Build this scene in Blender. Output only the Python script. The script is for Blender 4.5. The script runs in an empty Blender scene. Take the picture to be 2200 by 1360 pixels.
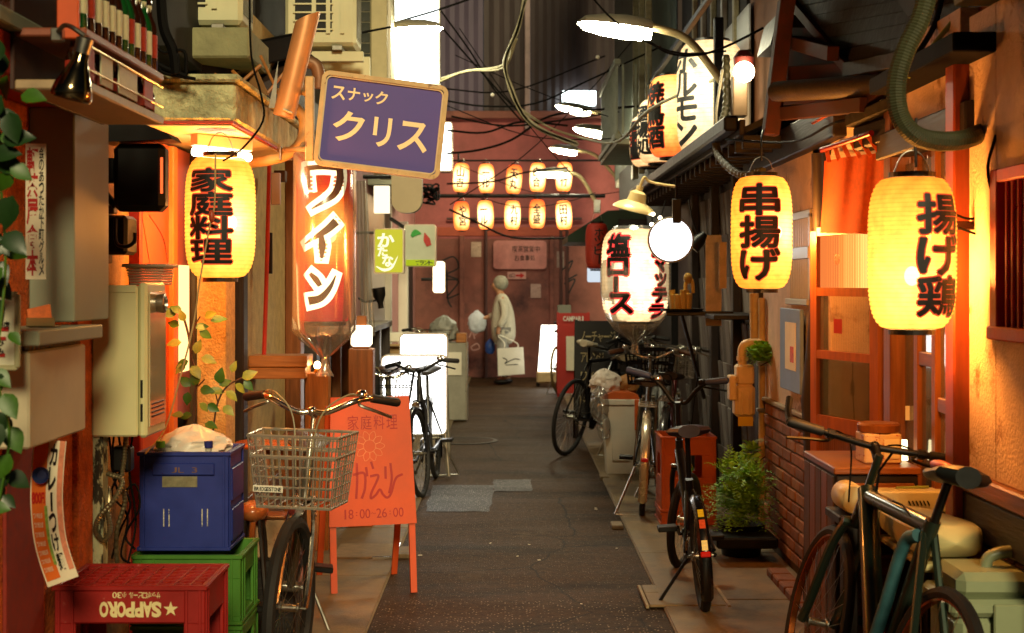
import bpy, bmesh, math, random
from mathutils import Vector, Matrix, noise
R = math.radians
random.seed(7)
S = bpy.context.scene
C = S.collection
# ---------------------------------------------------------------- camera
F, CX, CY, H = 3055.0, 1095.0, 608.0, 1.5
cd = bpy.data.cameras.new('camera'); cam = bpy.data.objects.new('camera', cd); C.objects.link(cam)
cam.location = (0, 0, H); cam.rotation_euler = (R(90), 0, 0)
cd.sensor_width = 36; cd.lens = 50; cd.shift_x = 5 / 2200; cd.shift_y = -72 / 2200
cd.clip_start = 0.1; cd.clip_end = 500
cd.dof.use_dof = True; cd.dof.focus_distance = 6.3; cd.dof.aperture_fstop = 5.0
S.camera = cam
# ---------------------------------------------------------------- world: late dusk sky
w = bpy.data.worlds.new('World'); S.world = w; w.use_nodes = True
wn = w.node_tree; bg = wn.nodes['Background']
sky = wn.nodes.new('ShaderNodeTexSky'); sky.sky_type = 'NISHITA'; sky.sun_disc = False
SUN_EL, SUN_AZ = 25, 170      # soft warm lamp glow from behind the camera, a little from the right
sky.sun_elevation = R(SUN_EL); sky.sun_rotation = R(SUN_AZ)
wn.links.new(sky.outputs['Color'], bg.inputs['Color']); bg.inputs['Strength'].default_value = 0.003
sd = bpy.data.lights.new('sun', 'SUN'); so_ = bpy.data.objects.new('sun', sd); C.objects.link(so_); sd.energy = 2.7; sd.angle = R(12); sd.color = (1., .84, .48)
so_.rotation_euler = (R(90 - SUN_EL), 0, R(180 - SUN_AZ)); so_.location = (1, -4, 6)
S.view_settings.view_transform = 'Standard'; S.view_settings.look = 'None'
S.view_settings.exposure = 0.1; S.view_settings.gamma = 1.0
try: S.view_settings.use_curve_mapping = False
except Exception: pass
S.cycles.use_denoising = True
S.cycles.max_bounces = 7; S.cycles.diffuse_bounces = 3; S.cycles.glossy_bounces = 3
S.cycles.transmission_bounces = 6; S.cycles.transparent_max_bounces = 12
S.cycles.sample_clamp_indirect = 4.0; S.cycles.caustics_reflective = False; S.cycles.caustics_refractive = False
S.cycles.use_light_tree = True
# ---------------------------------------------------------------- helpers
def P(x, y, d): return Vector(((x - CX) * d / F, d, H + (CY - y) * d / F))     # photo pixel at a known distance
def G(x, y):                                                                    # photo pixel on the ground
    d = F * H / (y - CY); return Vector(((x - CX) * d / F, d, 0))
def PX(x, y, X):                                                                # photo pixel on the wall plane x = X
    return P(x, y, X * F / (x - CX))
def hexc(h):
    h = h.lstrip('#'); v = [int(h[i:i + 2], 16) / 255 for i in (0, 2, 4)]
    return tuple(c / 12.92 if c <= .04045 else ((c + .055) / 1.055) ** 2.4 for c in v)
MATS = {}
def mat(name, col, rough=.6, metal=0., var=.25, scale=6., bump=.0, bscale=60., spec=.5, dirt=None, dscale=3., dthr=.55, trans=0., coat=0., stretch=(1, 1, 1), dsoft=.12, alpha=1., bdist=.01):
    if name in MATS: return MATS[name]
    m = bpy.data.materials.new(name); m.use_nodes = True; nt = m.node_tree; N = nt.nodes; L = nt.links
    b = N['Principled BSDF']; c = hexc(col) if isinstance(col, str) else col
    tc = N.new('ShaderNodeTexCoord'); mp = N.new('ShaderNodeMapping'); mp.inputs['Scale'].default_value = stretch
    L.new(tc.outputs['Object'], mp.inputs['Vector'])
    nz = N.new('ShaderNodeTexNoise'); nz.inputs['Scale'].default_value = scale; nz.inputs['Detail'].default_value = 8; nz.inputs['Roughness'].default_value = .65
    L.new(mp.outputs['Vector'], nz.inputs['Vector'])
    cr = N.new('ShaderNodeValToRGB'); cr.color_ramp.elements[0].position = .3; cr.color_ramp.elements[1].position = .72
    cr.color_ramp.elements[0].color = tuple(x * (1 - var) for x in c) + (1,); cr.color_ramp.elements[1].color = tuple(min(1, x * (1 + var * .8)) for x in c) + (1,)
    L.new(nz.outputs['Fac'], cr.inputs['Fac']); out = cr.outputs['Color']
    if dirt:
        n2 = N.new('ShaderNodeTexNoise'); n2.inputs['Scale'].default_value = dscale; n2.inputs['Detail'].default_value = 10; n2.inputs['Roughness'].default_value = .7
        L.new(mp.outputs['Vector'], n2.inputs['Vector'])
        r2 = N.new('ShaderNodeValToRGB'); r2.color_ramp.elements[0].position = dthr; r2.color_ramp.elements[1].position = dthr + dsoft
        L.new(n2.outputs['Fac'], r2.inputs['Fac'])
        mx = N.new('ShaderNodeMixRGB'); L.new(r2.outputs['Color'], mx.inputs['Fac']); L.new(out, mx.inputs['Color1']); mx.inputs['Color2'].default_value = hexc(dirt) + (1,)
        out = mx.outputs['Color']
    L.new(out, b.inputs['Base Color'])
    b.inputs['Metallic'].default_value = metal; b.inputs['Specular IOR Level'].default_value = spec
    mr = N.new('ShaderNodeMapRange'); mr.inputs['To Min'].default_value = max(.02, rough - .12); mr.inputs['To Max'].default_value = min(1, rough + .12)
    L.new(nz.outputs['Fac'], mr.inputs['Value']); L.new(mr.outputs['Result'], b.inputs['Roughness'])
    if coat: b.inputs['Coat Weight'].default_value = coat; b.inputs['Coat Roughness'].default_value = .1
    if trans: b.inputs['Transmission Weight'].default_value = trans
    if alpha < 1: b.inputs['Alpha'].default_value = alpha
    if bump:
        n3 = N.new('ShaderNodeTexNoise'); n3.inputs['Scale'].default_value = bscale; n3.inputs['Detail'].default_value = 6
        L.new(mp.outputs['Vector'], n3.inputs['Vector'])
        bp = N.new('ShaderNodeBump'); bp.inputs['Strength'].default_value = bump; bp.inputs['Distance'].default_value = bdist
        L.new(n3.outputs['Fac'], bp.inputs['Height']); L.new(bp.outputs['Normal'], b.inputs['Normal'])
    MATS[name] = m; return m
def wood(name, col, rough=.55, axis='z', var=.45, scale=9.):
    st = {'x': (.08, 1, 1), 'y': (1, .08, 1), 'z': (1, 1, .08)}[axis]
    return mat(name, col, rough, var=var, scale=scale * 4, stretch=st, bump=.25, bscale=90, dirt=None)
def em(name, col, s=1.):
    if name in MATS: return MATS[name]
    m = bpy.data.materials.new(name); m.use_nodes = True; nt = m.node_tree; nt.nodes.clear()
    o = nt.nodes.new('ShaderNodeOutputMaterial'); e = nt.nodes.new('ShaderNodeEmission')
    e.inputs['Color'].default_value = (hexc(col) if isinstance(col, str) else col) + (1,); e.inputs['Strength'].default_value = s
    nt.links.new(e.outputs[0], o.inputs[0]); MATS[name] = m; return m
def asphalt(name, c, chip, chip_scale, chip_r, rough, spec, stain='#1a1209', wear='#5a4a34'):
    """asphalt: multi-scale mottling, dark stains, pale stone chips and fine cracks"""
    m = bpy.data.materials.new(name); m.use_nodes = True; nt = m.node_tree; N = nt.nodes; L = nt.links; b = N['Principled BSDF']; tc = N.new('ShaderNodeTexCoord')
    def nz(s_, d_=8, st=(1, 1, 1)):
        mp = N.new('ShaderNodeMapping'); mp.inputs['Scale'].default_value = st; L.new(tc.outputs['Object'], mp.inputs['Vector']); n = N.new('ShaderNodeTexNoise'); n.inputs['Scale'].default_value = s_; n.inputs['Detail'].default_value = d_; n.inputs['Roughness'].default_value = .7; L.new(mp.outputs['Vector'], n.inputs['Vector']); return n.outputs['Fac']
    def ramp(src, p0, p1, c0=(0, 0, 0), c1=(1, 1, 1)):
        r_ = N.new('ShaderNodeValToRGB'); r_.color_ramp.elements[0].position = p0; r_.color_ramp.elements[1].position = p1; r_.color_ramp.elements[0].color = tuple(c0) + (1,); r_.color_ramp.elements[1].color = tuple(c1) + (1,); L.new(src, r_.inputs['Fac']); return r_.outputs['Color']
    def mix(f, a_, c2):
        x = N.new('ShaderNodeMixRGB'); L.new(f, x.inputs['Fac']); L.new(a_, x.inputs['Color1']); x.inputs['Color2'].default_value = hexc(c2) + (1,); return x.outputs['Color']
    cc = hexc(c); base = ramp(nz(26, 10), .3, .7, [x * .45 for x in cc], [x * 1.6 for x in cc])
    base = mix(ramp(nz(1.1, 6, (.5, 1.4, 1)), .5, .66), base, stain); base = mix(ramp(nz(2.3, 7, (1, .4, 1)), .6, .78), base, wear)
    vo = N.new('ShaderNodeTexVoronoi'); vo.inputs['Scale'].default_value = chip_scale; L.new(tc.outputs['Object'], vo.inputs['Vector'])
    sp = N.new('ShaderNodeSeparateColor'); L.new(vo.outputs['Color'], sp.inputs[0])
    a1 = N.new('ShaderNodeMath'); a1.operation = 'LESS_THAN'; L.new(vo.outputs['Distance'], a1.inputs[0]); a1.inputs[1].default_value = chip_r
    a2 = N.new('ShaderNodeMath'); a2.operation = 'GREATER_THAN'; L.new(sp.outputs[0], a2.inputs[0]); a2.inputs[1].default_value = .55
    a3 = N.new('ShaderNodeMath'); a3.operation = 'MULTIPLY'; L.new(a1.outputs[0], a3.inputs[0]); L.new(a2.outputs[0], a3.inputs[1]); base = mix(a3.outputs[0], base, chip)
    v2 = N.new('ShaderNodeTexVoronoi'); v2.feature = 'DISTANCE_TO_EDGE'; v2.inputs['Scale'].default_value = .9; mv = N.new('ShaderNodeMixRGB'); mv.inputs['Fac'].default_value = .12; L.new(tc.outputs['Object'], mv.inputs['Color1']); n9 = N.new('ShaderNodeTexNoise'); n9.inputs['Scale'].default_value = 3; n9.inputs['Detail'].default_value = 8; L.new(tc.outputs['Object'], n9.inputs['Vector']); L.new(n9.outputs['Color'], mv.inputs['Color2']); L.new(mv.outputs['Color'], v2.inputs['Vector'])
    base = mix(ramp(v2.outputs['Distance'], .0, .006, (1, 1, 1), (0, 0, 0)), base, '#0c0805')
    L.new(base, b.inputs['Base Color']); b.inputs['Specular IOR Level'].default_value = spec
    mr = N.new('ShaderNodeMapRange'); mr.inputs['To Min'].default_value = rough - .2; mr.inputs['To Max'].default_value = rough + .2; L.new(nz(1.6, 6, (.4, 1.5, 1)), mr.inputs['Value']); L.new(mr.outputs['Result'], b.inputs['Roughness'])
    bp = N.new('ShaderNodeBump'); bp.inputs['Strength'].default_value = .9; bp.inputs['Distance'].default_value = .008; L.new(nz(90, 4), bp.inputs['Height']); L.new(bp.outputs['Normal'], b.inputs['Normal'])
    MATS[name] = m; return m
def glass(name, tint=(.9, .95, .95), fac=.12, rough=.03, grime=.1):
    """thin pane: mostly clear, mirror-like at grazing angles, a little grime"""
    if name in MATS: return MATS[name]
    m = bpy.data.materials.new(name); m.use_nodes = True; nt = m.node_tree; nt.nodes.clear(); N = nt.nodes; L = nt.links
    o = N.new('ShaderNodeOutputMaterial'); t = N.new('ShaderNodeBsdfTransparent'); t.inputs[0].default_value = tint + (1,)
    g = N.new('ShaderNodeBsdfGlossy'); g.inputs['Roughness'].default_value = rough
    d = N.new('ShaderNodeBsdfDiffuse'); d.inputs[0].default_value = (.5, .5, .48, 1)
    lw = N.new('ShaderNodeLayerWeight'); lw.inputs[0].default_value = .35
    mr = N.new('ShaderNodeMapRange'); mr.inputs['To Min'].default_value = fac; mr.inputs['To Max'].default_value = .75; L.new(lw.outputs['Fresnel'], mr.inputs['Value'])
    a = N.new('ShaderNodeMixShader'); L.new(mr.outputs['Result'], a.inputs[0]); L.new(t.outputs[0], a.inputs[1]); L.new(g.outputs[0], a.inputs[2])
    b = N.new('ShaderNodeMixShader'); b.inputs[0].default_value = grime; L.new(a.outputs[0], b.inputs[1]); L.new(d.outputs[0], b.inputs[2])
    L.new(b.outputs[0], o.inputs[0]); MATS[name] = m; return m
class MB:
    """collects shapes; build() links them as one mesh object"""
    def __init__(s): s.v = []; s.f = []
    def add(s, vs, fs):
        n = len(s.v); s.v += [Vector(p) for p in vs]; s.f += [tuple(i + n for i in f) for f in fs]; return s
    def xf(s, M, start=0):
        s.v[start:] = [M @ p for p in s.v[start:]]; return s
    def box(s, a, b, bev=.004, M=None):
        a, b = Vector(a), Vector(b); lo = Vector([min(a[i], b[i]) for i in range(3)]); hi = Vector([max(a[i], b[i]) for i in range(3)])
        bm = bmesh.new(); bmesh.ops.create_cube(bm, size=1)
        c = (lo + hi) / 2; sz = hi - lo
        for v in bm.verts: v.co = Vector((c[i] + v.co[i] * sz[i] for i in range(3)))
        bev = min(bev, min(sz) * .3)
        if bev > .0004: bmesh.ops.bevel(bm, geom=bm.edges[:], offset=bev, segments=1, affect='EDGES')
        if M is not None: bmesh.ops.transform(bm, matrix=M, verts=bm.verts)
        bm.verts.index_update(); s.add([v.co.copy() for v in bm.verts], [[v.index for v in f.verts] for f in bm.faces]); bm.free(); return s
    def bar(s, p, q, wd, th, bev=.003, up=(0, 0, 1)):
        """rectangular bar from p to q; wd across, th along up"""
        p, q = Vector(p), Vector(q); x = (q - p); ln = x.length; x.normalize(); u = Vector(up)
        y = u.cross(x)
        if y.length < 1e-4: y = Vector((0, 1, 0)).cross(x)
        y.normalize(); z = x.cross(y); M = Matrix((x, y, z)).transposed().to_4x4(); M.translation = (p + q) / 2
        return s.box((-ln / 2, -wd / 2, -th / 2), (ln / 2, wd / 2, th / 2), bev, M)
    def tube(s, pts, r, seg=8, cap=True, rs=None, closed=False):
        pts = [Vector(p) for p in pts]; n = len(pts); vs = []; fs = []
        up = None
        for i, p in enumerate(pts):
            if closed: t = pts[(i + 1) % n] - pts[i - 1]
            else: t = pts[min(i + 1, n - 1)] - pts[max(i - 1, 0)]
            if t.length < 1e-9: t = Vector((0, 0, 1))
            t.normalize()
            if up is None:
                up = Vector((0, 0, 1)) if abs(t.z) < .9 else Vector((1, 0, 0))
            a = up - t * up.dot(t)
            if a.length < 1e-6: a = t.orthogonal()
            a.normalize(); up = a; b = t.cross(a); rr = rs[i] if rs else r
            for k in range(seg):
                th = 2 * math.pi * k / seg; vs.append(p + a * math.cos(th) * rr + b * math.sin(th) * rr)
        m = n if closed else n - 1
        for i in range(m):
            j = (i + 1) % n
            for k in range(seg):
                k2 = (k + 1) % seg; fs.append((i * seg + k, i * seg + k2, j * seg + k2, j * seg + k))
        if cap and not closed: fs.append(tuple(range(seg))[::-1]); fs.append(tuple((n - 1) * seg + k for k in range(seg)))
        return s.add(vs, fs)
    def lathe(s, prof, seg=24, M=None, cap=True, arc=None):
        """prof: (r, z) pairs turned about z"""
        vs = []; fs = []
        for r_, z in prof:
            for k in range(seg):
                th = 2 * math.pi * k / seg; vs.append(Vector((r_ * math.cos(th), r_ * math.sin(th), z)))
        for i in range(len(prof) - 1):
            for k in range(seg):
                k2 = (k + 1) % seg; fs.append((i * seg + k, i * seg + k2, (i + 1) * seg + k2, (i + 1) * seg + k))
        if cap:
            if prof[0][0] > 1e-5: fs.append(tuple(range(seg))[::-1])
            if prof[-1][0] > 1e-5: fs.append(tuple((len(prof) - 1) * seg + k for k in range(seg)))
        if M is not None: vs = [M @ v for v in vs]
        return s.add(vs, fs)
    def prism(s, poly, depth, M=None):
        """poly: 2D outline in local xy, extruded along z from 0 to depth"""
        n = len(poly); vs = [Vector((x, y, 0)) for x, y in poly] + [Vector((x, y, depth)) for x, y in poly]
        fs = [tuple(range(n))[::-1], tuple(range(n, 2 * n))] + [(i, (i + 1) % n, (i + 1) % n + n, i + n) for i in range(n)]
        if M is not None: vs = [M @ v for v in vs]
        return s.add(vs, fs)
    def ball(s, c, r, sc=(1, 1, 1), u=12, v=8):
        c = Vector(c); return s.lathe([(max(1e-6, r * math.sin(math.pi * i / v)), -r * math.cos(math.pi * i / v)) for i in range(v + 1)], u, Matrix.Translation(c) @ Matrix.Diagonal((sc[0], sc[1], sc[2], 1)), cap=False)
    def quad(s, a, b, c, d): return s.add([a, b, c, d], [(0, 1, 2, 3)])
    def sheet(s, a, b, c, d, th):
        a, b, c, d = map(Vector, (a, b, c, d)); n = (b - a).cross(d - a).normalized() * th
        return s.add([a, b, c, d, a + n, b + n, c + n, d + n], [(3, 2, 1, 0), (4, 5, 6, 7), (0, 1, 5, 4), (1, 2, 6, 5), (2, 3, 7, 6), (3, 0, 4, 7)])
    def build(s, name, m, parent=None, label=None, smooth=False, kind=None):
        me = bpy.data.meshes.new(name); me.from_pydata([v[:] for v in s.v], [], s.f); me.validate()
        if smooth:
            me.polygons.foreach_set('use_smooth', [True] * len(me.polygons))
            try: me.set_sharp_from_angle(angle=R(40))
            except Exception: pass
        if isinstance(m, (list, tuple)):
            for k in m: me.materials.append(k)
        else: me.materials.append(m)
        o = bpy.data.objects.new(name, me); C.objects.link(o)
        if parent: o.parent = parent
        if label: o['label'] = label
        if kind: o['kind'] = kind
        return o
def link_mesh(name, me, parent=None, loc=None, rot=None):
    o = bpy.data.objects.new(name, me); C.objects.link(o)
    if parent: o.parent = parent
    if loc is not None: o.location = loc
    if rot is not None: o.rotation_euler = rot
    return o
ROOTS = []
def thing(name, label, cat, group=None, loc=None, rot=(0, 0, 0)):
    """an Empty for a thing; with loc the parts are in local metres, without loc they are in world metres and the Empty is set to the base at the end"""
    o = bpy.data.objects.new(name, None); C.objects.link(o); o.empty_display_size = .1
    o['label'] = label; o['category'] = cat
    if group: o['group'] = group
    if loc is not None: o.location = loc; o.rotation_euler = rot
    else: ROOTS.append(o)
    return o
def single(o, label, cat, group=None):
    """a thing that is one mesh, its origin moved to its base"""
    o['label'] = label; o['category'] = cat
    if group: o['group'] = group
    vs = o.data.vertices; xs = [v.co for v in vs]
    b = Vector(((min(p.x for p in xs) + max(p.x for p in xs)) / 2, (min(p.y for p in xs) + max(p.y for p in xs)) / 2, min(p.z for p in xs)))
    o.data.transform(Matrix.Translation(-b)); o.location = b; return o
def structure(o): o['kind'] = 'structure'; return o
def finish():
    for r in ROOTS:
        pts = []
        for c in r.children_recursive:
            if c.type == 'MESH': pts += [c.location + v.co for v in c.data.vertices]
        if not pts: continue
        b = Vector(((min(p.x for p in pts) + max(p.x for p in pts)) / 2, (min(p.y for p in pts) + max(p.y for p in pts)) / 2, min(p.z for p in pts)))
        r.location = b
        for c in r.children: c.location = c.location - b
def dup(root, loc=None, rot=None, label=None):
    r = root.copy(); C.objects.link(r)
    if loc is not None: r.location = loc
    if rot is not None: r.rotation_euler = rot
    if label: r['label'] = label
    for ch in root.children:
        c = ch.copy(); C.objects.link(c); c.parent = r
        for g in ch.children:
            e = g.copy(); C.objects.link(e); e.parent = c
    return r
def bx(parent, name, m, a, b, bev=.004, label=None): return MB().box(a, b, bev).build(name, m, parent, label)
def tb(parent, name, m, pts, r, seg=8, label=None, sm=True): return MB().tube(curve(pts) if len(pts) > 2 else pts, r, seg).build(name, m, parent, label, smooth=sm)
def curve(pts, n=5):
    """Catmull-Rom through the points"""
    pts = [Vector(p) for p in pts]; q = [pts[0] * 2 - pts[1]] + pts + [pts[-1] * 2 - pts[-2]]; out = []
    for i in range(1, len(q) - 2):
        for k in range(n):
            t = k / n; a, b, c, d = q[i - 1], q[i], q[i + 1], q[i + 2]
            out.append(.5 * ((2 * b) + (c - a) * t + (2 * a - 5 * b + 4 * c - d) * t * t + (3 * b - 3 * c + d - a) * t ** 3))
    return out + [pts[-1]]
# ---------------------------------------------------------------- lettering
GL = {}
def glyph(ch, off=0.):
    """outline of one character as triangles, fitted to the unit square"""
    k = (ch, off)
    if k in GL: return GL[k]
    cu = bpy.data.curves.new('g', 'FONT'); cu.body = ch; cu.offset = off; cu.resolution_u = 3
    ob = bpy.data.objects.new('g', cu); C.objects.link(ob)
    dg = bpy.context.evaluated_depsgraph_get(); me = ob.evaluated_get(dg).to_mesh()
    vs = [(v.co.x, v.co.y) for v in me.vertices]; fs = [tuple(p.vertices) for p in me.polygons]
    ob.evaluated_get(dg).to_mesh_clear(); bpy.data.objects.remove(ob); bpy.data.curves.remove(cu)
    if not vs: vs, fs = [(0, 0), (1, 0), (1, 1)], []
    GL[k] = (vs, fs); return GL[k]
def glyph_fit(ch, box, off=0.):
    """character stretched into box (x0, y0, x1, y1); off thickens the strokes beyond the box"""
    if ch == '一': m_ = (box[1] + box[3]) / 2; e_ = (box[2] - box[0]) * .07; box = (box[0], m_ - e_, box[2], m_ + e_)
    b0, _ = glyph(ch, 0.); vs, fs = glyph(ch, off)
    x0, x1 = min(p[0] for p in b0), max(p[0] for p in b0); y0, y1 = min(p[1] for p in b0), max(p[1] for p in b0)
    sx = (box[2] - box[0]) / max(.05, x1 - x0); sy = (box[3] - box[1]) / max(.05, y1 - y0)
    return [(box[0] + (x - x0) * sx, box[1] + (y - y0) * sy) for x, y in vs], fs
def text_mesh(items, fn, off=0., cuts=0., bold=0.):
    """items: (char, box); fn maps (u, v) to a point; cuts = grid size used to follow a curved face"""
    mb = MB(); jobs = []
    for ch, box in items:
        if bold:
            em_ = max(box[2] - box[0], box[3] - box[1])
            for k in range(8): a_ = math.pi * k / 4 + .2; jobs.append((ch, (box[0] + bold * em_ * math.cos(a_), box[1] + bold * em_ * math.sin(a_), box[2] + bold * em_ * math.cos(a_), box[3] + bold * em_ * math.sin(a_))))
        jobs.append((ch, box))
    for ch, box in jobs:
        vs, fs = glyph_fit(ch, box, off)
        if not fs: continue
        bm = bmesh.new(); bv = [bm.verts.new((x, y, 0)) for x, y in vs]
        for f in fs:
            try: bm.faces.new([bv[i] for i in f])
            except ValueError: pass
        if cuts:
            for ax, lo, hi in ((0, box[0], box[2]), (1, box[1], box[3])):
                n = int((hi - lo) / cuts) + 1
                for i in range(0, n + 1):
                    co = Vector((0, 0, 0)); co[ax] = lo + (hi - lo) * i / n; no = Vector((0, 0, 0)); no[ax] = 1
                    bmesh.ops.bisect_plane(bm, geom=bm.verts[:] + bm.edges[:] + bm.faces[:], plane_co=co, plane_no=no)
        bm.verts.index_update()
        mb.add([fn(v.co.x, v.co.y) for v in bm.verts], [[v.index for v in f.verts] for f in bm.faces]); bm.free()
    return mb
def row(txt, x0, y0, x1, y1, gap=.08, pad=True):
    """characters of txt side by side in a box"""
    n = len(txt); wd = (x1 - x0) / n; out = []
    for i, c in enumerate(txt):
        if c == ' ': continue
        h = y1 - y0; a, b = y0, y1
        if c in 'ッャュョっゃゅょ' : b = y0 + h * .72
        if c in 'ー〜～-': a = y0 + h * .42; b = y0 + h * .58
        if c in '・:.': a = y0 + h * .3; b = y0 + h * .7
        g = wd * gap / 2
        if c in 'lI1!:.・|': g = wd * .35
        out.append((c, (x0 + i * wd + g, a, x0 + (i + 1) * wd - g, b)))
    return out
def col(txt, x0, y0, x1, y1, gap=.06):
    """characters of txt from top to bottom in a box"""
    n = len(txt); h = (y1 - y0) / n; out = []
    for i, c in enumerate(txt):
        if c == ' ': continue
        a, b = x0, x1
        if c == 'ー': c = '｜'; m = (x0 + x1) / 2; e = (x1 - x0) * .07; a, b = m - e, m + e
        out.append((c, (a, y1 - (i + 1) * h + h * gap / 2, b, y1 - i * h - h * gap / 2)))
    return out
def plane_fn(o, ux, uy):
    o, ux, uy = Vector(o), Vector(ux).normalized(), Vector(uy).normalized(); n = ux.cross(uy)
    return lambda u, v, e=0.: o + ux * u + uy * v + n * e
def ribbon(pts, wd, fn, e=0.):
    """a hand-drawn stroke of width wd in the (u, v) plane; wd may be a list"""
    pts = [Vector((p[0], p[1], 0)) for p in pts]; pts = curve(pts, 6) if len(pts) > 2 else pts
    n = len(pts); vs = []; fs = []
    for i, p in enumerate(pts):
        t = pts[min(i + 1, n - 1)] - pts[max(i - 1, 0)]; t.normalize(); q = Vector((-t.y, t.x, 0))
        if isinstance(wd, (list, tuple)):
            f = i / (n - 1) * (len(wd) - 1); k = min(int(f), len(wd) - 2); h = wd[k] + (wd[k + 1] - wd[k]) * (f - k)
        else: h = wd
        a = p + q * h / 2; b = p - q * h / 2; vs += [fn(a.x, a.y, e), fn(b.x, b.y, e)]
        if i: fs.append((2 * i - 2, 2 * i - 1, 2 * i + 1, 2 * i))
    return vs, fs
def rrect(x0, y0, x1, y1, r, n=5):
    out = []
    for cx, cy, a in ((x1 - r, y0 + r, -90), (x1 - r, y1 - r, 0), (x0 + r, y1 - r, 90), (x0 + r, y0 + r, 180)):
        for i in range(n + 1):
            t = R(a + 90 * i / n); out.append((cx + r * math.cos(t), cy + r * math.sin(t)))
    return out
def axes(o, ux, uy):
    ux, uy = Vector(ux).normalized(), Vector(uy).normalized(); M = Matrix((ux, uy, ux.cross(uy))).transposed().to_4x4(); M.translation = Vector(o); return M
# ---------------------------------------------------------------- materials
ASPH = asphalt('asphalt', '#3c2813', '#8f806a', 75, .2, .66, .18)
ASPH2 = asphalt('asphalt_coarse', '#3a2713', '#9a8a70', 62, .24, .66, .18)
ASPH3 = asphalt('asphalt_patch', '#1f1b18', '#9a968f', 70, .3, .5, .4, wear='#2e2a26')
CONC = mat('pavement_concrete', '#75603f', .6, var=.35, scale=7, bump=.35, bscale=120, dirt='#3a2e20', dscale=2.2, dthr=.53, dsoft=.2)
CONC2 = mat('kerb_concrete', '#8f7f63', .7, var=.3, scale=20, bump=.5, bscale=100)
MOSS = mat('mossy_concrete', '#c0bd90', .85, var=.5, scale=9, bump=1., bdist=.05, bscale=16, dirt='#3f3c22', dscale=5, dthr=.56, dsoft=.16)
CLD = mat('stained_concrete', '#8d8a66', .85, var=.3, scale=6, bump=.4, bscale=40, dirt='#3c3a28', dscale=3, dthr=.55, dsoft=.2)
ORST = mat('orange_stucco', '#d2641e', .8, var=.45, scale=18, bump=1., bdist=.015, bscale=90, dirt='#7a1f0c', dscale=2.5, dthr=.58, dsoft=.15)
REDW = mat('red_paint', '#b3240e', .55, var=.25, scale=8, bump=.15, bscale=60)
ORPT = mat('orange_paint', '#d2521c', .5, var=.15, scale=6)
PLAS = mat('beige_plaster', '#a98d57', .85, var=.3, scale=12, bump=.5, bscale=150, dirt='#5f4727', dscale=3.2, dthr=.58, dsoft=.2)
STUC = mat('cream_stucco', '#c0a163', .9, var=.3, scale=30, bump=1., bscale=75, dirt='#6b522c', dscale=70, dthr=.6, dsoft=.1)
PLAS2 = mat('pale_plaster', '#d2b49a', .85, var=.3, scale=3, bump=.8, bdist=.006, bscale=90, dirt='#8f6648', dscale=5, dthr=.57, dsoft=.08)
PEEL = mat('peeling_white_paint', '#b4b48c', .8, var=.3, scale=20, bump=.8, bscale=50, dirt='#2a2416', dscale=26, dthr=.52, dsoft=.05, stretch=(1, 1, .35))
GREYP = mat('grey_panel', '#8c917c', .5, var=.12, scale=4)
GREYB = mat('grey_box', '#c2b99c', .5, var=.12, scale=4)
BOIL = mat('boiler_enamel', '#cbc796', .35, var=.07, scale=3, dirt='#9c9670', dscale=4, dthr=.66)
CHRM = mat('chrome', '#d8d4cc', .16, 1., var=.08, scale=20)
STEEL = mat('steel', '#a9a69c', .32, 1., var=.15, scale=20)
ALU = mat('aluminium', '#b9b3a4', .35, .8, var=.12, scale=12)
BLK = mat('black_plastic', '#080706', .45, var=.3, scale=20, spec=.25)
BLKM = mat('black_metal', '#0d0c0b', .45, .4, var=.3, scale=20)
RUB = mat('rubber', '#100f0e', .7, var=.3, scale=60)
DKW = wood('dark_wood', '#20130b', .55)
DKWY = wood('dark_wood_long', '#160d09', .55, 'y')
DKWX = wood('dark_wood_cross', '#160d09', .55, 'x')
BRW = wood('brown_wood', '#80491d', .42)
BRWY = wood('brown_wood_long', '#7b461c', .42, 'y')
BRWX = wood('brown_wood_cross', '#80491d', .42, 'x')
OAKZ = wood('pale_wood', '#a5672c', .5)
OAKX = wood('pale_wood_cross', '#a5672c', .5, 'x')
GRW = wood('grey_wood', '#5b4c42', .7)
GRWY = wood('grey_wood_long', '#6f685d', .7, 'y')
CABL = mat('cable_black', '#070605', .7, var=.3, spec=.1)
CABG = mat('cable_grey', '#8f8a6c', .5, var=.3, scale=30)
PVC = mat('cream_pipe', '#c0a06a', .45, var=.2, scale=12, dirt='#7d6136', dscale=8, dthr=.6)
METER = mat('meter_enamel', '#d3b586', .45, var=.15, scale=10, dirt='#8a6a3e', dscale=7, dthr=.64)
WHT = mat('white_plastic', '#dcd8c8', .4, var=.08, scale=5)
PAPER = mat('paper', '#e6dcc0', .8, var=.1, scale=8)
INK = mat('black_ink', '#060504', .6, var=.2)
INKR = mat('red_ink', '#b3140c', .6, var=.2)
INKB = mat('blue_ink', '#1b2a7a', .6, var=.2)
LAM_Y = mat('lantern_rim_black', '#0b0908', .35, var=.2)
PINK = mat('pink_wall', '#94504e', .8, var=.3, scale=2.5, bump=.2, bscale=30, dirt='#63322e', dscale=.9, dthr=.55, dsoft=.25)
PINKD = mat('pink_wall_low', '#7f4d42', .8, var=.35, scale=2, dirt='#412524', dscale=1.4, dthr=.52, dsoft=.2)
CORR = mat('corrugated_sheet', '#3e3333', .55, .25, var=.35, scale=3, stretch=(1, 1, .2), dirt='#2b2326', dscale=2, dthr=.5, dsoft=.25)
CORR2 = mat('corrugated_sheet_green', '#5d6a5f', .5, .3, var=.35, scale=3, stretch=(1, 1, .2))
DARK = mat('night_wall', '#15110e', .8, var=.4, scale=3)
INT = mat('room_wall', '#7a4a26', .8, var=.2, scale=3)
GREENM = mat('green_awning', '#28402a', .6, var=.3, scale=6)
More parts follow.
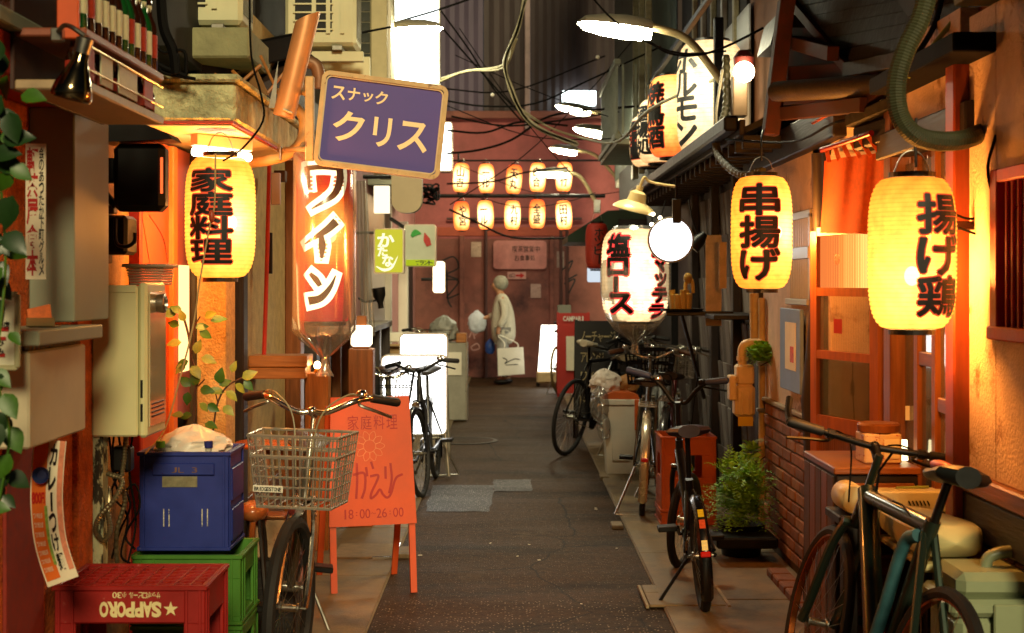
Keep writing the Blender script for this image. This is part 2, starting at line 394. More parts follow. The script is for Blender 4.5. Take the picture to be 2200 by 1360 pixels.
LEAFM = mat('leaf_green', '#3f6a16', .45, var=.5, scale=9)
LEAFD = mat('leaf_dark', '#1f3d16', .4, var=.5, scale=9)
LEAFY = mat('leaf_young', '#8a9436', .5, var=.4, scale=12)
FERN = mat('fern_green', '#7cb634', .5, var=.5, scale=20)
TWIG = mat('twig', '#4a2c14', .8, var=.3)
GLS = glass('window_glass'); GLSD = glass('window_glass_dim', (.75, .72, .62), .16, .05, .12)
BAG = glass('clear_plastic', (.97, .95, .9), .1, .18, .14)
# ---------------------------------------------------------------- ground
XL, XR, WL, WR = -.612, .707, -1.42, 1.47
vs = []; fs = []; ny, xs_ = 260, [-12, -3, -.62, -.4, -.2, 0, .2, .4, .72, 3, 12]
for i in range(ny + 1):
    y = -8 + 50 * i / ny; a_ = min(1, max(0, (y - 10.5) / 2)) * .007
    for x in xs_: vs.append((x, y, a_ * noise.noise((x * .6, y * 1.7, 2.3)) - a_ * .3))
k_ = len(xs_)
structure(MB().add(vs, [(i * k_ + j, i * k_ + j + 1, (i + 1) * k_ + j + 1, (i + 1) * k_ + j) for i in range(ny) for j in range(k_ - 1)]).build('road', ASPH, smooth=True))
rn = random.Random(3)
def ragged(pts, z, amp=.012, n=7):
    out = []
    for i in range(len(pts)):
        a, b = Vector(pts[i]), Vector(pts[(i + 1) % len(pts)])
        for k in range(n): q = a.lerp(b, k / n); out.append((q.x + rn.uniform(-amp, amp), q.y + rn.uniform(-amp, amp), z))
    return out
def patch(name, pts, z, m):
    vs = ragged(pts, z); return structure(MB().add(vs, [tuple(range(len(vs)))]).build(name, m))
patch('asphalt_patch', [(XL + .01, -2), (XR - .01, -2), (XR - .01, 6.68), (XL + .01, 6.72)], .004, ASPH2)
g = [G(912, 1100), G(1052, 1100), G(1060, 1043), G(930, 1043)]; patch('asphalt_patch', [(q.x, q.y) for q in g], .004, ASPH3)
g = [G(1060, 1056), G(1145, 1056), G(1140, 1031), G(1058, 1031)]; patch('asphalt_patch', [(q.x, q.y) for q in g], .004, ASPH3)
for side, x0, x1 in ((-1, -2.2, XL), (1, XR, 2.4)):
    pv = structure(MB().box((x0, -2, -.05), (x1, 23.4, .012), .0).build('pavement', CONC2))
    nslab = 0; y = -1.6
    while y < 22:
        ln = rn.choice([1.15, 1.4, 1.7]); m = x0 + (x1 - x0) * 0
        e = XL - .0 if side < 0 else XR
        a, b = (x0 + .02, e - .004) if side < 0 else (e + .004, x1 - .02)
        MB().box((a, y + .005, .005), (b, y + ln - .005, .018 + rn.uniform(0, .004)), .003).build('slab', CONC, pv); y += ln
# kerb blocks that stick out over the asphalt
for (x, y, sx, sy, lb) in ((1325, 1133, .07, .16, 'beside the orange-red crate'), (1397, 1276, .07, .18, 'by the small black bicycle'), (1298, 1028, .07, .18, 'by the waste bin'), (866, 1192, .09, .24, 'under the orange board')):
    q = G(x, y); o = MB().box((q.x - sx / 2, q.y - sy / 2, .0), (q.x + sx / 2, q.y + sy / 2, .026), .005).build('kerb_block', CONC); single(o, 'small concrete kerb block jutting over the asphalt ' + lb, 'kerb block', 'kerb blocks along the alley')
q = G(800, 1193); t = thing('drain_cover', 'concrete drain cover with bright steel edge under the orange board', 'drain cover')
MB().box((q.x - .2, q.y - .2, .012), (q.x + .13, q.y + .2, .03), .004).build('lid', CONC2, t)
MB().box((q.x + .13, q.y - .2, .012), (q.x + .145, q.y + .2, .034), .002).box((q.x + .02, q.y - .215, .012), (q.x + .145, q.y - .2, .034), .002).build('steel_edge', CHRM, t)
q = G(995, 947); t = thing('manhole_cover', 'round cast manhole cover set in the asphalt', 'manhole')
MB().lathe([(.33, .0), (.33, .006), (.3, .008)], 40, Matrix.Translation(q)).build('rim', mat('cast_iron', '#2c2a26', .5, .6, var=.3, scale=30), t)
MB().lathe([(.29, .0), (.29, .009), (.1, .011), (1e-5, .011)], 40, Matrix.Translation(q)).build('lid', ASPH, t)
q = G(1410, 1290); t = thing('drain_grate', 'dark square drain lid in the pavement by the small bicycle', 'drain cover')
MB().box((q.x - .05, q.y - .2, .012), (q.x + .3, q.y + .2, .025), .003).build('lid', CONC, t)
bx(t, 'frame_bar', CONC2, (q.x - .07, q.y - .22, .012), (q.x - .055, q.y + .22, .027), .002); bx(t, 'frame_bar', CONC2, (q.x + .305, q.y - .22, .012), (q.x + .32, q.y + .22, .027), .002)
# litter
for i in range(9):
    q = G(rn.uniform(880, 1330), rn.uniform(1060, 1340)); a = rn.uniform(0, 3); s_ = rn.uniform(.006, .014)
    o = MB().box((-s_, -s_ * .35, 0), (s_, s_ * .35, .003), .001).xf(Matrix.Translation(q + Vector((0, 0, .005))) @ Matrix.Rotation(a, 4, 'Z')).build('paper_scrap', PAPER)
    single(o, 'tiny pale scrap of paper lying on the asphalt', 'litter', 'scraps on the asphalt')
# ---------------------------------------------------------------- lanterns
def lmat(name, h, ribs, ramp, bulb=(0, 0, .3), rad=.3, rib=.82, thin=0.):
    """glowing paper: colour by distance from the bulb inside, thin dark lines at the ribs"""
    if name in MATS: return MATS[name]
    m = bpy.data.materials.new(name); m.use_nodes = True; nt = m.node_tree; nt.nodes.clear(); N = nt.nodes; L = nt.links
    o = N.new('ShaderNodeOutputMaterial'); e = N.new('ShaderNodeEmission'); tc = N.new('ShaderNodeTexCoord')
    vm = N.new('ShaderNodeVectorMath'); vm.operation = 'DISTANCE'; L.new(tc.outputs['Object'], vm.inputs[0]); vm.inputs[1].default_value = bulb
    mr = N.new('ShaderNodeMapRange'); mr.inputs['From Max'].default_value = rad; L.new(vm.outputs['Value'], mr.inputs['Value'])
    cr = N.new('ShaderNodeValToRGB'); els = cr.color_ramp.elements
    while len(els) < len(ramp): els.new(.5)
    for i, (p, c) in enumerate(ramp): els[i].position = p; els[i].color = tuple(c) + (1,)
    L.new(mr.outputs['Result'], cr.inputs['Fac'])
    sp = N.new('ShaderNodeSeparateXYZ'); L.new(tc.outputs['Object'], sp.inputs[0])
    mu = N.new('ShaderNodeMath'); mu.operation = 'MULTIPLY'; mu.inputs[1].default_value = ribs / h; L.new(sp.outputs['Z'], mu.inputs[0])
    fr = N.new('ShaderNodeMath'); fr.operation = 'FRACT'; L.new(mu.outputs[0], fr.inputs[0])
    r2 = N.new('ShaderNodeValToRGB'); r2.color_ramp.elements[0].color = (rib, rib * .9, rib * .8, 1); r2.color_ramp.elements[0].position = .0; r2.color_ramp.elements[1].position = .28; r2.color_ramp.elements[1].color = (1, 1, 1, 1)
    L.new(fr.outputs[0], r2.inputs['Fac'])
    mx = N.new('ShaderNodeMixRGB'); mx.blend_type = 'MULTIPLY'; mx.inputs['Fac'].default_value = 1; L.new(cr.outputs['Color'], mx.inputs['Color1']); L.new(r2.outputs['Color'], mx.inputs['Color2'])
    L.new(mx.outputs['Color'], e.inputs['Color'])
    # blotches in the paper
    n5 = N.new('ShaderNodeTexNoise'); n5.inputs['Scale'].default_value = 22; n5.inputs['Detail'].default_value = 6; L.new(tc.outputs['Object'], n5.inputs['Vector']); m5 = N.new('ShaderNodeMapRange'); m5.inputs['From Min'].default_value = .3; m5.inputs['From Max'].default_value = .7; m5.inputs['To Min'].default_value = .72; m5.inputs['To Max'].default_value = 1.12; L.new(n5.outputs['Fac'], m5.inputs['Value']); L.new(m5.outputs['Result'], e.inputs['Strength'])
    if thin:   # thin paper lets part of the bulb's light straight through
        tr = N.new('ShaderNodeBsdfTransparent'); tr.inputs[0].default_value = (1, .8, .5, 1); ms = N.new('ShaderNodeMixShader'); ms.inputs[0].default_value = thin; L.new(e.outputs[0], ms.inputs[1]); L.new(tr.outputs[0], ms.inputs[2]); L.new(ms.outputs[0], o.inputs[0])
    else: L.new(e.outputs[0], o.inputs[0])
    MATS[name] = m; return m
def lrad(t, Rm, r0, p=4.): return r0 + (Rm - r0) * max(0, 1 - abs(2 * t - 1) ** p) ** .5
def lantern(name, label, center, wd, h, shade, chars=(), ribs=24, a0=0., open_r=.6, pw=4., rim=True, group=None, off=.03, outline=None, letters=None, hook=None, rim_h=.018, cuts=.02, watt=0., bulb=None, wcol=(1., .43, .11)):
    """center = world centre of the shade; chars in metres (u right, v up from the lower edge)"""
    loc = Vector(center) - Vector((0, 0, h / 2)); t = thing(name, label, 'lantern', group, loc=loc)
    Rm = wd / 2; r0 = Rm * open_r; prof = []; n = ribs * 3
    for i in range(n + 1):
        f = i / n; prof.append((lrad(f, Rm, r0, pw) + (.0 if i % 3 == 0 else .003), f * h))
    sh = MB().lathe(prof, 36, cap=False).build('shade', shade, t, smooth=True)
    if rim:
        MB().lathe([(r0 * .75, -.002), (r0 * .98, -.002), (r0 * .98, -rim_h), (r0 * .75, -rim_h), (r0 * .75, -.002)], 28).build('bottom_ring', LAM_Y, t)
        MB().lathe([(r0 * .75, h + .002), (r0 * .98, h + .002), (r0 * .98, h + rim_h), (r0 * .75, h + rim_h), (r0 * .75, h + .002)], 28).build('top_ring', LAM_Y, t)
    def fn(u, v, e=.0045):
        f = max(.001, min(.999, v / h)); r_ = lrad(f, Rm, r0, pw) + e + .002; th = R(-90 + a0) + u / Rm; return Vector((r_ * math.cos(th), r_ * math.sin(th), v))
    if chars:
        if outline: text_mesh(chars, lambda u, v: fn(u, v, .0028), 0., cuts, off + .03).build('lettering_edge', outline, sh)
        text_mesh(chars, fn, 0., cuts, off).build('lettering', letters or INK, sh)
    if hook:
        k = h + rim_h; w_ = r0 * .8
        MB().tube(curve([(-w_, 0, k - .01), (-w_ * .6, 0, k + hook * .7), (0, 0, k + hook), (w_ * .6, 0, k + hook * .7), (w_, 0, k - .01)]), .0022, 5).build('handle', STEEL, t)
    if watt:
        bp_ = Vector(bulb or (0, 0, h * .45)); MB().ball(bp_, .024, (1, 1, 1.3), 14, 10).build('bulb', em('lantern_bulb', (1., .7, .3), 14.), t, smooth=True)
        ld_ = bpy.data.lights.new('bulb_light', 'POINT'); ld_.energy = watt; ld_.color = wcol; ld_.shadow_soft_size = .045; lo_ = bpy.data.objects.new('bulb_light', ld_); C.objects.link(lo_); lo_.parent = t; lo_.location = bp_
    return t, sh, fn
def lpos(x0, y0, x1, y1, d): a, b = P(x0, y1, d), P(x1, y0, d); return (a + b) / 2, b.x - a.x, b.z - a.z
Y_RAMP = [(0., (6., 3.2, 1.2)), (.28, (4., 1.7, .32)), (.58, (3., 1.1, .12)), (.85, (2.4, .62, .05)), (1., (1.8, .3, .03))]
YR_RAMP = [(0., (4., 2.2, .5)), (.45, (3., 1.3, .16)), (.8, (2.3, .68, .06)), (1., (1.7, .34, .03))]
RIM_R = em('letter_edge_red', (1., .1, .03), .85)
def scale_chars(txt, wd, v0, v1, n=None): return col(txt, -wd / 2, v0, wd / 2, v1)
# 家庭料理
c, w_, h_ = lpos(400, 337, 547, 596, 5.75)
lantern('paper_lantern', 'yellow paper lantern lettered 家庭料理 under the mossy concrete awning', c, w_, h_, lmat('paper_glow_home', h_, 30, Y_RAMP, (.09, -.13, h_ * .45), .38, thin=.3), col('家庭料理', -.088, .055, .088, h_ - .055), 30, -6, .52, off=.02, outline=RIM_R, hook=.08, watt=190, bulb=(.05, -.03, h_ * .45))
# 串揚げ
c, w_, h_ = lpos(1572, 380, 1700, 620, 6.2)
lantern('paper_lantern', 'yellow paper lantern lettered 串揚げ beside the pale stucco post', c, w_, h_, lmat('paper_glow_skewer', h_, 26, Y_RAMP, (.1, -.1, h_ * .5), .36, thin=.3), col('串揚げ', -.085, .035, .085, h_ - .035), 26, -14, .55, off=.026, outline=RIM_R, hook=.07, watt=170, bulb=(.06, -.03, h_ * .5))
# 揚げ鶏
c, w_, h_ = lpos(1868, 383, 2050, 706, 4.5)
lantern('paper_lantern', 'large yellow paper lantern lettered 揚げ鶏 hung before the doorway', c, w_, h_, lmat('paper_glow_chicken', h_, 34, YR_RAMP, (-.05, -.15, h_ * .28), .42, thin=.3), col('揚げ鶏', -.075, .04, .075, h_ - .055), 34, 24, .56, off=.024, outline=RIM_R, hook=.07, watt=190, bulb=(0., 0, h_ * .35))
# ---------------------------------------------------------------- bicycles (local: x forward, z up, origin on the ground between the wheels)
def bike(label, loc, heading, lean=0., steer=0., r=.33, base=1.05, frame='#20242c', style='city', saddle='#14110f', grips='#1a1715', guard=None, basket=None, rack=False, stand='two', bar_w=.56, bar_z=1.02, sad_z=.84, tyre='#12100e', rim='#b5b0a4', fr_r=.016, lamp=True, group=None, rimw=.012, bell=True, name='bicycle', barends=False, cables=True, tyre_w=.02, guard_r=True, accents=None):
    rot = (R(lean), 0, R(heading)); t = thing(name, label, 'bicycle', group, loc=loc, rot=rot)
    key = frame.strip('#') + style
    FM = mat('bike_paint_' + frame.strip('#'), frame, .3, .6 if style == 'road' else .3, var=.1, coat=.6); TY = mat('tyre_' + tyre.strip('#'), tyre, .75, var=.2, scale=80); RM = mat('rim_' + rim.strip('#'), rim, .25, .9, var=.1)
    SD = mat('saddle_' + saddle.strip('#'), saddle, .42, var=.2, scale=20); GR = mat('grip_' + grips.strip('#'), grips, .6, var=.2, scale=30)
    BARM = BLKM if style in ('road', 'mini', 'dark') else CHRM
    hb = base / 2; rw, fw = Vector((-hb, 0, r)), Vector((hb, 0, r))
    ha = R(70); ax = Vector((-math.cos(ha), 0, math.sin(ha)))          # steering axis
    crown = fw + Vector((-.04, 0, 0)) + ax * (r + .06)
    top = crown + ax * ((bar_z - .1 - crown.z) / ax.z)
    htop = crown + ax * min((top - crown).length, .16 if style != 'road' else .13)
    SM = Matrix.Translation(crown) @ Matrix.Rotation(R(steer), 4, ax) @ Matrix.Translation(-crown)
    bb = Vector((-.08 if style != 'road' else -.12, 0, r - .05 if r > .3 else .29))
    st = Vector((bb.x - (sad_z - bb.z) * .3, 0, sad_z - .04))
    def wheel(nm, c, M):
        rims = MB().lathe([(r - .022 - rimw, -.01), (r - .022, -.013), (r - .018, 0), (r - .022, .013), (r - .022 - rimw, .01), (r - .022 - rimw, -.01)], 40, cap=False)
        Mw = M @ Matrix.Translation(c) @ Matrix.Rotation(R(90), 4, 'X'); rims.xf(Mw); wh = rims.build(nm, RM, t, smooth=True)
        q = tyre_w; ty = MB(); pr = [(r - q + q * math.cos(a), q * .95 * math.sin(a)) for a in [2 * math.pi * k / 8 for k in range(9)]]
        ty.lathe(pr, 48, cap=False).xf(Mw); ty.build('tyre', TY, wh, smooth=True)
        sp = MB(); n = 28
        for k in range(n):
            a = 2 * math.pi * k / n; b_ = a + (.5 if k % 4 < 2 else -.5); s_ = .028 if k % 2 else -.028
            sp.tube([(.02 * math.cos(b_), .02 * math.sin(b_), s_), ((r - .03) * math.cos(a), (r - .03) * math.sin(a), 0)], .0011, 3, cap=False)
        sp.xf(Mw); o = sp.build('spokes', STEEL, wh); o['kind'] = 'stuff'
        MB().lathe([(.006, -.06), (.006, -.04), (.022, -.036), (.022, -.03), (.014, -.026), (.014, .026), (.022, .03), (.022, .036), (.006, .04), (.006, .06)], 12).xf(Mw).build('hub', STEEL, wh, smooth=True)
    I = Matrix.Identity(4)
    wheel('rear_wheel', rw, I); wheel('front_wheel', fw, SM)
    # frame
    fr = MB(); f_r = fr_r
    if style == 'road':
        fr.tube([htop, bb], f_r * 1.5, 12); fr.tube([htop - ax * .02, Vector((st.x + .05, 0, sad_z - .16))], f_r * 1.15, 12); fr.tube([bb, Vector((st.x + .045, 0, sad_z - .14))], f_r * 1.05, 12)
        tail = Vector((st.x + .055, 0, sad_z - .18))
    elif style == 'mini':
        fr.tube([htop - ax * .06, bb], f_r * 1.4, 12); fr.tube([bb, Vector((st.x + .08, 0, sad_z - .24))], f_r * 1.1, 12); tail = bb.lerp(st, .45)
    else:
        d0 = htop - ax * .03; fr.tube(curve([d0, d0.lerp(bb, .5) + Vector((-.02, 0, -.05)), bb]), f_r * 1.2, 10); fr.tube(curve([htop - ax * .1, d0.lerp(bb, .5) + Vector((-.03, 0, .02)), bb.lerp(st, .25)]), f_r * .9, 10)
        fr.tube([bb, bb.lerp(st, .72)], f_r * 1.05, 10); tail = bb.lerp(st, .66)
    for s_ in (-1, 1):
        fr.tube([bb + Vector((0, s_ * .03, 0)), rw + Vector((0, s_ * .065, 0))], f_r * .62, 8); fr.tube([tail + Vector((0, s_ * .015, 0)), rw + Vector((.01, s_ * .065, .02))], f_r * .55, 8)
    fr.lathe([(.022, -.045), (.022, .045)], 12, Matrix.Translation(bb) @ Matrix.Rotation(R(90), 4, 'X'))
    fr.tube([crown, htop], .02, 12)
    fro = fr.build('frame', FM, t, smooth=True)
    if accents:
        a_, b_ = htop.lerp(bb, .25), htop.lerp(bb, .6); MB().tube([a_, b_], f_r * 1.54, 12).build('frame_band', mat('accent_' + accents.strip('#'), accents, .35, var=.1), fro, smooth=True)
    # fork
    fk = MB()
    for s_ in (-1, 1):
        fk.tube(curve([crown + Vector((0, s_ * .03, .01)), crown.lerp(fw, .25) + Vector((0, s_ * .05, 0)), crown.lerp(fw, .8) + Vector((-.012, s_ * .055, 0)), fw + Vector((0, s_ * .055, 0))]), f_r * .75, 8)
    fk.tube([crown + Vector((0, -.045, 0)), crown + Vector((0, .045, 0))], .016, 8).tube([crown, top], .014, 10)
    fk.xf(SM); fk.build('fork', FM if style in ('road', 'mini', 'dark') else CHRM, t, smooth=True)
    # handlebar
    hw = bar_w / 2; B = top
    if style == 'city' or style == 'dark':
        pts = [(-.12, hw, .035), (-.06, hw - .08, .05), (.03, hw * .55, .045), (.05, hw * .2, .0), (.04, 0, 0), (.05, -hw * .2, .0), (.03, -hw * .55, .045), (-.06, -hw + .08, .05), (-.12, -hw, .035)]
    elif style == 'mini':
        pts = [(-.05, hw, .14), (-.02, hw * .62, .12), (.01, hw * .36, .07), (.03, hw * .14, 0), (.03, 0, 0), (.03, -hw * .14, 0), (.01, -hw * .36, .07), (-.02, -hw * .62, .12), (-.05, -hw, .14)]
    else:
        pts = [(.06, hw, .02), (.07, hw * .5, .01), (.08, 0, 0), (.07, -hw * .5, .01), (.06, -hw, .02)]
    off = Vector((0, 0, 0)) if style != 'road' else ax * .02
    pts = [B + off + Vector(p) for p in pts]; cp = curve(pts, 6)
    hbm = MB().tube(cp, .0115, 10); hbm.tube([B - ax * .02, pts[len(pts) // 2]], .016, 10); hbm.ball(pts[len(pts) // 2], .02); hbm.xf(SM); hbo = hbm.build('handlebar', BARM, t, smooth=True)
    for s_ in (0, -1):
        a_ = pts[s_]; b_ = pts[1 if s_ == 0 else -2]; dirn = (b_ - a_).normalized(); gl = .115
        MB().tube([a_ - dirn * .008, a_, a_ + dirn * gl, a_ + dirn * (gl + .004)], .017, 12, rs=[.012, .0175, .0165, .012]).xf(SM).build('grip', GR, hbo, smooth=True)
        lv = a_ + dirn * (gl + .03); sy = 1 if a_.y > 0 else -1; fw_ = Vector((.05, 0, -.02)); MB().tube(curve([lv, lv + fw_ + Vector((.0, -.01 * sy, -.005)), lv + fw_ - dirn * .06 + Vector((.015, 0, -.02)), lv + fw_ - dirn * .13 + Vector((.005, 0, -.035))]), .006, 6, rs=None).tube([lv - dirn * .012, lv + dirn * .012], .017, 8).xf(SM).build('brake_lever', STEEL if BARM is CHRM else BLKM, hbo, smooth=True)
        if barends: MB().tube(curve([a_, a_ + Vector((.05, .0, .03)), a_ + Vector((.09, -.005 * sy, .075))]), .012, 8).xf(SM).build('bar_end', BLKM, hbo, smooth=True)
        if cables:
            MB().tube(curve([lv, lv + Vector((.09, -.05 * sy, .01)), pts[len(pts) // 2] + Vector((.09, .05 * sy, -.02)), crown + Vector((.06, .02 * sy, .06))], 6), .0032, 5).xf(SM).build('cable', CABL if BARM is BLKM else CABG, hbo, smooth=True)
    if bell:
        q = pts[2].lerp(pts[1], .3); MB().lathe([(.012, 0), (.024, .006), (.024, .016), (.016, .026), (1e-4, .03)], 14, Matrix.Translation(q + Vector((0, 0, .012)))).xf(SM).build('bell', CHRM, hbo, smooth=True)
    # saddle
    sw = .07 if style in ('road',) else .095; ln = .27; sad = MB(); rings = []; n = 9
    for i in range(n):
        f = i / (n - 1); x = -.13 + f * ln; ww = sw * (1 - f) ** .8 * 1.0 + .022 if f > .12 else sw * (.55 + f * 3.6); hh = .03 * (1 - .5 * f) ; zc = .012 * math.cos(f * 3.4)
        rings.append([(x, ww * math.cos(a), zc + (hh * math.sin(a) if math.sin(a) > 0 else hh * 1.1 * math.sin(a))) for a in [2 * math.pi * k / 12 for k in range(12)]])
    vs = [p for q in rings for p in q]; fs = [(i * 12 + k, i * 12 + (k + 1) % 12, (i + 1) * 12 + (k + 1) % 12, (i + 1) * 12 + k) for i in range(n - 1) for k in range(12)] + [tuple(range(12)), tuple((n - 1) * 12 + k for k in range(12))[::-1]]
    sad.add(vs, fs).xf(Matrix.Translation(st + Vector((0, 0, .04)))); so = sad.build('saddle', SD, t, smooth=True)
    MB().tube([bb.lerp(st, .6), st + Vector((0, 0, .015))], .013, 10).build('seat_post', STEEL if style == 'city' else BLKM, t, smooth=True)
    # crank and pedals
    cr = MB().lathe([(.085, -.003), (.085, .003)], 24, Matrix.Translation(bb + Vector((0, -.05, 0))) @ Matrix.Rotation(R(90), 4, 'X'))
    pa = R(-20); pe = Vector((math.cos(pa), 0, math.sin(pa))) * .165
    cr.tube([bb + Vector((0, -.06, 0)), bb + pe + Vector((0, -.075, 0))], .009, 6).tube([bb + Vector((0, .06, 0)), bb - pe + Vector((0, .075, 0))], .009, 6); cr.tube([bb + Vector((0, -.065, 0)), bb + Vector((0, .065, 0))], .011, 8); co = cr.build('crank', STEEL if style == 'city' else BLKM, t)
    for s_ in (-1, 1):
        c0 = bb - pe * s_ + Vector((0, .125 * s_, 0)); po = MB().box(c0 - Vector((.045, .045, .012)), c0 + Vector((.045, .045, .012)), .004).build('pedal', BLK, co)
    # chain
    MB().tube([bb + Vector((0, -.055, .08)), rw + Vector((0, -.05, .035))], .004, 4).tube([bb + Vector((0, -.055, -.08)), rw + Vector((0, -.05, -.035))], .004, 4).build('chain', STEEL, t)
    if guard:
        GM = mat('guard_' + guard.strip('#'), guard, .25, .5 if guard != '#0b0a0a' else .1, var=.1, coat=.4)
        for nm, c, M, a0, a1 in (('rear_mudguard', rw, I, 60, 215), ('front_mudguard', fw, SM, 20, 160)):
            if nm == 'front_mudguard' and not guard_r: continue
            vs = []; fs = []; k = 16; offs = [(-.028, -.012), (-.016, .006), (0, .01), (.016, .006), (.028, -.012)]
            for i in range(k + 1):
                a = R(a0 + (a1 - a0) * i / k)
                for (y, dz) in offs: vs.append(c + Vector((math.cos(a) * (r + .016 + dz), y, math.sin(a) * (r + .016 + dz))))
            for i in range(k):
                for j in range(4): fs.append((i * 5 + j, i * 5 + j + 1, (i + 1) * 5 + j + 1, (i + 1) * 5 + j))
            MB().add(vs, fs).xf(M).build(nm, GM, t, smooth=True)
        a = R(168); q = rw + Vector((math.cos(a) * (r + .035), 0, math.sin(a) * (r + .035))); MB().box(q - Vector((.008, .022, .012)), q + Vector((.008, .022, .012)), .004).build('reflector', mat('reflector_red', '#c0180c', .2, var=.1), t)
    if rack:
        z = 2 * r + .06; k = MB()
        for y in (-.055, 0, .055): k.tube([(-hb - .16, y, z), (-hb + .2, y, z)], .005, 6)
        for x in (-.15, 0, .18): k.tube([(-hb + x, -.055, z), (-hb + x, .055, z)], .005, 6)
        for y in (-1, 1): k.tube([(-hb - .1, y * .055, z), rw + Vector((0, y * .07, 0))], .005, 6)
        k.build('rack', STEEL if style == 'city' else BLKM, t)
    if stand == 'two':
        MB().tube([rw + Vector((.02, .06, -.02)), (rw.x - .06, .17, .012)], .008, 8).tube([rw + Vector((.02, -.06, -.02)), (rw.x - .06, -.17, .012)], .008, 8).tube([(rw.x - .06, .17, .012), (rw.x - .06, -.17, .012)], .007, 8).build('kickstand', STEEL, t)
    elif stand == 'side':
        gz = -math.tan(R(lean)) * .2 if lean else 0
        MB().tube([rw + Vector((.08, .05, -.02)), (rw.x + .12, .2, .008 - .2 * math.tan(R(lean)))], .008, 8).build('kickstand', STEEL if style == 'city' else BLKM, t)
    if lamp:
        q = fw + ax * (r + .02) + Vector((.06, .0, .02)); MB().lathe([(.012, -.05), (.026, -.02), (.03, .02), (.028, .028), (1e-4, .03)], 14, Matrix.Translation(q) @ Matrix.Rotation(R(90), 4, 'Y')).xf(SM).build('headlight', CHRM, t, smooth=True)
    if basket:
        bw, bh, bd, mm = basket['w'], basket['h'], basket['d'], basket.get('m', CHRM); x0 = top.x + .05; z1 = basket.get('z', bar_z - .05); k = MB(); tp = .82; wr = basket.get('r', .0022)
        def ring(z, f, r_=wr): ww, dd = bw * f / 2, bd * f; k.tube([(x0 + .01, -ww, z), (x0 + dd, -ww * .9, z), (x0 + dd, ww * .9, z), (x0 + .01, ww, z)], r_, 5, closed=True)
        nr = basket.get('n', 7)
        for i in range(nr):
            f = i / (nr - 1); ring(z1 - bh * (1 - f), tp + (1 - tp) * f, wr * (2.0 if i in (0, nr - 1, nr - 3) else 1))
        def up(fx, fy):
            a_ = Vector((x0 + .01 + fx * (bd * tp - .01), fy * bw * tp / 2 * (1 - .1 * fx), z1 - bh)); b_ = Vector((x0 + .01 + fx * (bd - .01), fy * bw / 2 * (1 - .1 * fx), z1)); k.tube([a_, b_], wr, 4, cap=False)
        for i in range(13):
            up(1, -1 + 2 * i / 12); up(0, -1 + 2 * i / 12)
        for i in range(1, 8): up(i / 8, 1); up(i / 8, -1)
        for i in range(9): y = -1 + 2 * i / 8; k.tube([(x0 + .01, y * bw * tp / 2, z1 - bh), (x0 + bd * tp, y * .9 * bw * tp / 2, z1 - bh)], wr, 4, cap=False)
        k.xf(SM); bo = k.build('basket', mm, t)
        if basket.get('plate'):
            xx = x0 + bd * (tp + .06) + .006; zz = z1 - bh * .74; pl = MB().box((xx, basket.get('px', -.03) - .055, zz - .012), (xx + .003, basket.get('px', -.03) + .055, zz + .012), .001).xf(SM).build('name_plate', WHT, bo)
            fn = plane_fn((xx + .0045, basket.get('px', -.03) - .05, zz - .007), (0, 1, 0), (0, 0, 1)); text_mesh(row(basket['plate'], 0, 0, .1, .013, .12), fn, .03).xf(SM).build('lettering', INK, pl)
    return t
gb = 'bicycles parked along the alley'
# near left city bike facing the camera
hub = P(597, 1312, 5.12)
b1 = bike('silver city bicycle with a wire front basket beside the orange board', (hub.x - .07, hub.y + .52, 0.0), -81, lean=-7, steer=-15, r=.33, frame='#5d5a50', style='city', grips='#171412', guard=None, basket=dict(m=mat('basket_wire', '#b5afa0', .28, .6, var=.1), w=.365, h=.26, d=.29, plate='BRIDGESTONE', px=-.09, n=8, z=.95, r=.003), stand='side', bar_w=.6, bar_z=1.12, lamp=True, saddle='#3b2216', tyre_w=.025)
MB().tube([(0, 0, 0), (0, 0, .001)], .001, 3)
# two bikes by the lit boxes
q = G(905, 1075); bike('black city bicycle standing against the glowing white box sign', (q.x + .02, q.y + .62, 0), -93, lean=3, steer=-6, r=.31, base=1.0, frame='#15151a', style='dark', guard='#1c1a1c', bar_w=.53, bar_z=.98, stand='two', saddle='#1a1210')
q = G(815, 1080); bike('bronze city bicycle with brown grips behind the orange board', (q.x + .03, q.y + .75, 0), -86, lean=2, steer=8, r=.31, base=1.0, frame='#4e4630', style='city', guard='#55503c', bar_w=.5, bar_z=.93, stand='two', saddle='#4a2c1a', grips='#4a2f1c', basket=dict(w=.34, h=.22, d=.24, m=BLKM, n=5))
q = G(925, 905); bike('silver city bicycle parked before the lit box signs further down', (q.x, q.y + .5, 0), -84, lean=3, steer=10, r=.32, base=1.05, frame='#9a9c98', style='city', guard='#a8aaa4', bar_w=.56, bar_z=1.04, stand='two', saddle='#1c1a18', basket=dict(w=.36, h=.24, d=.26, n=6))
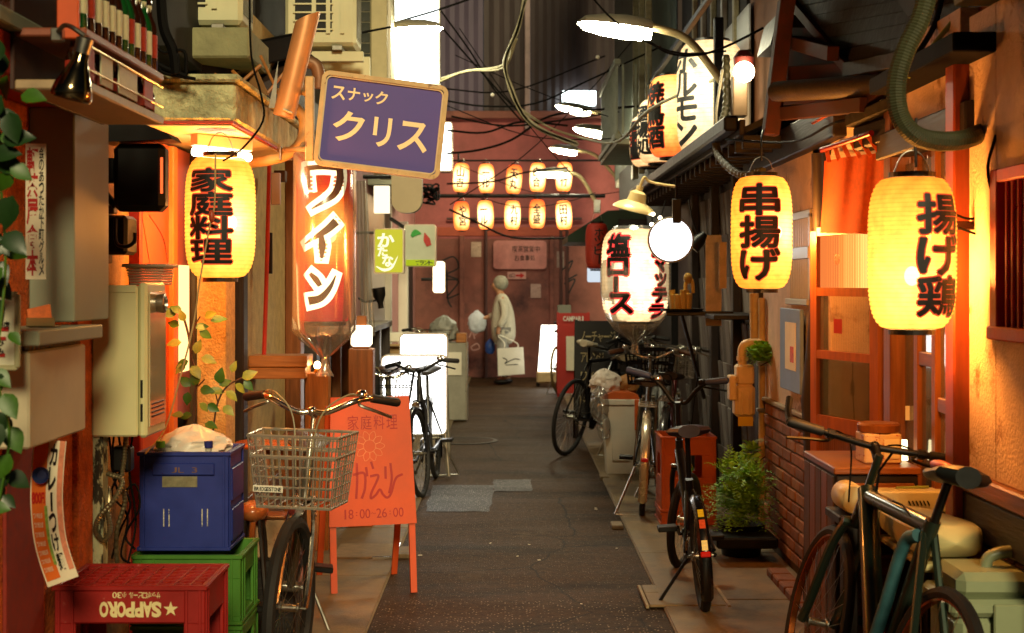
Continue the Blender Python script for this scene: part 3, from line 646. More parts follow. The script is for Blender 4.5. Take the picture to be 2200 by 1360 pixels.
# right row
q = G(1225, 978); bike('black sports bicycle leaning beside the chalk menu board', (q.x + .19, q.y + .42, 0), 62, lean=9, steer=0, r=.34, base=1.0, frame='#17171a', style='road', bar_w=.5, bar_z=.96, sad_z=.98, stand='none', saddle='#c9bfa6', rim='#2a2826', lamp=False, bell=False, accents='#b9b7ae')
q = G(1378, 1110); bike('black city bicycle with brown grips and cream rear mudguard', (q.x + .06, q.y + .55, 0), 84, lean=3, steer=4, r=.33, base=1.08, frame='#1b1a22', style='city', guard='#c8bfa4', bar_w=.58, bar_z=1.08, rack=True, stand='two', saddle='#2b2320', grips='#4d3524', basket=dict(w=.36, h=.24, d=.26, m=BLKM, n=6, r=.004), guard_r=False)
q = G(1505, 1315); b7 = bike('small black bicycle with blue grips and yellow stickers near the fern', (q.x + .035, q.y + .5, 0), 88, lean=-4, steer=-24, r=.255, base=.98, frame='#0d0d12', style='mini', guard='#0b0a0a', bar_w=.52, bar_z=1.0, sad_z=.8, stand='side', saddle='#1a1426', grips='#232c4a', tyre_w=.024, fr_r=.018, guard_r=False)
bike('dark red city bicycle in the thick of the right-hand bicycle row', (1.13, 10.35, 0), 80, lean=4, steer=12, r=.32, base=1.02, frame='#5a1814', style='city', guard='#3a3836', bar_w=.56, bar_z=1.06, rack=True, stand='two', saddle='#1c1614', grips='#2a201a', basket=dict(w=.34, h=.22, d=.25, m=STEEL, n=6))
bike('silver city bicycle leaning on the dark timber wall', (1.2, 11.75, 0), 93, lean=7, steer=-14, r=.33, base=1.04, frame='#8f8f8a', style='city', guard='#9a9a94', bar_w=.56, bar_z=1.04, stand='none', saddle='#3a2a20', grips='#3c2a1c', basket=dict(w=.36, h=.23, d=.26, n=6))
bike('grey city bicycle parked just before the chalk menu board', (1.05, 12.75, 0), 77, lean=3, steer=18, r=.33, base=1.04, frame='#3a3d42', style='dark', guard='#2a2a2c', bar_w=.56, bar_z=1.04, stand='two', saddle='#8f8468', basket=dict(w=.36, h=.23, d=.26, m=BLKM, n=6))
# near right road bike
q = Vector((1.16, 5.0, 0))
b8 = bike('dark green road bicycle with orange rims leaning by the cream bench', (1.03, 4.38, 0.0), 95, lean=12, steer=-3, r=.34, base=1.02, frame='#2c3a30', style='road', bar_w=.6, bar_z=1.06, sad_z=.97, stand='none', saddle='#101312', grips='#0e0c0b', tyre='#1a1512', rim='#b5622c', lamp=False, bell=False, barends=True, rimw=.02, fr_r=.022)
q = G(1222, 845); bike('old bicycle with tan tyres parked behind the red menu board', (q.x + .05, q.y + .3, 0), 70, lean=-3, r=.33, frame='#2a2622', style='dark', tyre='#8a7b52', bar_w=.5, stand='two', basket=dict(w=.34, h=.24, d=.25, m=BLKM, n=5))
# ================================================================ LEFT SIDE
def leaf_mesh(ln, wd, fold=.25, n=5):
    vs = []; fs = []
    for i in range(n + 1):
        f = i / n; hw_ = wd / 2 * math.sin(math.pi * min(1, f ** .75 * 1.0)) if f < 1 else 0; z = -.18 * ln * f * f
        vs += [(-hw_, f * ln, z + hw_ * fold), (0, f * ln, z), (hw_, f * ln, z + hw_ * fold)]
    for i in range(n): a = i * 3; fs += [(a, a + 1, a + 4, a + 3), (a + 1, a + 2, a + 5, a + 4)]
    me = bpy.data.meshes.new('leaf'); me.from_pydata(vs, [], fs); me.polygons.foreach_set('use_smooth', [True] * len(fs)); return me
def leaf_at(parent, me, p, aim, up=(0, -1, .4), s=1.):
    """aim = direction of the blade, up = direction its face looks"""
    y = Vector(aim).normalized(); z = Vector(up); z = (z - y * z.dot(y)).normalized(); x = y.cross(z); M = Matrix((x, y, z)).transposed().to_4x4() @ Matrix.Scale(s, 4); M.translation = Vector(p)
    o = bpy.data.objects.new('leaf', me); C.objects.link(o); o.parent = parent; o.matrix_basis = M; return o
# ---- orange stucco shop next to the camera
t = thing('orange_shop', 'orange stucco shopfront with a grey panel beside the camera', 'building')
WX = -1.42
bx(t, 'wall', ORST, (WX - 3.5, 3.4, 0), (WX, 4.62, 5), .003)
bx(t, 'corner_post', ORST, (WX - .02, 4.62, 0), (WX + .02, 4.78, 2.9), .004)
bx(t, 'red_band', mat('band_dark_red', '#7a1c0a', .7, var=.3, scale=20), (WX, 3.98, .3), (WX + .012, 4.3, 1.1), .002)
MB().box((WX, 4.2, 1.385), (WX + .135, 4.56, 2.02), .004).build('grey_panel', GREYP, t)
bx(t, 'ledge', GREYP, (WX, 3.4, 2.13), (WX + .2, 4.35, 2.17), .004)
bx(t, 'ledge_front', REDW, (WX, 3.4, 2.02), (WX + .17, 4.3, 2.127), .004)
bx(t, 'upper_wall', mat('gold_stucco', '#9c6a2a', .8, var=.5, scale=60, bump=1., bscale=120), (WX - 3.5, 3.38, 2.3), (WX + .03, 4.05, 5.02), .003)
bx(t, 'shelf', GREYP, (WX, 3.72, 1.335), (WX + .19, 4.3, 1.375), .004)
MB().box((WX - .05, 4.78, .35), (WX + .05, 4.86, 2.6), .01).build('peeling_post', PEEL, t, 'narrow post with flaking white paint')
t = thing('menu_box', 'grey metal box fixed to the orange wall under the shelf', 'box')
bx(t, 'case', GREYB, (WX + .001, 3.76, 1.06), (WX + .15, 4.26, 1.318), .006)
gm = mat('tumbler_glass', '#cbb48a', .1, var=.1, trans=.7)
for i in range(13):
    MB().lathe([(.012, 0), (.014, .017)], 8, Matrix.Translation((WX + .13, 3.8 + i * .036, 1.318))).build('glass_stud', gm, t)
# vertical banner and posters
t = thing('vertical_banner', 'narrow white banner with red lettering beside the grey panel', 'banner')
o_ = Vector((WX + .1, 3.88, 1.51)); bn = MB().sheet(o_, o_ + Vector((.055, 0, 0)), o_ + Vector((.055, 0, .37)), o_ + Vector((0, 0, .37)), .002).build('cloth', PAPER, t)
fn = plane_fn(o_ + Vector((0, -.003, 0)), (1, 0, 0), (0, 0, 1)); text_mesh(col('軒茶屋食本', .004, .01, .034, .36), fn, .03).build('lettering', INKR, bn); text_mesh(col('会のあったか下町グルメ', .037, .01, .05, .36), fn, .02).build('lettering', INK, bn)
t = thing('curry_banner', 'curling orange and white banner lettered カレーつけ麺 on orange wall', 'banner')
cl = [(108, 945), (103, 1000), (100, 1060), (102, 1110), (108, 1160), (120, 1205), (136, 1250)]; hw_ = [34, 34, 34, 34, 35, 36, 37]
cl3 = curve([Vector((x, y, 0)) for x, y in cl], 4); n = len(cl3)
def ban(f, u, e=0.):
    k = max(0, min(n - 1.001, f * (n - 1))); i = int(k); p = cl3[i].lerp(cl3[i + 1], k - i); tg = (cl3[i + 1] - cl3[i]).normalized(); nr = Vector((-tg.y, tg.x, 0)); p = p - nr * (35 * u)
    return P(p.x, p.y, 4.02 - .1 * f * f - .02 * u - e)
def strip(name, u0, u1, f0, f1, m, e, parent):
    vs = []; k = 24
    for i in range(k + 1):
        f = f0 + (f1 - f0) * i / k; vs += [ban(f, u0, e), ban(f, u1, e)]
    return MB().add(vs, [(2 * i, 2 * i + 1, 2 * i + 3, 2 * i + 2) for i in range(k)]).build(name, m, parent, smooth=True)
bn = strip('cloth', -1, 1, 0, 1, PAPER, 0, t)
strip('orange_field', -.92, -.05, .0, .96, mat('print_orange', '#d9691e', .7, var=.15), .003, bn); strip('red_border', .62, .95, 0, .93, mat('print_pale_red', '#d98a6a', .7, var=.3, scale=60), .003, bn); strip('green_print', -.16, .02, .42, .86, mat('print_green', '#87a84a', .7, var=.5, scale=90), .0045, bn)
for j, ch in enumerate('カレーつけ麺'):
    f1 = .03 + j * .15; w2 = .2 if ch != 'ー' else .03; c2 = '｜' if ch == 'ー' else ch
    text_mesh([(c2, (.3 - w2, f1, .3 + w2, f1 + .13))], lambda u, v, a=f1: ban(2 * a + .13 - v, u, .006), .03, .05).build('lettering', INK, bn)
text_mesh(row('800円', -.9, .33, -.12, .4), lambda u, v: ban(.73 - v, u, .006), .04, .05).build('lettering', INKR, bn)
for k in range(7):
    text_mesh(row('つけ麺並盛', -.86, .47 + k * .065, -.3, .505 + k * .065), lambda u, v, a=.47 + k * .065: ban(2 * a + .035 - v, u, .006), .0).build('lettering', PAPER, bn)
v0 = P(90, 1020, 4.0); MB().lathe([(.022, 0), (.024, .012), (.012, -.001)], 16, Matrix.Translation(v0) @ Matrix.Rotation(R(90), 4, 'X')).build('bowl_print', mat('print_blue', '#1c2c5e', .6, var=.3), bn)
# whiteboard
t = thing('whiteboard', 'small whiteboard with handwritten notice hung by the grey shelf', 'whiteboard'); d = 3.62
a, b = P(-60, 790, d), P(38, 632, d); MB().box((a.x, d, a.z), (b.x, d + .015, b.z), .004).build('board', mat('board_white', '#d9d6bd', .35, var=.06), t)
fr = MB()
for p0, p1 in (((a.x, a.z), (b.x, a.z)), ((a.x, b.z), (b.x, b.z)), ((b.x, a.z), (b.x, b.z)), ((a.x, a.z), (a.x, b.z))): fr.bar((p0[0], d - .001, p0[1]), (p1[0], d - .001, p1[1]), .014, .014)
fr.build('frame', mat('board_frame', '#a8a47e', .5, var=.1), t)
fn = plane_fn((0, d - .004, 0), (1, 0, 0), (0, 0, 1))
def pbox(x0, y0, x1, y1, d): a, b = P(x0, y1, d), P(x1, y0, d); return (a.x, a.z, b.x, b.z)
bd = t.children[0]
text_mesh([('休', pbox(-42, 640, -14, 665, d)), ('み', pbox(-10, 644, 12, 672, d))], fn, .02).build('lettering', INKB, bd)
text_mesh(row('閉店', *pbox(-5, 690, 22, 708, d)) + row('お休み', *pbox(-36, 727, 10, 743, d)) + row('ましみ', *pbox(-36, 748, 10, 763, d)), fn, .02).build('lettering', INK, bd)
text_mesh([('一', pbox(-40, 706, 20, 708, d)), ('一', pbox(-40, 726, 14, 728, d)), ('一', pbox(-40, 762, 12, 764, d))], fn, .0).build('lettering', INKR, bd)
# card holder on the shelf
q = Vector((WX + .1, 4.0, 1.377)); t = thing('card_holder', 'clear holder with orange cards on the grey shelf', 'card holder')
MB().box(q + Vector((-.03, -.03, 0)), q + Vector((.05, .03, .004)), .001).box(q + Vector((-.03, -.03, 0)), q + Vector((.05, -.027, .026)), .001).build('stand', mat('amber_acrylic', '#a5895a', .15, var=.1, trans=.5), t)
MB().box((-.03, -.004, 0), (.035, .004, .055), .001).xf(Matrix.Translation(q + Vector((0, 0, .004))) @ Matrix.Rotation(R(-18), 4, 'X') @ Matrix.Rotation(R(-14), 4, 'Y')).build('card_stack', mat('card_orange', '#d96a25', .6, var=.25, scale=60), t)
# trailing pothos
t = thing('trailing_plant', 'trailing heart-leaved plant hanging at the orange shopfront', 'plant'); ml = leaf_mesh(.08, .056); ml.materials.append(LEAFM); ml2 = leaf_mesh(.085, .06); ml2.materials.append(LEAFD)
d = 3.35
for (x, y, ax_, ay, s_, k) in ((45, 205, .95, -.1, .8, 0), (5, 205, -.6, -.8, 1.0, 1), (20, 240, .2, -.9, .9, 1), (5, 285, .7, -.6, .6, 0), (22, 355, .7, -.45, .75, 0), (5, 300, .8, .1, .9, 1), (-15, 340, .9, -.4, 1., 1), (28, 420, -.3, -.9, 1.0, 1), (10, 500, .6, -.5, .9, 1), (-12, 560, .5, -.8, .8, 1), (-15, 795, .7, -.6, .75, 0), (8, 845, .5, -.85, .85, 0), (18, 915, .45, -.9, .9, 0), (22, 975, -.4, -.9, .8, 0), (-8, 985, .3, -.9, .9, 0), (-20, 1090, .9, -.05, .6, 0), (5, 1010, -.5, -.8, .9, 1), (-18, 900, .1, -1, 1., 1), (0, 130, -.2, .9, .7, 1)):
    leaf_at(t, ml2 if k else ml, P(x, y, d + random.uniform(-.08, .05)), (ax_, random.uniform(-.3, .1), ay), (random.uniform(-.2, .6), -1, .5), s_)
rl = random.Random(12)
for k in range(34):
    yy = rl.uniform(110, 1090); leaf_at(t, ml2 if rl.random() < .65 else ml, P(rl.uniform(-25, 22), yy, d + rl.uniform(-.05, .12)), (rl.uniform(-.8, .9), rl.uniform(-.3, .3), rl.uniform(-1, .1)), (rl.uniform(-.5, .7), -1, rl.uniform(.1, .9)), rl.uniform(.45, .85))
tb(t, 'vine', LEAFM, [P(-10, 120, d), P(-4, 330, d), P(12, 560, d + .02), P(-6, 800, d), P(20, 930, d), P(-4, 1090, d)], .0035, 6)
bx(t, 'pot', mat('pot_terracotta', '#7a4a2c', .8), (-1.38, 3.2, 2.175), (-1.24, 3.4, 2.3), .01)
# bottle rack with its bottles and spot lamp
RZ = 2.14; ra, rb = 3.56, 4.36; rx0, rx1 = -1.24, -1.06
t = thing('bottle_rack', 'long wooden bottle shelf hung over the orange shopfront', 'rack')
bx(t, 'shelf', mat('shelf_red_wood', '#8a4a34', .5, var=.3, scale=40, stretch=(1, .1, 1)), (rx0, ra, RZ - .022), (rx1, rb, RZ), .004)
bx(t, 'lower_shelf', mat('shelf_pale', '#a58c6c', .5, var=.2, scale=30), (rx0, ra, RZ - .155), (rx1, rb, RZ - .13), .004)
bx(t, 'end_panel', ORPT, (rx1 - .07, ra - .014, RZ - .03), (rx1 - .015, ra, RZ + .13), .003)
bx(t, 'back_panel', mat('rack_back', '#3a1c10', .6), (rx0 - .012, ra, RZ - .155), (rx0, rb, RZ + .18), .002)
for z in (RZ - .04, RZ - .1): tb(t, 'rail', mat('brass', '#b08a4a', .3, .9), [(rx1 - .004, ra, z), (rx1 - .004, rb, z)], .003, 6)
bgl = mat('bottle_green', '#0f4a1c', .08, var=.1, spec=.8, coat=.5); bbr = mat('bottle_brown', '#2c1206', .08, var=.1, spec=.8, coat=.5); lbl = mat('bottle_label', '#cfcba6', .6, var=.12, scale=40); lblr = mat('bottle_label_red', '#a5301c', .6, var=.3, scale=40)
bprof = [(.028, 0), (.031, .008), (.031, .125), (.026, .145), (.015, .17), (.0135, .215), (.015, .222), (.015, .232), (.001, .233)]
names = {0: ('green', 'white'), 1: ('brown', 'white'), 2: ('brown', 'red'), 3: ('green', 'red')}
proto = {}
for k, (g1, l1) in names.items():
    b = thing('beer_bottle', '%s glass beer bottle with %s label in the wooden rack' % (g1, l1), 'bottle', 'bottles in the rack', loc=(0, 0, -50)); MB().lathe(bprof, 14).build('body', bgl if g1 == 'green' else bbr, b, smooth=True)
    MB().lathe([(.0315, .04), (.0315, .11)], 14, cap=False).build('label', lbl if l1 == 'white' else lblr, b, smooth=True); MB().lathe([(.0145, .17), (.0145, .2)], 12, cap=False).build('neck_label', lbl, b, smooth=True); MB().lathe([(.016, .222), (.016, .234), (.001, .236)], 12).build('cap', lblr if k % 2 else STEEL, b); proto[k] = b
seq = [0, 2, 1, 1, 1, 1, 0, 3, 1, 2, 0, 2]
used = set()
for i, k in enumerate(seq):
    for jx, xx in enumerate((rx1 - .04,)):
        p = (xx, ra + .04 + i * .065, RZ)
        if k in used: dup(proto[k], p)
        else: proto[k].location = p; used.add(k)
# short bottles lying under the shelf behind cards
b = thing('small_bottle', 'short brown bottle with red label on the lower rack shelf', 'bottle', 'small bottles on the lower shelf', loc=(rx1 - .04, ra + .03, RZ - .13)); MB().lathe([(.02, 0), (.022, .006), (.022, .06), (.01, .085), (.009, .1), (.001, .101)], 12).build('body', bbr, b, smooth=True); MB().lathe([(.0225, .015), (.0225, .05)], 12, cap=False).build('label', lblr, b, smooth=True)
for i in range(1, 15): dup(b, (rx1 - .04 - .01 * (i % 2), ra + .03 + i * .052, RZ - .13))
for i_, (u0, u1, m_) in enumerate(((.02, .1, lblr), (.16, .27, lbl), (.33, .52, lbl), (.6, .7, lblr))):
    o = MB().box((rx1 - .012, ra + u0, RZ - .12), (rx1 - .008, ra + u1, RZ - .035), .001).build('beer_card', m_); single(o, ['red printed beer card at the lamp end of the rack', 'narrow pale beer card among the rack bottles', 'wide pale beer card among the rack bottles', 'red printed beer card at the far end of the rack'][i_], 'card')
t = thing('spot_lamp', 'unlit silver reflector lamp clamped to the bottle rack', 'lamp'); q = P(165, 158, 3.42)
MB().lathe([(.018, .055), (.02, .03), (.028, .01), (.045, -.03), (.05, -.055), (.046, -.064), (1e-4, -.062)], 24, Matrix.Translation(q) @ Matrix.Rotation(R(14), 4, 'Y')).build('reflector_bulb', mat('mirror_glass', '#8c7a5a', .12, 1., var=.15), t, smooth=True)
MB().lathe([(.019, .05), (.021, .085), (.012, .09)], 16, Matrix.Translation(q) @ Matrix.Rotation(R(14), 4, 'Y')).build('socket', STEEL, t, smooth=True)
tb(t, 'arm', STEEL, [q + Vector((.02, 0, .09)), q + Vector((-.03, .02, .12)), P(122, 70, 3.54)], .006, 8)
bx(t, 'clamp', STEEL, P(108, 88, 3.52), P(140, 62, 3.545), .003)
# ---- alcove behind the boiler and the red diner
t = thing('red_diner', 'small red and orange diner with stucco column and mossy awning', 'building')
W2 = -1.52
bx(t, 'alcove_wall', mat('stained_plaster', '#8f6a3c', .85, var=.4, scale=14, bump=.5, bscale=90, dirt='#2a1a0c', dscale=4, dthr=.55, dsoft=.2), (W2 - .2, 4.86, 0), (W2, 5.72, 2.35), .002)
bx(t, 'red_panel', ORPT, (W2 - .05, 5.72, 0), (W2 + .03, 6.22, 2.1), .004); bx(t, 'red_jamb', REDW, (W2 - .04, 5.68, 0), (W2 + .045, 5.72, 2.3), .004); bx(t, 'orange_jamb', mat('jamb_orange', '#e07a2c', .5, var=.1), (W2, 6.22, 0), (W2 + .05, 6.3, 2.1), .004)
bx(t, 'soffit', mat('soffit_cream', '#d8c48c', .7, var=.1), (W2 - .2, 5.62, 2.12), (-1.1, 7.2, 2.129), .001)
a, b = P(428, 0, 6.45), P(490, 0, 6.45); bx(t, 'stucco_column', STUC, (a.x, 6.4, 0), (b.x, 6.62, 2.12), .006)
win = bx(t, 'window_frame', mat('frame_red_wood', '#9c4a28', .5, var=.2), (W2 - .02, 6.3, .9), (W2 + .045, 6.56, 2.1), .004)
bx(win, 'pane', em('lit_pane', (1.0, .62, .22), 2.2), (W2 + .046, 6.33, 1.1), (W2 + .051, 6.52, 1.58), .001)
dr = bx(t, 'sliding_door', mat('door_brown', '#7a5a34', .5, var=.2, scale=20), (W2, 6.62, 0), (W2 + .06, 7.45, 2.1), .004)
for y in (6.7, 6.95, 7.2): bx(dr, 'stile', BRW, (W2 + .06, y, .02), (W2 + .085, y + .045, 2.08), .003)
for z in (.6, 1.2, 1.5): bx(dr, 'rail', BRWY, (W2 + .06, 6.64, z), (W2 + .08, 7.4, z + .04), .003)
a = mat('awning_soffit_red', '#b5381a', .6, var=.25, scale=8)
aw = MB().box((-1.62, 5.6, 2.14), (-1.08, 7.25, 2.29), .01).build('awning', MOSS, t, 'thick mossy concrete awning')
MB().box((-1.64, 5.57, 2.29), (-1.06, 7.27, 2.32), .008).build('awning_lip', MOSS, aw); bx(aw, 'awning_soffit', a, (-1.6, 5.61, 2.129), (-1.09, 7.24, 2.14), .0)
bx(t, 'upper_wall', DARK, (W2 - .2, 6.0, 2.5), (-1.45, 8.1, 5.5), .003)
bx(t, 'ledge_beam', CLD, (-1.62, 6.5, 2.53), (-1.19, 7.7, 2.67), .01)
# fluorescent lamp beneath the awning
t = thing('fluorescent_lamp', 'glowing white tube lamp under the mossy awning behind the lantern', 'lamp')
a, b = Vector((-1.31, 5.9, 2.045)), Vector((-1.12, 6.12, 2.04)); MB().tube([a, b], .018, 10).build('tube', em('tube_white', (1., .86, .6), 26.), t, smooth=True); MB().bar(a + Vector((0, 0, .05)), b + Vector((0, 0, .05)), .05, .05).build('holder', WHT, t); tb(t, 'stem', WHT, [a.lerp(b, .5) + Vector((0, 0, .06)), a.lerp(b, .5) + Vector((0, 0, .088))], .008)
# gas boiler
t = thing('gas_boiler', 'cream wall-mounted gas boiler with clear front cover', 'boiler'); x0, x1, y0, y1 = -1.40, -1.245, 4.76, 5.02; z0, z1 = .985, 1.49
bx(t, 'casing', BOIL, (x0, y0, z0), (x1, y1, z1), .006); bx(t, 'wall_bracket', STEEL, (W2, y0 + .05, 1.1), (x0, y1 - .05, 1.4), .004)
bx(t, 'top_flange', BOIL, (x0 - .002, y0 - .004, z1 - .022), (x1 - .004, y0, z1 + .003), .001)
fc = MB().box((x1 + .001, y0 + .004, z0 - .004), (x1 + .03, y1 + .004, z1 + .012), .01).build('front_cover', BOIL, t)
bx(fc, 'cover_gloss', mat('boiler_gloss', '#c5bb94', .06, .2, var=.08, coat=.8), (x1 + .03, y0 + .03, z0 + .03), (x1 + .034, y1 - .01, z1 - .02), .001)
for z in (z0 + .05, z0 + .13): bx(fc, 'slot', BLK, (x1 + .008, y0 + .0025, z), (x1 + .016, y0 + .0045, z + .06), .001)
for i in range(4): bx(fc, 'vent', BLK, (x1 + .0335, y0 + .05, z0 + .06 + i * .014), (x1 + .036, y1 - .04, z0 + .066 + i * .014), .001)
MB().lathe([(.03, 0), (.034, .03), (.026, .034), (.022, .01)], 20, Matrix.Translation((x1 + .03, y0 + .13, z1 - .06)) @ Matrix.Rotation(R(90), 4, 'Y')).build('flue', STEEL, t, smooth=True)
# conduits below the boiler
FLEX = mat('flex_steel', '#7d7458', .35, .8, var=.2, scale=60)
def flex(parent, name, m, pts, r, amp=.12, k=14):
    cp = curve(pts, k); MB().tube(cp, r, 10, rs=[r * (1 + amp if i % 2 else 1 - amp) for i in range(len(cp))]).build(name, m, parent, smooth=False)
t = thing('boiler_pipes', 'tangle of steel hoses and cables under the gas boiler', 'pipes')
flex(t, 'hose', FLEX, [P(228, 940, 4.85), P(226, 1010, 4.84), P(262, 1030, 4.83), P(248, 1070, 4.8), P(214, 1110, 4.78), P(206, 1142, 4.77), P(222, 1161, 4.77), P(236, 1140, 4.78), P(232, 1100, 4.8)], .009)
flex(t, 'hose', FLEX, [P(270, 935, 4.9), P(268, 980, 4.9), P(262, 1030, 4.88), P(268, 1080, 4.9), P(250, 1150, 4.92), P(255, 1260, 4.95)], .008)
tb(t, 'pipe', FLEX, [P(205, 1046, 4.95), P(228, 1048, 4.9), P(234, 1062, 4.88), P(234, 1102, 4.86)], .011); 
for pts in ([(245, 935), (240, 1000), (258, 1060), (290, 1040), (300, 1090), (270, 1150), (290, 1180)], [(255, 935), (262, 1000), (240, 1060), (275, 1110), (260, 1190), (280, 1210)], [(235, 940), (245, 1010), (280, 1080), (258, 1140), (240, 1200)], [(285, 935), (278, 1010), (292, 1120), (275, 1210)]):
    tb(t, 'cable', CABL, [P(x, y, 4.95 + random.uniform(-.05, .05)) for x, y in pts], .004, 6)
bx(t, 'valve', BLK, P(250, 1010, 4.96), P(280, 960, 4.9), .008)
tb(t, 'drain_pipe', mat('drain_red', '#a5442c', .5), [P(277, 1080, 5.1), P(277, 1215, 5.1)], .008)
# black meter cabinet, small meter and conduits on the alcove wall
t = thing('black_cabinet', 'large black hooded cabinet with a red side light on the diner', 'cabinet')
a, b = P(250, 455, 4.95), P(360, 310, 4.95); cab = MB().box((a.x, 4.9, a.z), (b.x, 4.99, b.z), .02).build('case', BLK, t)
MB().prism([(a.x - .03, b.z), (b.x + .035, b.z + .01), (b.x + .02, b.z + .03), (a.x + .02, b.z + .1), (a.x - .05, b.z + .11)], .15, Matrix(((1, 0, 0, 0), (0, 0, 1, 4.87), (0, 1, 0, 0), (0, 0, 0, 1)))).build('hood', BLK, t)
MB().box((b.x - .012, 4.894, a.z + .06), (b.x - .003, 4.9, b.z - .05), .002).build('side_light', em('red_strip', (1., .13, .03), 1.6), t)
bx(t, 'bracket', BLKM, (W2, 4.92, a.z + .1), (a.x, 4.98, b.z - .05), .004)
t = thing('small_meter', 'small black electric meter below the black cabinet', 'meter'); a, b = P(262, 548, 5.3), P(300, 465, 5.3); bx(t, 'case', BLK, (W2 + .001, 5.2, a.z), (W2 + .12, 5.35, b.z), .012); bx(t, 'back_board', mat('meter_board', '#3a1c10', .7), (W2, 5.15, a.z - .03), (W2 + .012, 5.4, b.z + .05), .004)
t = thing('wall_conduits', 'dark and cream conduits climbing the alcove wall by the peeling post', 'pipes')
tb(t, 'conduit', BLKM, [P(182, 215, 4.95), P(184, 420, 4.95), P(208, 435, 4.96)], .012); tb(t, 'conduit', CABG, [P(203, 210, 5.0), P(204, 330, 5.0), P(200, 400, 5.0), P(246, 450, 5.02)], .01); tb(t, 'conduit', BLKM, [P(225, 230, 5.0), P(212, 330, 5.0), P(214, 395, 5.0), P(250, 445, 5.0)], .013); tb(t, 'conduit', BLKM, [P(195, 180, 5.05), P(193, 450, 5.05)], .014); tb(t, 'conduit', BLKM, [P(248, 470, 5.1), P(250, 520, 5.1), P(270, 530, 5.1), P(288, 520, 5.1), P(290, 500, 5.1)], .007)
bx(t, 'junction_box', mat('brown_box', '#3c2617', .6), P(205, 460, 5.05), P(245, 440, 5.0), .004)
# hanging planter
t = thing('hanging_planter', 'pale plastic trough planter hanging from thin wires above the boiler', 'planter'); a, b = P(276, 612, 5.05), P(360, 572, 5.05); PL = mat('planter_plastic', '#b09a80', .5, var=.1)
pl = MB(); 
for i in range(7):
    f0, f1 = i / 7, (i + .8) / 7; sh = .02 * (1 - f0)
    pl.box((a.x + sh * .9, 5.0, a.z + (b.z - a.z) * f0), (b.x - sh * .5, 5.16, a.z + (b.z - a.z) * f1), .003)
pl.build('trough', PL, t); bx(t, 'rim', PL, (a.x - .008, 4.99, b.z - .004), (b.x + .01, 5.17, b.z + .008), .003)
tb(t, 'wire', STEEL, [(a.x + .07, 5.08, b.z), P(305, 462, 5.08)], .0015, 4); tb(t, 'wire', STEEL, [(b.x - .003, 5.08, b.z), P(350, 510, 5.08), P(320, 462, 5.08)], .0015, 4)
# ---- crates
def crate(name, label, m, x0, x1, y0, y1, z0, z1, hole=None, ribs=(), gridtop=False, wall=.012, rim=.018, solid=True, group=None, holes_side=True):
    t = thing(name, label, 'crate', group); mb = MB()
    def panel(a0, a1, fixed, axis, hl):
        def seg(u0, u1, w0, w1):
            if axis == 'x': mb.box((u0, fixed, w0), (u1, fixed + wall, w1), .002)
            else: mb.box((fixed, u0, w0), (fixed + wall, u1, w1), .002)
        if hl:
            hx0, hx1, hz0, hz1 = a0 + (a1 - a0) * hl[0], a0 + (a1 - a0) * hl[1], z0 + (z1 - z0) * hl[2], z0 + (z1 - z0) * hl[3]
            seg(a0, a1, z0, hz0); seg(a0, a1, hz1, z1); seg(a0, hx0, hz0, hz1); seg(hx1, a1, hz0, hz1)
        else: seg(a0, a1, z0, z1)
    panel(x0, x1, y0, 'x', hole); panel(x0, x1, y1 - wall, 'x', hole); panel(y0 + wall, y1 - wall, x0, 'y', hole if holes_side else None); panel(y0 + wall, y1 - wall, x1 - wall, 'y', hole if holes_side else None)
    body = mb.build('body', m, t)
    if solid: bx(t, 'floor', m, (x0 + wall, y0 + wall, z0 + .004), (x1 - wall, y1 - wall, z0 + .02), .001)
    for z, nm in ((z1 - rim * .8, 'rim'), (z0 + .0, 'base_rim')):
        rm = MB()
        for a, b in (((x0 - .008, y0 - .008), (x1 + .008, y0)), ((x0 - .008, y1), (x1 + .008, y1 + .008)), ((x0 - .008, y0), (x0, y1)), ((x1, y0), (x1 + .008, y1))): rm.box((a[0], a[1], z), (b[0], b[1], z + rim * .8), .003)
        rm.build(nm, m, t)
    for f in ribs:
        xx = x0 + (x1 - x0) * f; bx(body, 'rib', m, (xx - .004, y0 - .006, z0 + .01), (xx + .004, y0 - .0005, z1 - .014), .001)
        yy = y0 + (y1 - y0) * f; bx(body, 'rib', m, (x1 + .0005, yy - .004, z0 + .01), (x1 + .006, yy + .004, z1 - .014), .001)
    return t, body
CRR = mat('crate_red', '#8e120c', .45, var=.25, scale=6, dirt='#a8584c', dscale=24, dthr=.66, dsoft=.05); CRG = mat('crate_green', '#3f7420', .45, var=.25, scale=6, dirt='#7f9a60', dscale=24, dthr=.67, dsoft=.05); CRB = mat('crate_blue', '#1a2a78', .45, var=.2, scale=6, dirt='#5a648c', dscale=20, dthr=.67, dsoft=.05); CRO = mat('crate_orange', '#c2581f', .5, var=.15)
# red beer crates, upside down
rx0, rx1, ry0, ry1 = -1.395, -.935, 4.36, 4.7
crate('beer_crate', 'red plastic beer crate on the ground, under the upturned one', CRR, rx0, rx1, ry0, ry1, .02, .29, hole=(.15, .85, .25, .5), ribs=(.04, .1, .9, .96))
t, body = crate('beer_crate', 'upturned red beer crate with cream lettering and a star, on top of another', CRR, rx0, rx1, ry0, ry1, .295, .572, hole=(.14, .86, .1, .58), ribs=(.03, .12, .88, .97), solid=False)
for i in range(8):
    for j in range(6): pass
gr = MB(); z = .566
for i in range(1, 9): xx = rx0 + (rx1 - rx0) * i / 9; gr.box((xx - .003, ry0 + .02, z - .02), (xx + .003, ry1 - .02, z + .003), .0)
for i in range(1, 7): yy = ry0 + (ry1 - ry0) * i / 7; gr.box((rx0 + .02, yy - .003, z - .02), (rx1 - .02, yy + .003, z + .0025), .0)
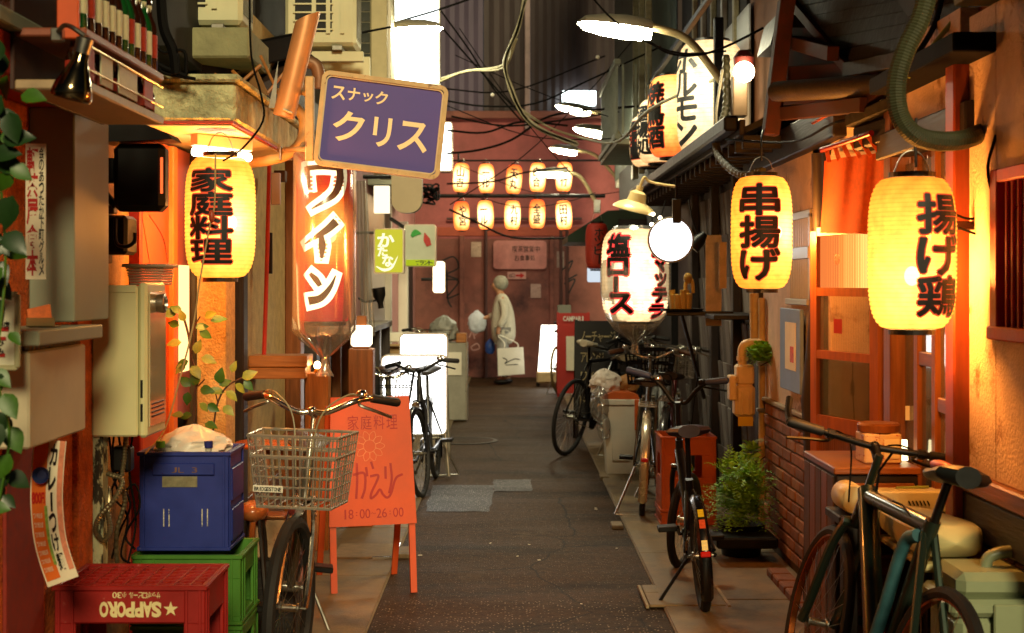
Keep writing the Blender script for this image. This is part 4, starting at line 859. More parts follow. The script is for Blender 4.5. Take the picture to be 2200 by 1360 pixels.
for i in range(-5, 9):
    u = rx0 + (rx1 - rx0) * i / 9; a_ = Vector((u, ry0 + .015, z - .008)); b_ = Vector((u + .3, ry1 - .015, z - .008))
    if b_.x > rx1 - .02: b_ = a_.lerp(b_, (rx1 - .02 - a_.x) / .3)
    if a_.x < rx0 + .02: a_ = a_.lerp(b_, (rx0 + .02 - a_.x) / max(.01, b_.x - a_.x))
    if b_.x > a_.x + .02: gr.bar(a_, b_, .005, .016, 0)
gr.build('bottom_grid', CRR, t); bx(t, 'inner_floor', mat('crate_red_dark', '#6a0f0a', .5), (rx0 + .014, ry0 + .014, z - .04), (rx1 - .014, ry1 - .014, z - .03), .001)
fn = lambda u, v, e=0.: Vector((rx1 - .075 - u, ry0 - .009, .572 - v))
CREAM = mat('cream_print', '#d8c890', .6, var=.1)
bx(body, 'front_field', CRR, (rx0 + .06, ry0 - .006, .46), (rx1 - .06, ry0 - .0005, .556), .002)
text_mesh(row('SAPPORO', .058, .05, .245, .092, .1), fn, .05).build('lettering', CREAM, body); text_mesh(row('サッポロビール', .058, .018, .155, .036, .1) + row('小30', .162, .018, .206, .036, .1), fn, .01).build('lettering', CREAM, body)
star = []
for i in range(10): a_ = R(-90 + i * 36); rr_ = .024 if i % 2 == 0 else .0095; star.append((.027 + rr_ * math.cos(a_), .07 + rr_ * math.sin(a_)))
MB().add([fn(u, v) for u, v in star] + [fn(.027, .07)], [(i, (i + 1) % 10, 10) for i in range(10)]).build('star_print', CREAM, body)
t, b_ = crate('bottle_crate', 'green plastic crate at the bottom of the crate stack', CRG, -1.38, -.985, 5.2, 5.55, .02, .245, hole=(.2, .8, .35, .75), ribs=(.05, .95))
t, b_ = crate('bottle_crate', 'green plastic crate right beneath the blue folding crate', CRG, -1.38, -.985, 5.2, 5.55, .25, .505, hole=(.22, .78, .12, .66), ribs=(.08, .2, .8, .92))
bx0, bx1, by0, by1 = -1.37, -1.04, 5.26, 5.54
t, b_ = crate('folding_crate', 'dark blue folding crate holding bottles and a white bag', CRB, bx0, bx1, by0, by1, .51, .875, hole=None, ribs=(.05, .95), holes_side=False)
bx(b_, 'handle_panel', CRB, (bx0 + .05, by0 - .012, .79), (bx1 - .05, by0 - .0005, .835), .004); bx(b_, 'label_plate', mat('plate_dull', '#8a8468', .35, .3, var=.3, scale=40), (bx0 + .085, by0 - .003, .745), (bx1 - .115, by0 - .0008, .785), .002)
for f in (.27, .33, .7, .76): bx(b_, 'scuffed_slot', mat('scuff', '#b8b4a4', .7, var=.5, scale=90, dirt='#1a2a78', dscale=60, dthr=.5), (bx0 + .33 * f, by0 - .003, .6), (bx0 + .33 * f + .004, by0 - .0006, .665), .0)
for f in (.3, .7): bx(b_, 'side_panel', CRB, (bx1 + .001, by0 + .03, .54 + .15 * (f > .5)), (bx1 + .01, by1 - .03, .66 + .15 * (f > .5)), .004)
fn = plane_fn((bx0, by0 - .0135, .8), (1, 0, 0), (0, 0, 1)); text_mesh(row('JL 3', .12, .0, .22, .02, .2), fn, .0).build('lettering', mat('faded_mark', '#6a4a3c', .7), b_)
# bag and bottles in the crate
def bag_mesh(c, rx, ry, rz, seed, knot=True, n=52, amp=.3):
    so = seed * 7.3; r_ = random.Random(seed); ph = [(r_.uniform(0, 6.28), r_.randint(3, 9), r_.uniform(.4, 1)) for _ in range(6)]; vs = []; fs = []; m = 26
    for i in range(m + 1):
        f = i / m; th = math.pi * f
        for k in range(n):
            a_ = 2 * math.pi * k / n; wv = sum((1 - 2 * abs(math.sin((p + q * a_ + f * 4 * s_) / 2))) * s_ for p, q, s_ in ph) / 4 + r_.uniform(-.12, .12)
            q_n = Vector((math.cos(a_) * math.sin(th), math.sin(a_) * math.sin(th), -math.cos(th))); nz_ = (1 - 2.2 * abs(noise.noise(q_n * 1.6 + Vector((so, 0, 0))))) * .5 + (1 - 2.4 * abs(noise.noise(q_n * 3.4 + Vector((0, so, 0))))) * .3 + .25 * math.sin(11 * a_ + so) * max(0, f - .4); rr_ = math.sin(th) ** .7 * (1 + amp * (nz_ - .3)); z = -math.cos(th) * (1 + .5 * amp * (nz_ - .3))
            if knot and f > .72: rr_ *= 1 - (f - .72) / .28 * .55; z += (f - .72) * .9
            vs.append(Vector((c[0] + rx * rr_ * math.cos(a_), c[1] + ry * rr_ * math.sin(a_), c[2] + rz * z)))
    for i in range(m):
        for k in range(n): fs.append((i * n + k, i * n + (k + 1) % n, (i + 1) * n + (k + 1) % n, (i + 1) * n + k))
    return MB().add(vs, fs)
WBAG = mat('white_bag', '#d9cdbd', .35, var=.12, scale=14, bump=.4, bscale=30)
o = bag_mesh((-1.2, 5.4, .875), .135, .11, .07, 5).build('plastic_bag', WBAG, smooth=True); single(o, 'knotted white plastic bag in the blue crate', 'bag')
PETM = glass('pet_plastic', (.93, .95, .9), .12, .08, .16)
for (x, y, s_, cc, lb) in ((345, 950, .9, '#5fae1c', 'green'), (448, 948, 1., '#1a1f66', 'blue')):
    q = P(x, y, 5.31); q.z = .53; t = thing('plastic_bottle', 'empty clear plastic bottle with %s cap in the blue crate' % lb, 'bottle'); hh = .36
    MB().lathe([(.03, 0), (.034, .01), (.034, hh - .09), (.028, hh - .06), (.013, hh - .02), (.013, hh)], 16, Matrix.Translation(q)).build('body', PETM, t, smooth=True); MB().lathe([(.0165, hh - .004), (.0165, hh + .02), (.001, hh + .021)], 14, Matrix.Translation(q)).build('cap', mat('cap_' + lb, cc, .4, var=.1), t)
# sapling in a pot behind the crates
t = thing('potted_sapling', 'leggy young tree with yellow-green leaves behind the blue crate', 'plant'); d = 5.95
base = Vector(P(440, 0, d)); base.z = 0
MB().lathe([(.09, 0), (.12, .24), (.125, .25), (.11, .25), (.1, .22), (1e-4, .22)], 18, Matrix.Translation((base.x, d, 0))).build('pot', mat('clay_pot', '#8a4a2a', .8, var=.2), t, smooth=True)
st1 = [(base.x - .02, d, .2), P(418, 1000, d), P(417, 915, d), P(418, 850, d), P(426, 810, d), P(412, 770, d), P(405, 720, d), P(392, 672, d)]; st2 = [(base.x + .02, d, .2), P(452, 1000, d), P(458, 925, d), P(468, 865, d), P(488, 830, d), P(520, 812, d)]
MB().tube(curve(st1), .005, 6).build('stem', TWIG, t, smooth=True); MB().tube(curve(st2), .004, 6).build('stem', TWIG, t, smooth=True)
[MB().tube(q_t, .003, 5).build('twig', TWIG, t) for q_t in ([P(412, 770, d), P(418, 700, d), P(430, 680, d)], [P(426, 830, d), P(440, 815, d)], [P(468, 865, d), P(462, 840, d)])]
ly = leaf_mesh(.062, .04); ly.materials.append(LEAFY); lg = leaf_mesh(.066, .044); lg.materials.append(LEAFM)
for (x, y, ax_, ay) in ((390, 672, -.9, .6), (378, 676, -.8, .2), (396, 690, -.3, .9), (428, 712, .8, -.4), (420, 705, .9, .2), (440, 680, .8, .3), (432, 768, .95, -.25), (420, 760, .3, .9), (405, 775, -.6, -.3), (398, 782, -.6, -.6), (412, 786, .5, -.6), (390, 735, -.9, -.1), (410, 830, -.6, .5), (414, 828, .4, .8), (404, 842, -.1, -1), (430, 836, .9, -.1), (456, 838, .7, -.1), (448, 842, .9, .2), (428, 866, .7, -.6), (446, 868, .8, -.5), (470, 824, .2, .9), (470, 828, .9, .4), (486, 840, .8, -.6), (498, 800, .3, .9), (505, 825, .7, -.6), (520, 812, .9, .4), (524, 818, .7, -.7), (480, 872, .8, -.6), (412, 892, -.9, -.1), (415, 918, .6, -.3), (395, 892, -.9, .1), (440, 910, .9, -.2), (452, 690, .8, .2), (385, 700, -.9, .3)):
    leaf_at(t, random.choice((ly, lg)), P(x, y, d - .01), (ax_, random.uniform(-.4, .3), ay), (random.uniform(-.3, .3), -1, random.uniform(.2, 1.2)), random.uniform(.8, 1.15))
# side table and leather seat behind the bicycle
t = thing('side_table', 'small orange-brown wooden table behind the silver bicycle', 'table'); a, b = P(520, 965, 6.3), P(612, 940, 6.3)
MB().lathe([(.15, -.02), (.155, -.01), (.15, 0), (1e-4, 0)], 28, Matrix.Translation(((a.x + b.x) / 2, 6.45, .78))).build('top', mat('varnished_orange', '#b5561c', .25, var=.2, scale=8), t, smooth=True)
for k in range(3):
    an = R(120 * k + 30); MB().tube([((a.x + b.x) / 2 + .05 * math.cos(an), 6.45 + .05 * math.sin(an), .76), ((a.x + b.x) / 2 + .14 * math.cos(an), 6.45 + .14 * math.sin(an), .018)], .013, 8).build('leg', BRW, t)
t = thing('round_stool', 'low stool with glossy tan leather seat beside the crates', 'stool'); q = P(545, 1098, 5.85)
MB().ball(q, .062, (1.0, 1.2, .72), 20, 10).build('seat', mat('tan_leather', '#b56a38', .25, var=.2, scale=10, coat=.4), t, smooth=True)
for sx, sy in ((-1, -1), (1, -1), (-1, 1), (1, 1)): MB().tube([q + Vector((.03 * sx, .03 * sy, -.03)), (q.x + .08 * sx, q.y + .08 * sy, .018)], .01, 6).build('leg', DKW, t)
t = thing('floral_tin', 'cream tin with red flower print beside the low stool', 'tin'); q = P(590, 1125, 5.95); q.z = .35
bx(t, 'body', mat('floral_print', '#c9a27a', .5, var=.2, scale=20, dirt='#8a2a22', dscale=38, dthr=.56, dsoft=.04), (q.x - .07, q.y - .06, .36), (q.x + .05, q.y + .06, .52), .006); bx(t, 'lid', BRWX, (q.x - .075, q.y - .065, .52), (q.x + .055, q.y + .065, .535), .004)
o = MB().box((q.x - .14, q.y - .1, .018), (q.x + .1, q.y + .12, .36), .006).build('wooden_box', DKWX); single(o, 'dark wooden box under the floral tin behind the bicycle', 'box')
# ---- orange board
t = thing('menu_board', 'orange A-frame board lettered 家庭料理 おかえり 18:00 to 26:00', 'sign'); d0 = 6.9; OB = mat('board_orange', '#bd4a1c', .55, var=.15, scale=5, dirt='#8a3410', dscale=16, dthr=.66, dsoft=.05)
fa, fb = G(715, 1283), G(890, 1272); ux = (fb - fa).normalized(); tilt = math.tan(R(8)); back = Vector((-ux.y, ux.x, 0)); up = (Vector((0, 0, 1)) + back * tilt).normalized()
wl = (fb - fa).length + .02; fn = plane_fn(fa - ux * .01, ux, up); top = .95
for sgn in (0, 1):
    pl = lambda u, v, e: (fn(u, v, e) if sgn == 0 else fn(u, v, e))
for nm, x_ in (('leg', .0), ('leg', wl - .03)):
    MB().sheet(fn(x_, .0, .0), fn(x_ + .03, .0, .0), fn(x_ + .03, .42, .0), fn(x_, .42, .0), .022).build(nm, OB, t)
    a_ = fn(x_ + .015, top - .04, -.03); g_ = a_ + back * .3 - Vector((0, 0, a_.z)); MB().bar(a_, g_, .03, .02, .002, up=back).build('rear_leg', OB, t)
pn = MB().sheet(fn(-.005, .33, .0235), fn(wl + .005, .33, .0235), fn(wl - .015, top, .0235), fn(.015, top, .0235), .012).build('panel', OB, t)
RP = mat('sign_red', '#94140a', .55, var=.1); e = .037
text_mesh(row('家庭料理', .09, .79, .345, .86, .15), lambda u, v: fn(u, v, e), .0).build('lettering', RP, pn)
text_mesh(row('18:00〜26:00', .06, .365, .36, .41, .1), lambda u, v: fn(u, v, e), .0).build('lettering', RP, pn)
ok = MB(); k = .0  # おかえり, hand-drawn strokes
ss = [[(.02, .58), (.085, .58)], [(.055, .63), (.055, .5), (.03, .455), (.012, .47), (.03, .51), (.07, .52), (.09, .495), (.075, .455)], [(.09, .61), (.1, .58)], [(.115, .575), (.17, .58), (.172, .51), (.155, .46)], [(.135, .63), (.135, .55), (.128, .46)], [(.18, .61), (.185, .565)], [(.205, .635), (.215, .6)], [(.198, .565), (.24, .565), (.205, .49), (.2, .46), (.225, .475), (.245, .5), (.26, .475), (.28, .46), (.3, .48), (.325, .55), (.36, .57)], [(.275, .61), (.275, .55)], [(.3, .625), (.305, .55), (.29, .48)]]
for q in ss: ok.add(*ribbon(q, .0115, lambda u, v, e_=0: fn(u, v, e), 0))
ok.build('lettering', RP, pn)
fl = MB()
for k in range(10):
    a_ = 2 * math.pi * k / 10; c_ = (.2, .71)
    pt = lambda r_, da: (c_[0] + r_ * math.cos(a_ + da), c_[1] + r_ * math.sin(a_ + da))
    fl.add(*ribbon([pt(.03, -.25), pt(.055, -.28), pt(.075, 0), pt(.055, .28), pt(.03, .25)], .0018, lambda u, v, e_=0: fn(u, v, e)))
fl.add(*ribbon([(.2 + .03 * math.cos(a), .71 + .03 * math.sin(a)) for a in [2 * math.pi * i / 16 for i in range(17)]], .0018, lambda u, v, e_=0: fn(u, v, e)))
fl.build('flower_drawing', mat('drawing_pale', '#e09060', .6), pn)
# ---- purple sign
def pmat3(x0, y0, x1, y1, d): a, b = P(x0, y1, d), P(x1, y0, d); return a, b
t = thing('hanging_sign', 'purple hanging sign with cream katakana in a rusty cream frame', 'sign'); d = 5.9; s_ = d / F
cpt = P(819, 269, d); an = R(-6.8); ux = Vector((math.cos(an), .12, math.sin(an))).normalized(); uy = Vector((-math.sin(an) * .9, 0, math.cos(an))); fn = plane_fn(cpt, ux, uy)
hw_, hh_ = 272 * s_ / 2, 203 * s_ / 2; M = axes(cpt, ux, uy)
FRM = mat('rusty_cream', '#b59a6c', .5, .2, var=.25, scale=14, dirt='#5c3a1c', dscale=16, dthr=.58, dsoft=.08)
def frame_ring(x, y, r_, w_, z0, z1, M, name, m, parent):
    a_ = rrect(-x, -y, x, y, r_); b_ = rrect(-x + w_, -y + w_, x - w_, y - w_, max(.004, r_ - w_)); n = len(a_); vs = [M @ Vector((p[0], p[1], z)) for z in (z0, z1) for p in a_] + [M @ Vector((p[0], p[1], z)) for z in (z0, z1) for p in b_]; fs = []
    for i in range(n):
        j = (i + 1) % n; fs += [(i, j, n + j, n + i), (2 * n + j, 2 * n + i, 3 * n + i, 3 * n + j), (n + i, n + j, 3 * n + j, 3 * n + i), (j, i, 2 * n + i, 2 * n + j)]
    return MB().add(vs, fs).build(name, m, parent)
fr = frame_ring(hw_, hh_, .035, .018, -.05, .012, M, 'frame', FRM, t); frame_ring(hw_ - .018, hh_ - .018, .026, .006, -.03, .006, M, 'inner_trim', mat('trim_cream', '#c9b48c', .4, var=.2), fr)
fc = MB().prism(rrect(-hw_ + .012, -hh_ + .012, hw_ - .012, hh_ - .012, .025), .04, M @ Matrix.Translation((0, 0, -.042))).build('face', mat('sign_purple', '#4f4698', .5, var=.07, scale=2.5, spec=.3), t)
CR2 = mat('sign_cream', '#f0dcae', .5, var=.05)
def sp(x, y):  # photo pixel to sign plane
    dx, dy = (x - 819) * s_, (269 - y) * s_; det = ux.x * uy.z - uy.x * ux.z; return ((dx * uy.z - dy * uy.x) / det, (ux.x * dy - ux.z * dx) / det)
def sbox(cx, cy, w_, h_): u, v = sp(cx, cy); return (u - w_ * s_ / 2, v - h_ * s_ / 2, u + w_ * s_ / 2, v + h_ * s_ / 2)
ch = [('ス', sbox(729, 201, 27, 27)), ('ナ', sbox(761, 204, 25, 26)), ('ッ', sbox(791, 210, 20, 18)), ('ク', sbox(820, 211, 25, 27)), ('ク', sbox(750, 273, 62, 62)), ('リ', sbox(821, 284, 36, 60)), ('ス', sbox(887, 293, 60, 60))]
text_mesh(ch, lambda u, v: fn(u, v, .0), .022).build('lettering', CR2, fc)
bx(t, 'bracket', FRM, P(655, 345, d + .03), P(676, 165, d + .06), .004); tb(t, 'bracket_arm', FRM, [P(665, 200, d + .05), P(600, 195, 6.6)], .012); tb(t, 'bracket_arm', FRM, [P(665, 320, d + .05), P(600, 322, 6.6)], .012)
# ---- red wine lantern in a plastic cover
d = 6.25; c, w_, h_ = lpos(638, 322, 757, 690, d)
t, sh, fn = lantern('paper_lantern', 'tall red paper lantern lettered ワイン inside a clear plastic cover', c, w_, h_, lmat('paper_glow_wine', h_, 56, [(0., (3.6, 1.9, .5)), (.2, (3., .8, .08)), (.4, (2.4, .3, .03)), (.55, (1.2, .02, .012)), (1., (.6, .005, .012))], (.06, -.15, h_ * .52), .38, .75, thin=.2), (), 44, 0, .8, pw=6., watt=120, wcol=(1., .36, .09), bulb=(.03, -.02, h_ * .5))
k_ = d / F
def q_(x, y): return ((x - 698) * k_, (690 - y) * k_)
wine = [([(668, 362), (670, 385), (674, 408)], [13, 13, 8]), ([(666, 366), (700, 364), (738, 364)], [10, 10, 14]), ([(737, 364), (737, 392), (722, 424), (680, 452)], [15, 16, 12, 2]), ([(729, 478), (705, 500), (664, 526)], [17, 13, 2]), ([(699, 508), (701, 530), (700, 556)], [9, 14, 5]), ([(676, 588), (688, 600), (697, 614)], [7, 12, 9]), ([(672, 646), (697, 640), (716, 618), (728, 592)], [17, 14, 9, 2])]
GLOWL = em('letter_glow', (1., .85, .5), 2.8); ed = MB(); ik = MB()
for pts, ws in wine:
    uv = [q_(*p) for p in pts]; a_ = Vector(uv[0] + (0,)) - Vector(uv[1] + (0,)); b_ = Vector(uv[-1] + (0,)) - Vector(uv[-2] + (0,)); ext = 11 * k_
    uo = [(uv[0][0] + a_.normalized().x * ext, uv[0][1] + a_.normalized().y * ext)] + uv[1:-1] + [(uv[-1][0] + b_.normalized().x * ext, uv[-1][1] + b_.normalized().y * ext)]
    ed.add(*ribbon(uo, [(x + 23) * k_ for x in ws], fn, .0042 + .00005 * len(ed.v) / 14)); ik.add(*ribbon(uv, [max(2.5, x) * k_ * 1.05 for x in ws], fn, .0075))
ed.build('lettering_edge', GLOWL, sh); ik.build('lettering', mat('brown_ink', '#2a0d05', .6), sh)
cv = MB(); prof = [(.10, h_ + .03), (.137, h_ - .02), (.139, h_ * .5), (.14, .02), (.135, -.04), (.105, -.08), (.05, -.13), (.018, -.16), (.014, -.19), (.04, -.24)]; vs = []; n = 40
for i, (r_, z) in enumerate(prof):
    for k in range(n): a_ = 2 * math.pi * k / n; rr_ = r_ * (1 + (.012 if i < 4 else .07) * math.sin(7 * a_ + i) + (.008 if i < 4 else .05) * math.sin(13 * a_ + 2 * i)); vs.append((rr_ * math.cos(a_), rr_ * math.sin(a_), z))
MB().add(vs, [(i * n + k, i * n + (k + 1) % n, (i + 1) * n + (k + 1) % n, (i + 1) * n + k) for i in range(len(prof) - 1) for k in range(n)]).build('plastic_cover', BAG, t, smooth=True)
# ---- beige wine bar
W3 = -1.43
t = thing('wine_bar', 'beige plaster bar front with brown wood posts behind the wine lantern', 'building')
bx(t, 'wall', PLAS, (W3 - .25, 7.45, 0), (W3, 9.6, 3.0), .003)
bx(t, 'corner_post', DKW, (W3 - .05, 7.38, 0), (W3 + .05, 7.5, 2.6), .006); bx(t, 'wood_post', BRW, (W3, 9.05, 0), (W3 + .1, 9.2, 2.6), .006); bx(t, 'wood_post', DKW, (W3, 9.5, 0), (W3 + .14, 9.66, 2.7), .006)
bx(t, 'fascia', DKWY, (W3 - .1, 7.3, 2.42), (W3 + .25, 10.0, 2.6), .006); bx(t, 'skirting', BRWY, (W3, 7.5, 0), (W3 + .03, 9.0, .35), .003)
tb(t, 'red_pipe', REDW, [P(579, 345, 7.9), P(572, 620, 7.9), P(566, 800, 7.9)], .012); bx(t, 'vent_box', mat('vent_brown', '#4a2f1a', .6), P(588, 390, 8.05), P(617, 368, 8.12), .004)
sh_ = bx(t, 'shopfront', DKW, (W3 - .1, 9.66, 0), (W3 - .02, 13.0, 3.0), .003)
for y in (10.2, 10.9, 11.6, 12.3): bx(t, 'mullion', BRW, (W3 - .02, y, 0), (W3 + .05, y + .08, 2.4), .004)
for y in (10.32, 11.02, 11.72): bx(t, 'lit_window', em('warm_window', (1., .55, .2), .7), (W3 - .018, y, 1.2), (W3 - .008, y + .5, 2.2), .001)
o = MB().box(P(582, 440, 7.86), P(604, 372, 7.89) , .004).build('paper_roll', mat('paper_lilac', '#b6a4a8', .8, var=.1)); single(o, 'pad of pale paper hung on the plaster wall', 'paper')
o = MB().box(P(575, 588, 7.93), P(586, 500, 7.95), .002).build('black_cloth', mat('cloth_black', '#1d1a18', .9)); single(o, 'small black cloth flag by the red pipe', 'flag')
# posts, shelf and candle bulb
PB = G(680, 1190)
o = MB().box((PB.x - .065, PB.y, 0.012), (PB.x + .065, PB.y + .13, 1.0), .006).build('timber_post', OAKZ); single(o, 'square timber post carrying the bare bulb', 'post')
o = MB().box((PB.x + .09, PB.y + .75, .012), (PB.x + .24, PB.y + .9, 1.1), .006).build('timber_post', BRW); single(o, 'darker timber post under the white square lamp', 'post')
t = thing('wall_shelf', 'stout wooden box shelf jutting from the plaster wall', 'shelf'); a, b = P(560, 814, 7.8), P(661, 764, 7.8)
bx(t, 'board', OAKX, (W3, 7.78, b.z - .062), (b.x, 8.02, b.z), .004); bx(t, 'board', OAKX, (W3, 7.79, a.z), (b.x - .012, 8.02, b.z - .065), .004)
t = thing('bare_bulb', 'small glowing bare bulb on top of the timber post', 'lamp'); q = P(682, 790, PB.y + .06); q.z = 1.04
MB().ball(q, .018, (1, 1, 1.25), 14, 10).build('bulb', em('bulb_warm', (1., .62, .25), 60.), t, smooth=True); MB().lathe([(.02, -.04), (.02, -.03), (.012, -.015)], 12, Matrix.Translation(q)).build('socket', mat('brass2', '#b07a2a', .3, .9), t)
t = thing('square_lamp', 'small glowing white square lamp on the dark timber post', 'lamp'); q = Vector((PB.x + .165, PB.y + .82, 1.1)); bx(t, 'shade', em('lamp_white_warm', (1., .8, .5), 5.), (q.x - .06, q.y - .06, 1.115), (q.x + .06, q.y + .06, 1.24), .012); bx(t, 'base', BRWX, (q.x - .05, q.y - .05, 1.1), (q.x + .05, q.y + .05, 1.114), .003); bx(t, 'cap', BRWX, (q.x - .03, q.y - .03, 1.241), (q.x + .03, q.y + .03, 1.3), .003)
tb(None, 'x', CABL, [(0, 0, -3), (0, 0, -3.01)], .001) if False else None
t = thing('counter', 'grey weathered plank counter on dark posts along the bar', 'counter'); bx(t, 'top', GRWY, (-1.4, 10.4, 1.12), (-1.04, 12.6, 1.17), .006)
for y in (10.55, 11.5, 12.4): bx(t, 'leg', DKW, (-1.12, y, .012), (-1.05, y + .08, 1.12), .004)
t = thing('clip_spotlight', 'small black spotlight clipped to the bar corner post', 'lamp'); q = P(815, 636, 10.2)
MB().lathe([(.05, .06), (.045, .0), (.02, -.05), (.02, -.09), (1e-4, -.09)], 18, Matrix.Translation(q) @ Matrix.Rotation(R(-8), 4, 'Y')).build('shade', BLK, t, smooth=True); tb(t, 'arm', BLKM, [q + Vector((-.01, 0, -.03)), P(785, 648, 10.2), P(770, 640, 10.2)], .008)
# plastic sheet hanging at the corner
a = P(765, 385, 9.9); sh = MB(); n = 16; vs = []
for i in range(n + 1):
    f = i / n; x_ = 765 + f * 22; 
    for j, y_ in enumerate((388, 470, 560, 650, 722)): vs.append(P(x_ + j * (3 + 2 * f), y_, 9.9 + .03 * math.sin(f * 20 + j)))
o = MB().add(vs, [(i * 5 + j, i * 5 + j + 1, (i + 1) * 5 + j + 1, (i + 1) * 5 + j) for i in range(n) for j in range(4)]).build('plastic_curtain', glass('grimy_plastic', (.8, .78, .7), .2, .2, .25), smooth=True); single(o, 'crumpled clear plastic curtain at the corner of the bar', 'curtain')
# ---- glowing box signs
WSIG = em('sign_white', (1., .98, .92), 5.5)
def light_box(label, x0, y0, x1, y1, d, th=.12, r_=.05, legs=True, m=WSIG, group=None, feet=True):
    t = thing('box_sign', label, 'sign', group); a, b = P(x0, y1, d), P(x1, y0, d); c_ = (a + b) / 2; M = axes(Vector((c_.x, d, c_.z)), (1, 0, 0), (0, 0, 1)); hw, hh = (b.x - a.x) / 2, (b.z - a.z) / 2
    MB().prism(rrect(-hw, -hh, hw, hh, r_), th, M @ Matrix.Translation((0, 0, -th))).build('case', ALU, t); MB().prism(rrect(-hw + .012, -hh + .012, hw - .012, hh - .012, r_ * .8), .006, M).build('lit_face', m, t)
    if legs:
        for x in (a.x + .03, b.x - .02): MB().bar((x, d + .04, a.z + .02), (x + (.03 if x > c_.x else -.03), d + .02, .012), .025, .025).build('leg', ALU, t)
    return t
light_box('large glowing white box sign standing behind the orange board', 818, 762, 961, 935, 10.9)
light_box('smaller glowing white box sign peeking above the large one', 858, 716, 962, 790, 12.3)
# ---- far left buildings
t = thing('far_left_house', 'narrow house with pink plaster and white column at the alley end', 'building')
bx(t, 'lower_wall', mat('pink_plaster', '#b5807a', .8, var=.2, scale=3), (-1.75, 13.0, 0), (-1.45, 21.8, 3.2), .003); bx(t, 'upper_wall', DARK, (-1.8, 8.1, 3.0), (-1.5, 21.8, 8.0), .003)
bx(t, 'dark_door', DKW, (-1.45, 18.9, 0), (-1.4, 20.6, 2.2), .004); bx(t, 'white_column', WHT, (-1.45, 18.5, 0), (-1.33, 18.7, 2.3), .006); bx(t, 'white_column', WHT, (-1.45, 16.3, 0), (-1.36, 16.45, 2.6), .006)
bx(t, 'shop_awning', GREYP, (-1.45, 14.5, 2.5), (-1.1, 18, 2.58), .006); bx(t, 'shutter', ALU, (-1.45, 14.2, 0), (-1.42, 16.2, 2.4), .003)
# tiled wall and pale column above
t = thing('tiled_house', 'upper house wall of dark square tiles with a pale corner column', 'building')
a, b = P(768, 0, 11.6), P(796, 0, 11.6); tm = mat('dark_tile', '#2b2f26', .25, var=.25, scale=6); bx(t, 'wall', mat('tile_grout', '#77735c', .8), (a.x - .5, 11.6, 2.6), (b.x, 12.6, 6.5), .002)
tw = .085; me = MB().box((-tw / 2 + .004, -.006, -tw / 2 + .004), (tw / 2 - .004, 0, tw / 2 - .004), .002).build('tile', tm, t); m0 = me.data; me.location = (b.x - tw / 2, 11.6, 2.65); 
for i in range(5):
    for j in range(20):
        if i or j: link_mesh('tile', m0, t, (b.x - tw / 2 - i * tw, 11.6, 2.65 + j * tw))
bx(t, 'column', mat('column_pale', '#b3a880', .7, var=.15), (b.x + .002, 11.58, 2.4), (P(832, 0, 11.6).x, 12.4, 6.5), .01); MB().tube([P(836, -40, 11.7), P(836, 175, 11.7)], .014, 8).build('downpipe', WHT, t)
light_box('tall blinding white sign panel projecting over the alley', 834, -70, 945, 182, 14.6, th=.16, r_=.01, legs=False, m=em('sign_cool', (.92, 1., .95), 5.)); light_box('small white lit sign hanging beyond the purple sign', 944, 262, 971, 368, 16.5, th=.3, r_=.02, legs=False, m=WSIG)
t = light_box('yellow-green lit sign with white brush lettering and a swoosh', 803, 490, 868, 588, 12.6, th=.14, r_=.02, legs=False, m=em('sign_lime', (.62, .58, .04), .95)); fa = t.children[1]
dd = 12.6 - .009; fn = plane_fn((0, dd, 0), (1, 0, 0), (0, 0, 1)); W9 = em('sign_lime_text', (1., .95, .6), 1.3)
text_mesh([('か', pbox(812, 502, 846, 530, dd)), ('た', pbox(812, 530, 832, 550, dd)), ('な', pbox(822, 548, 844, 572, dd))], fn, .03).build('lettering', W9, fa)
k3 = lambda x, y: (P(x, y, dd).x, P(x, y, dd).z)
MB().add(*ribbon([k3(808, 572), k3(825, 580), k3(842, 574), k3(855, 550)], [.006, .025, .02, .003], lambda u, v, e=0: fn(u, v, 0))).build('swoosh', W9, fa)
tb(t, 'bracket', ALU, [P(804, 500, 12.7), P(760, 500, 12.9)], .014)
t = light_box('grey sign with green and red fruit picture and lime band', 868, 482, 937, 573, 14.6, th=.12, r_=.03, legs=False, m=mat('sign_grey', '#a8b09a', .4, var=.1)); fa = t.children[1]; dd = 14.59
MB().prism([k3(872, 558), k3(933, 558), k3(933, 571), k3(872, 571)][::-1], .003, Matrix(((1, 0, 0, 0), (0, 0, 1, dd - .004), (0, 1, 0, 0), (0, 0, 0, 1)))).build('lime_band', em('lime_band', (.5, .6, .02), .8), fa)
fn = plane_fn((0, dd - .006, 0), (1, 0, 0), (0, 0, 1)); dd = dd - .006; text_mesh(row('ズラント', *pbox(892, 560, 930, 569, dd)), fn, .03).build('lettering', INK, fa)
MB().add(*ribbon([k3(884, 508), k3(893, 500), k3(905, 502)], [.03, .07, .01], lambda u, v, e=0: fn(u, v, 0))).build('leaf_print', mat('print_leaf', '#1c8a2c', .6), fa); MB().add(*ribbon([k3(912, 500), k3(917, 515), k3(922, 528)], [.01, .07, .05], lambda u, v, e=0: fn(u, v, 0))).build('fruit_print', mat('print_fruit', '#a52018', .6), fa)
tb(t, 'bracket', BLKM, [P(870, 490, 14.7), P(840, 470, 15)], .02)
t = thing('rounded_sign', 'blank beige sign with rounded lower corner seen edge-on', 'sign'); d = 10.3
M = axes(P(872, 420, d), (1, 0, 0), (0, 0, 1)); MB().prism(rrect(-.105, -.125, .115, .3, .09), .14, M @ Matrix.Translation((0, 0, -.14))).build('case', mat('sign_beige', '#8f8468', .5, var=.1), t); bx(t, 'lit_side', em('side_glow', (1., .85, .55), 1.6), P(803, 458, d + .05), P(838, 400, d + .1), .004); tb(t, 'bracket', BLKM, [P(840, 380, d + .1), P(780, 380, d + .1)], .015)
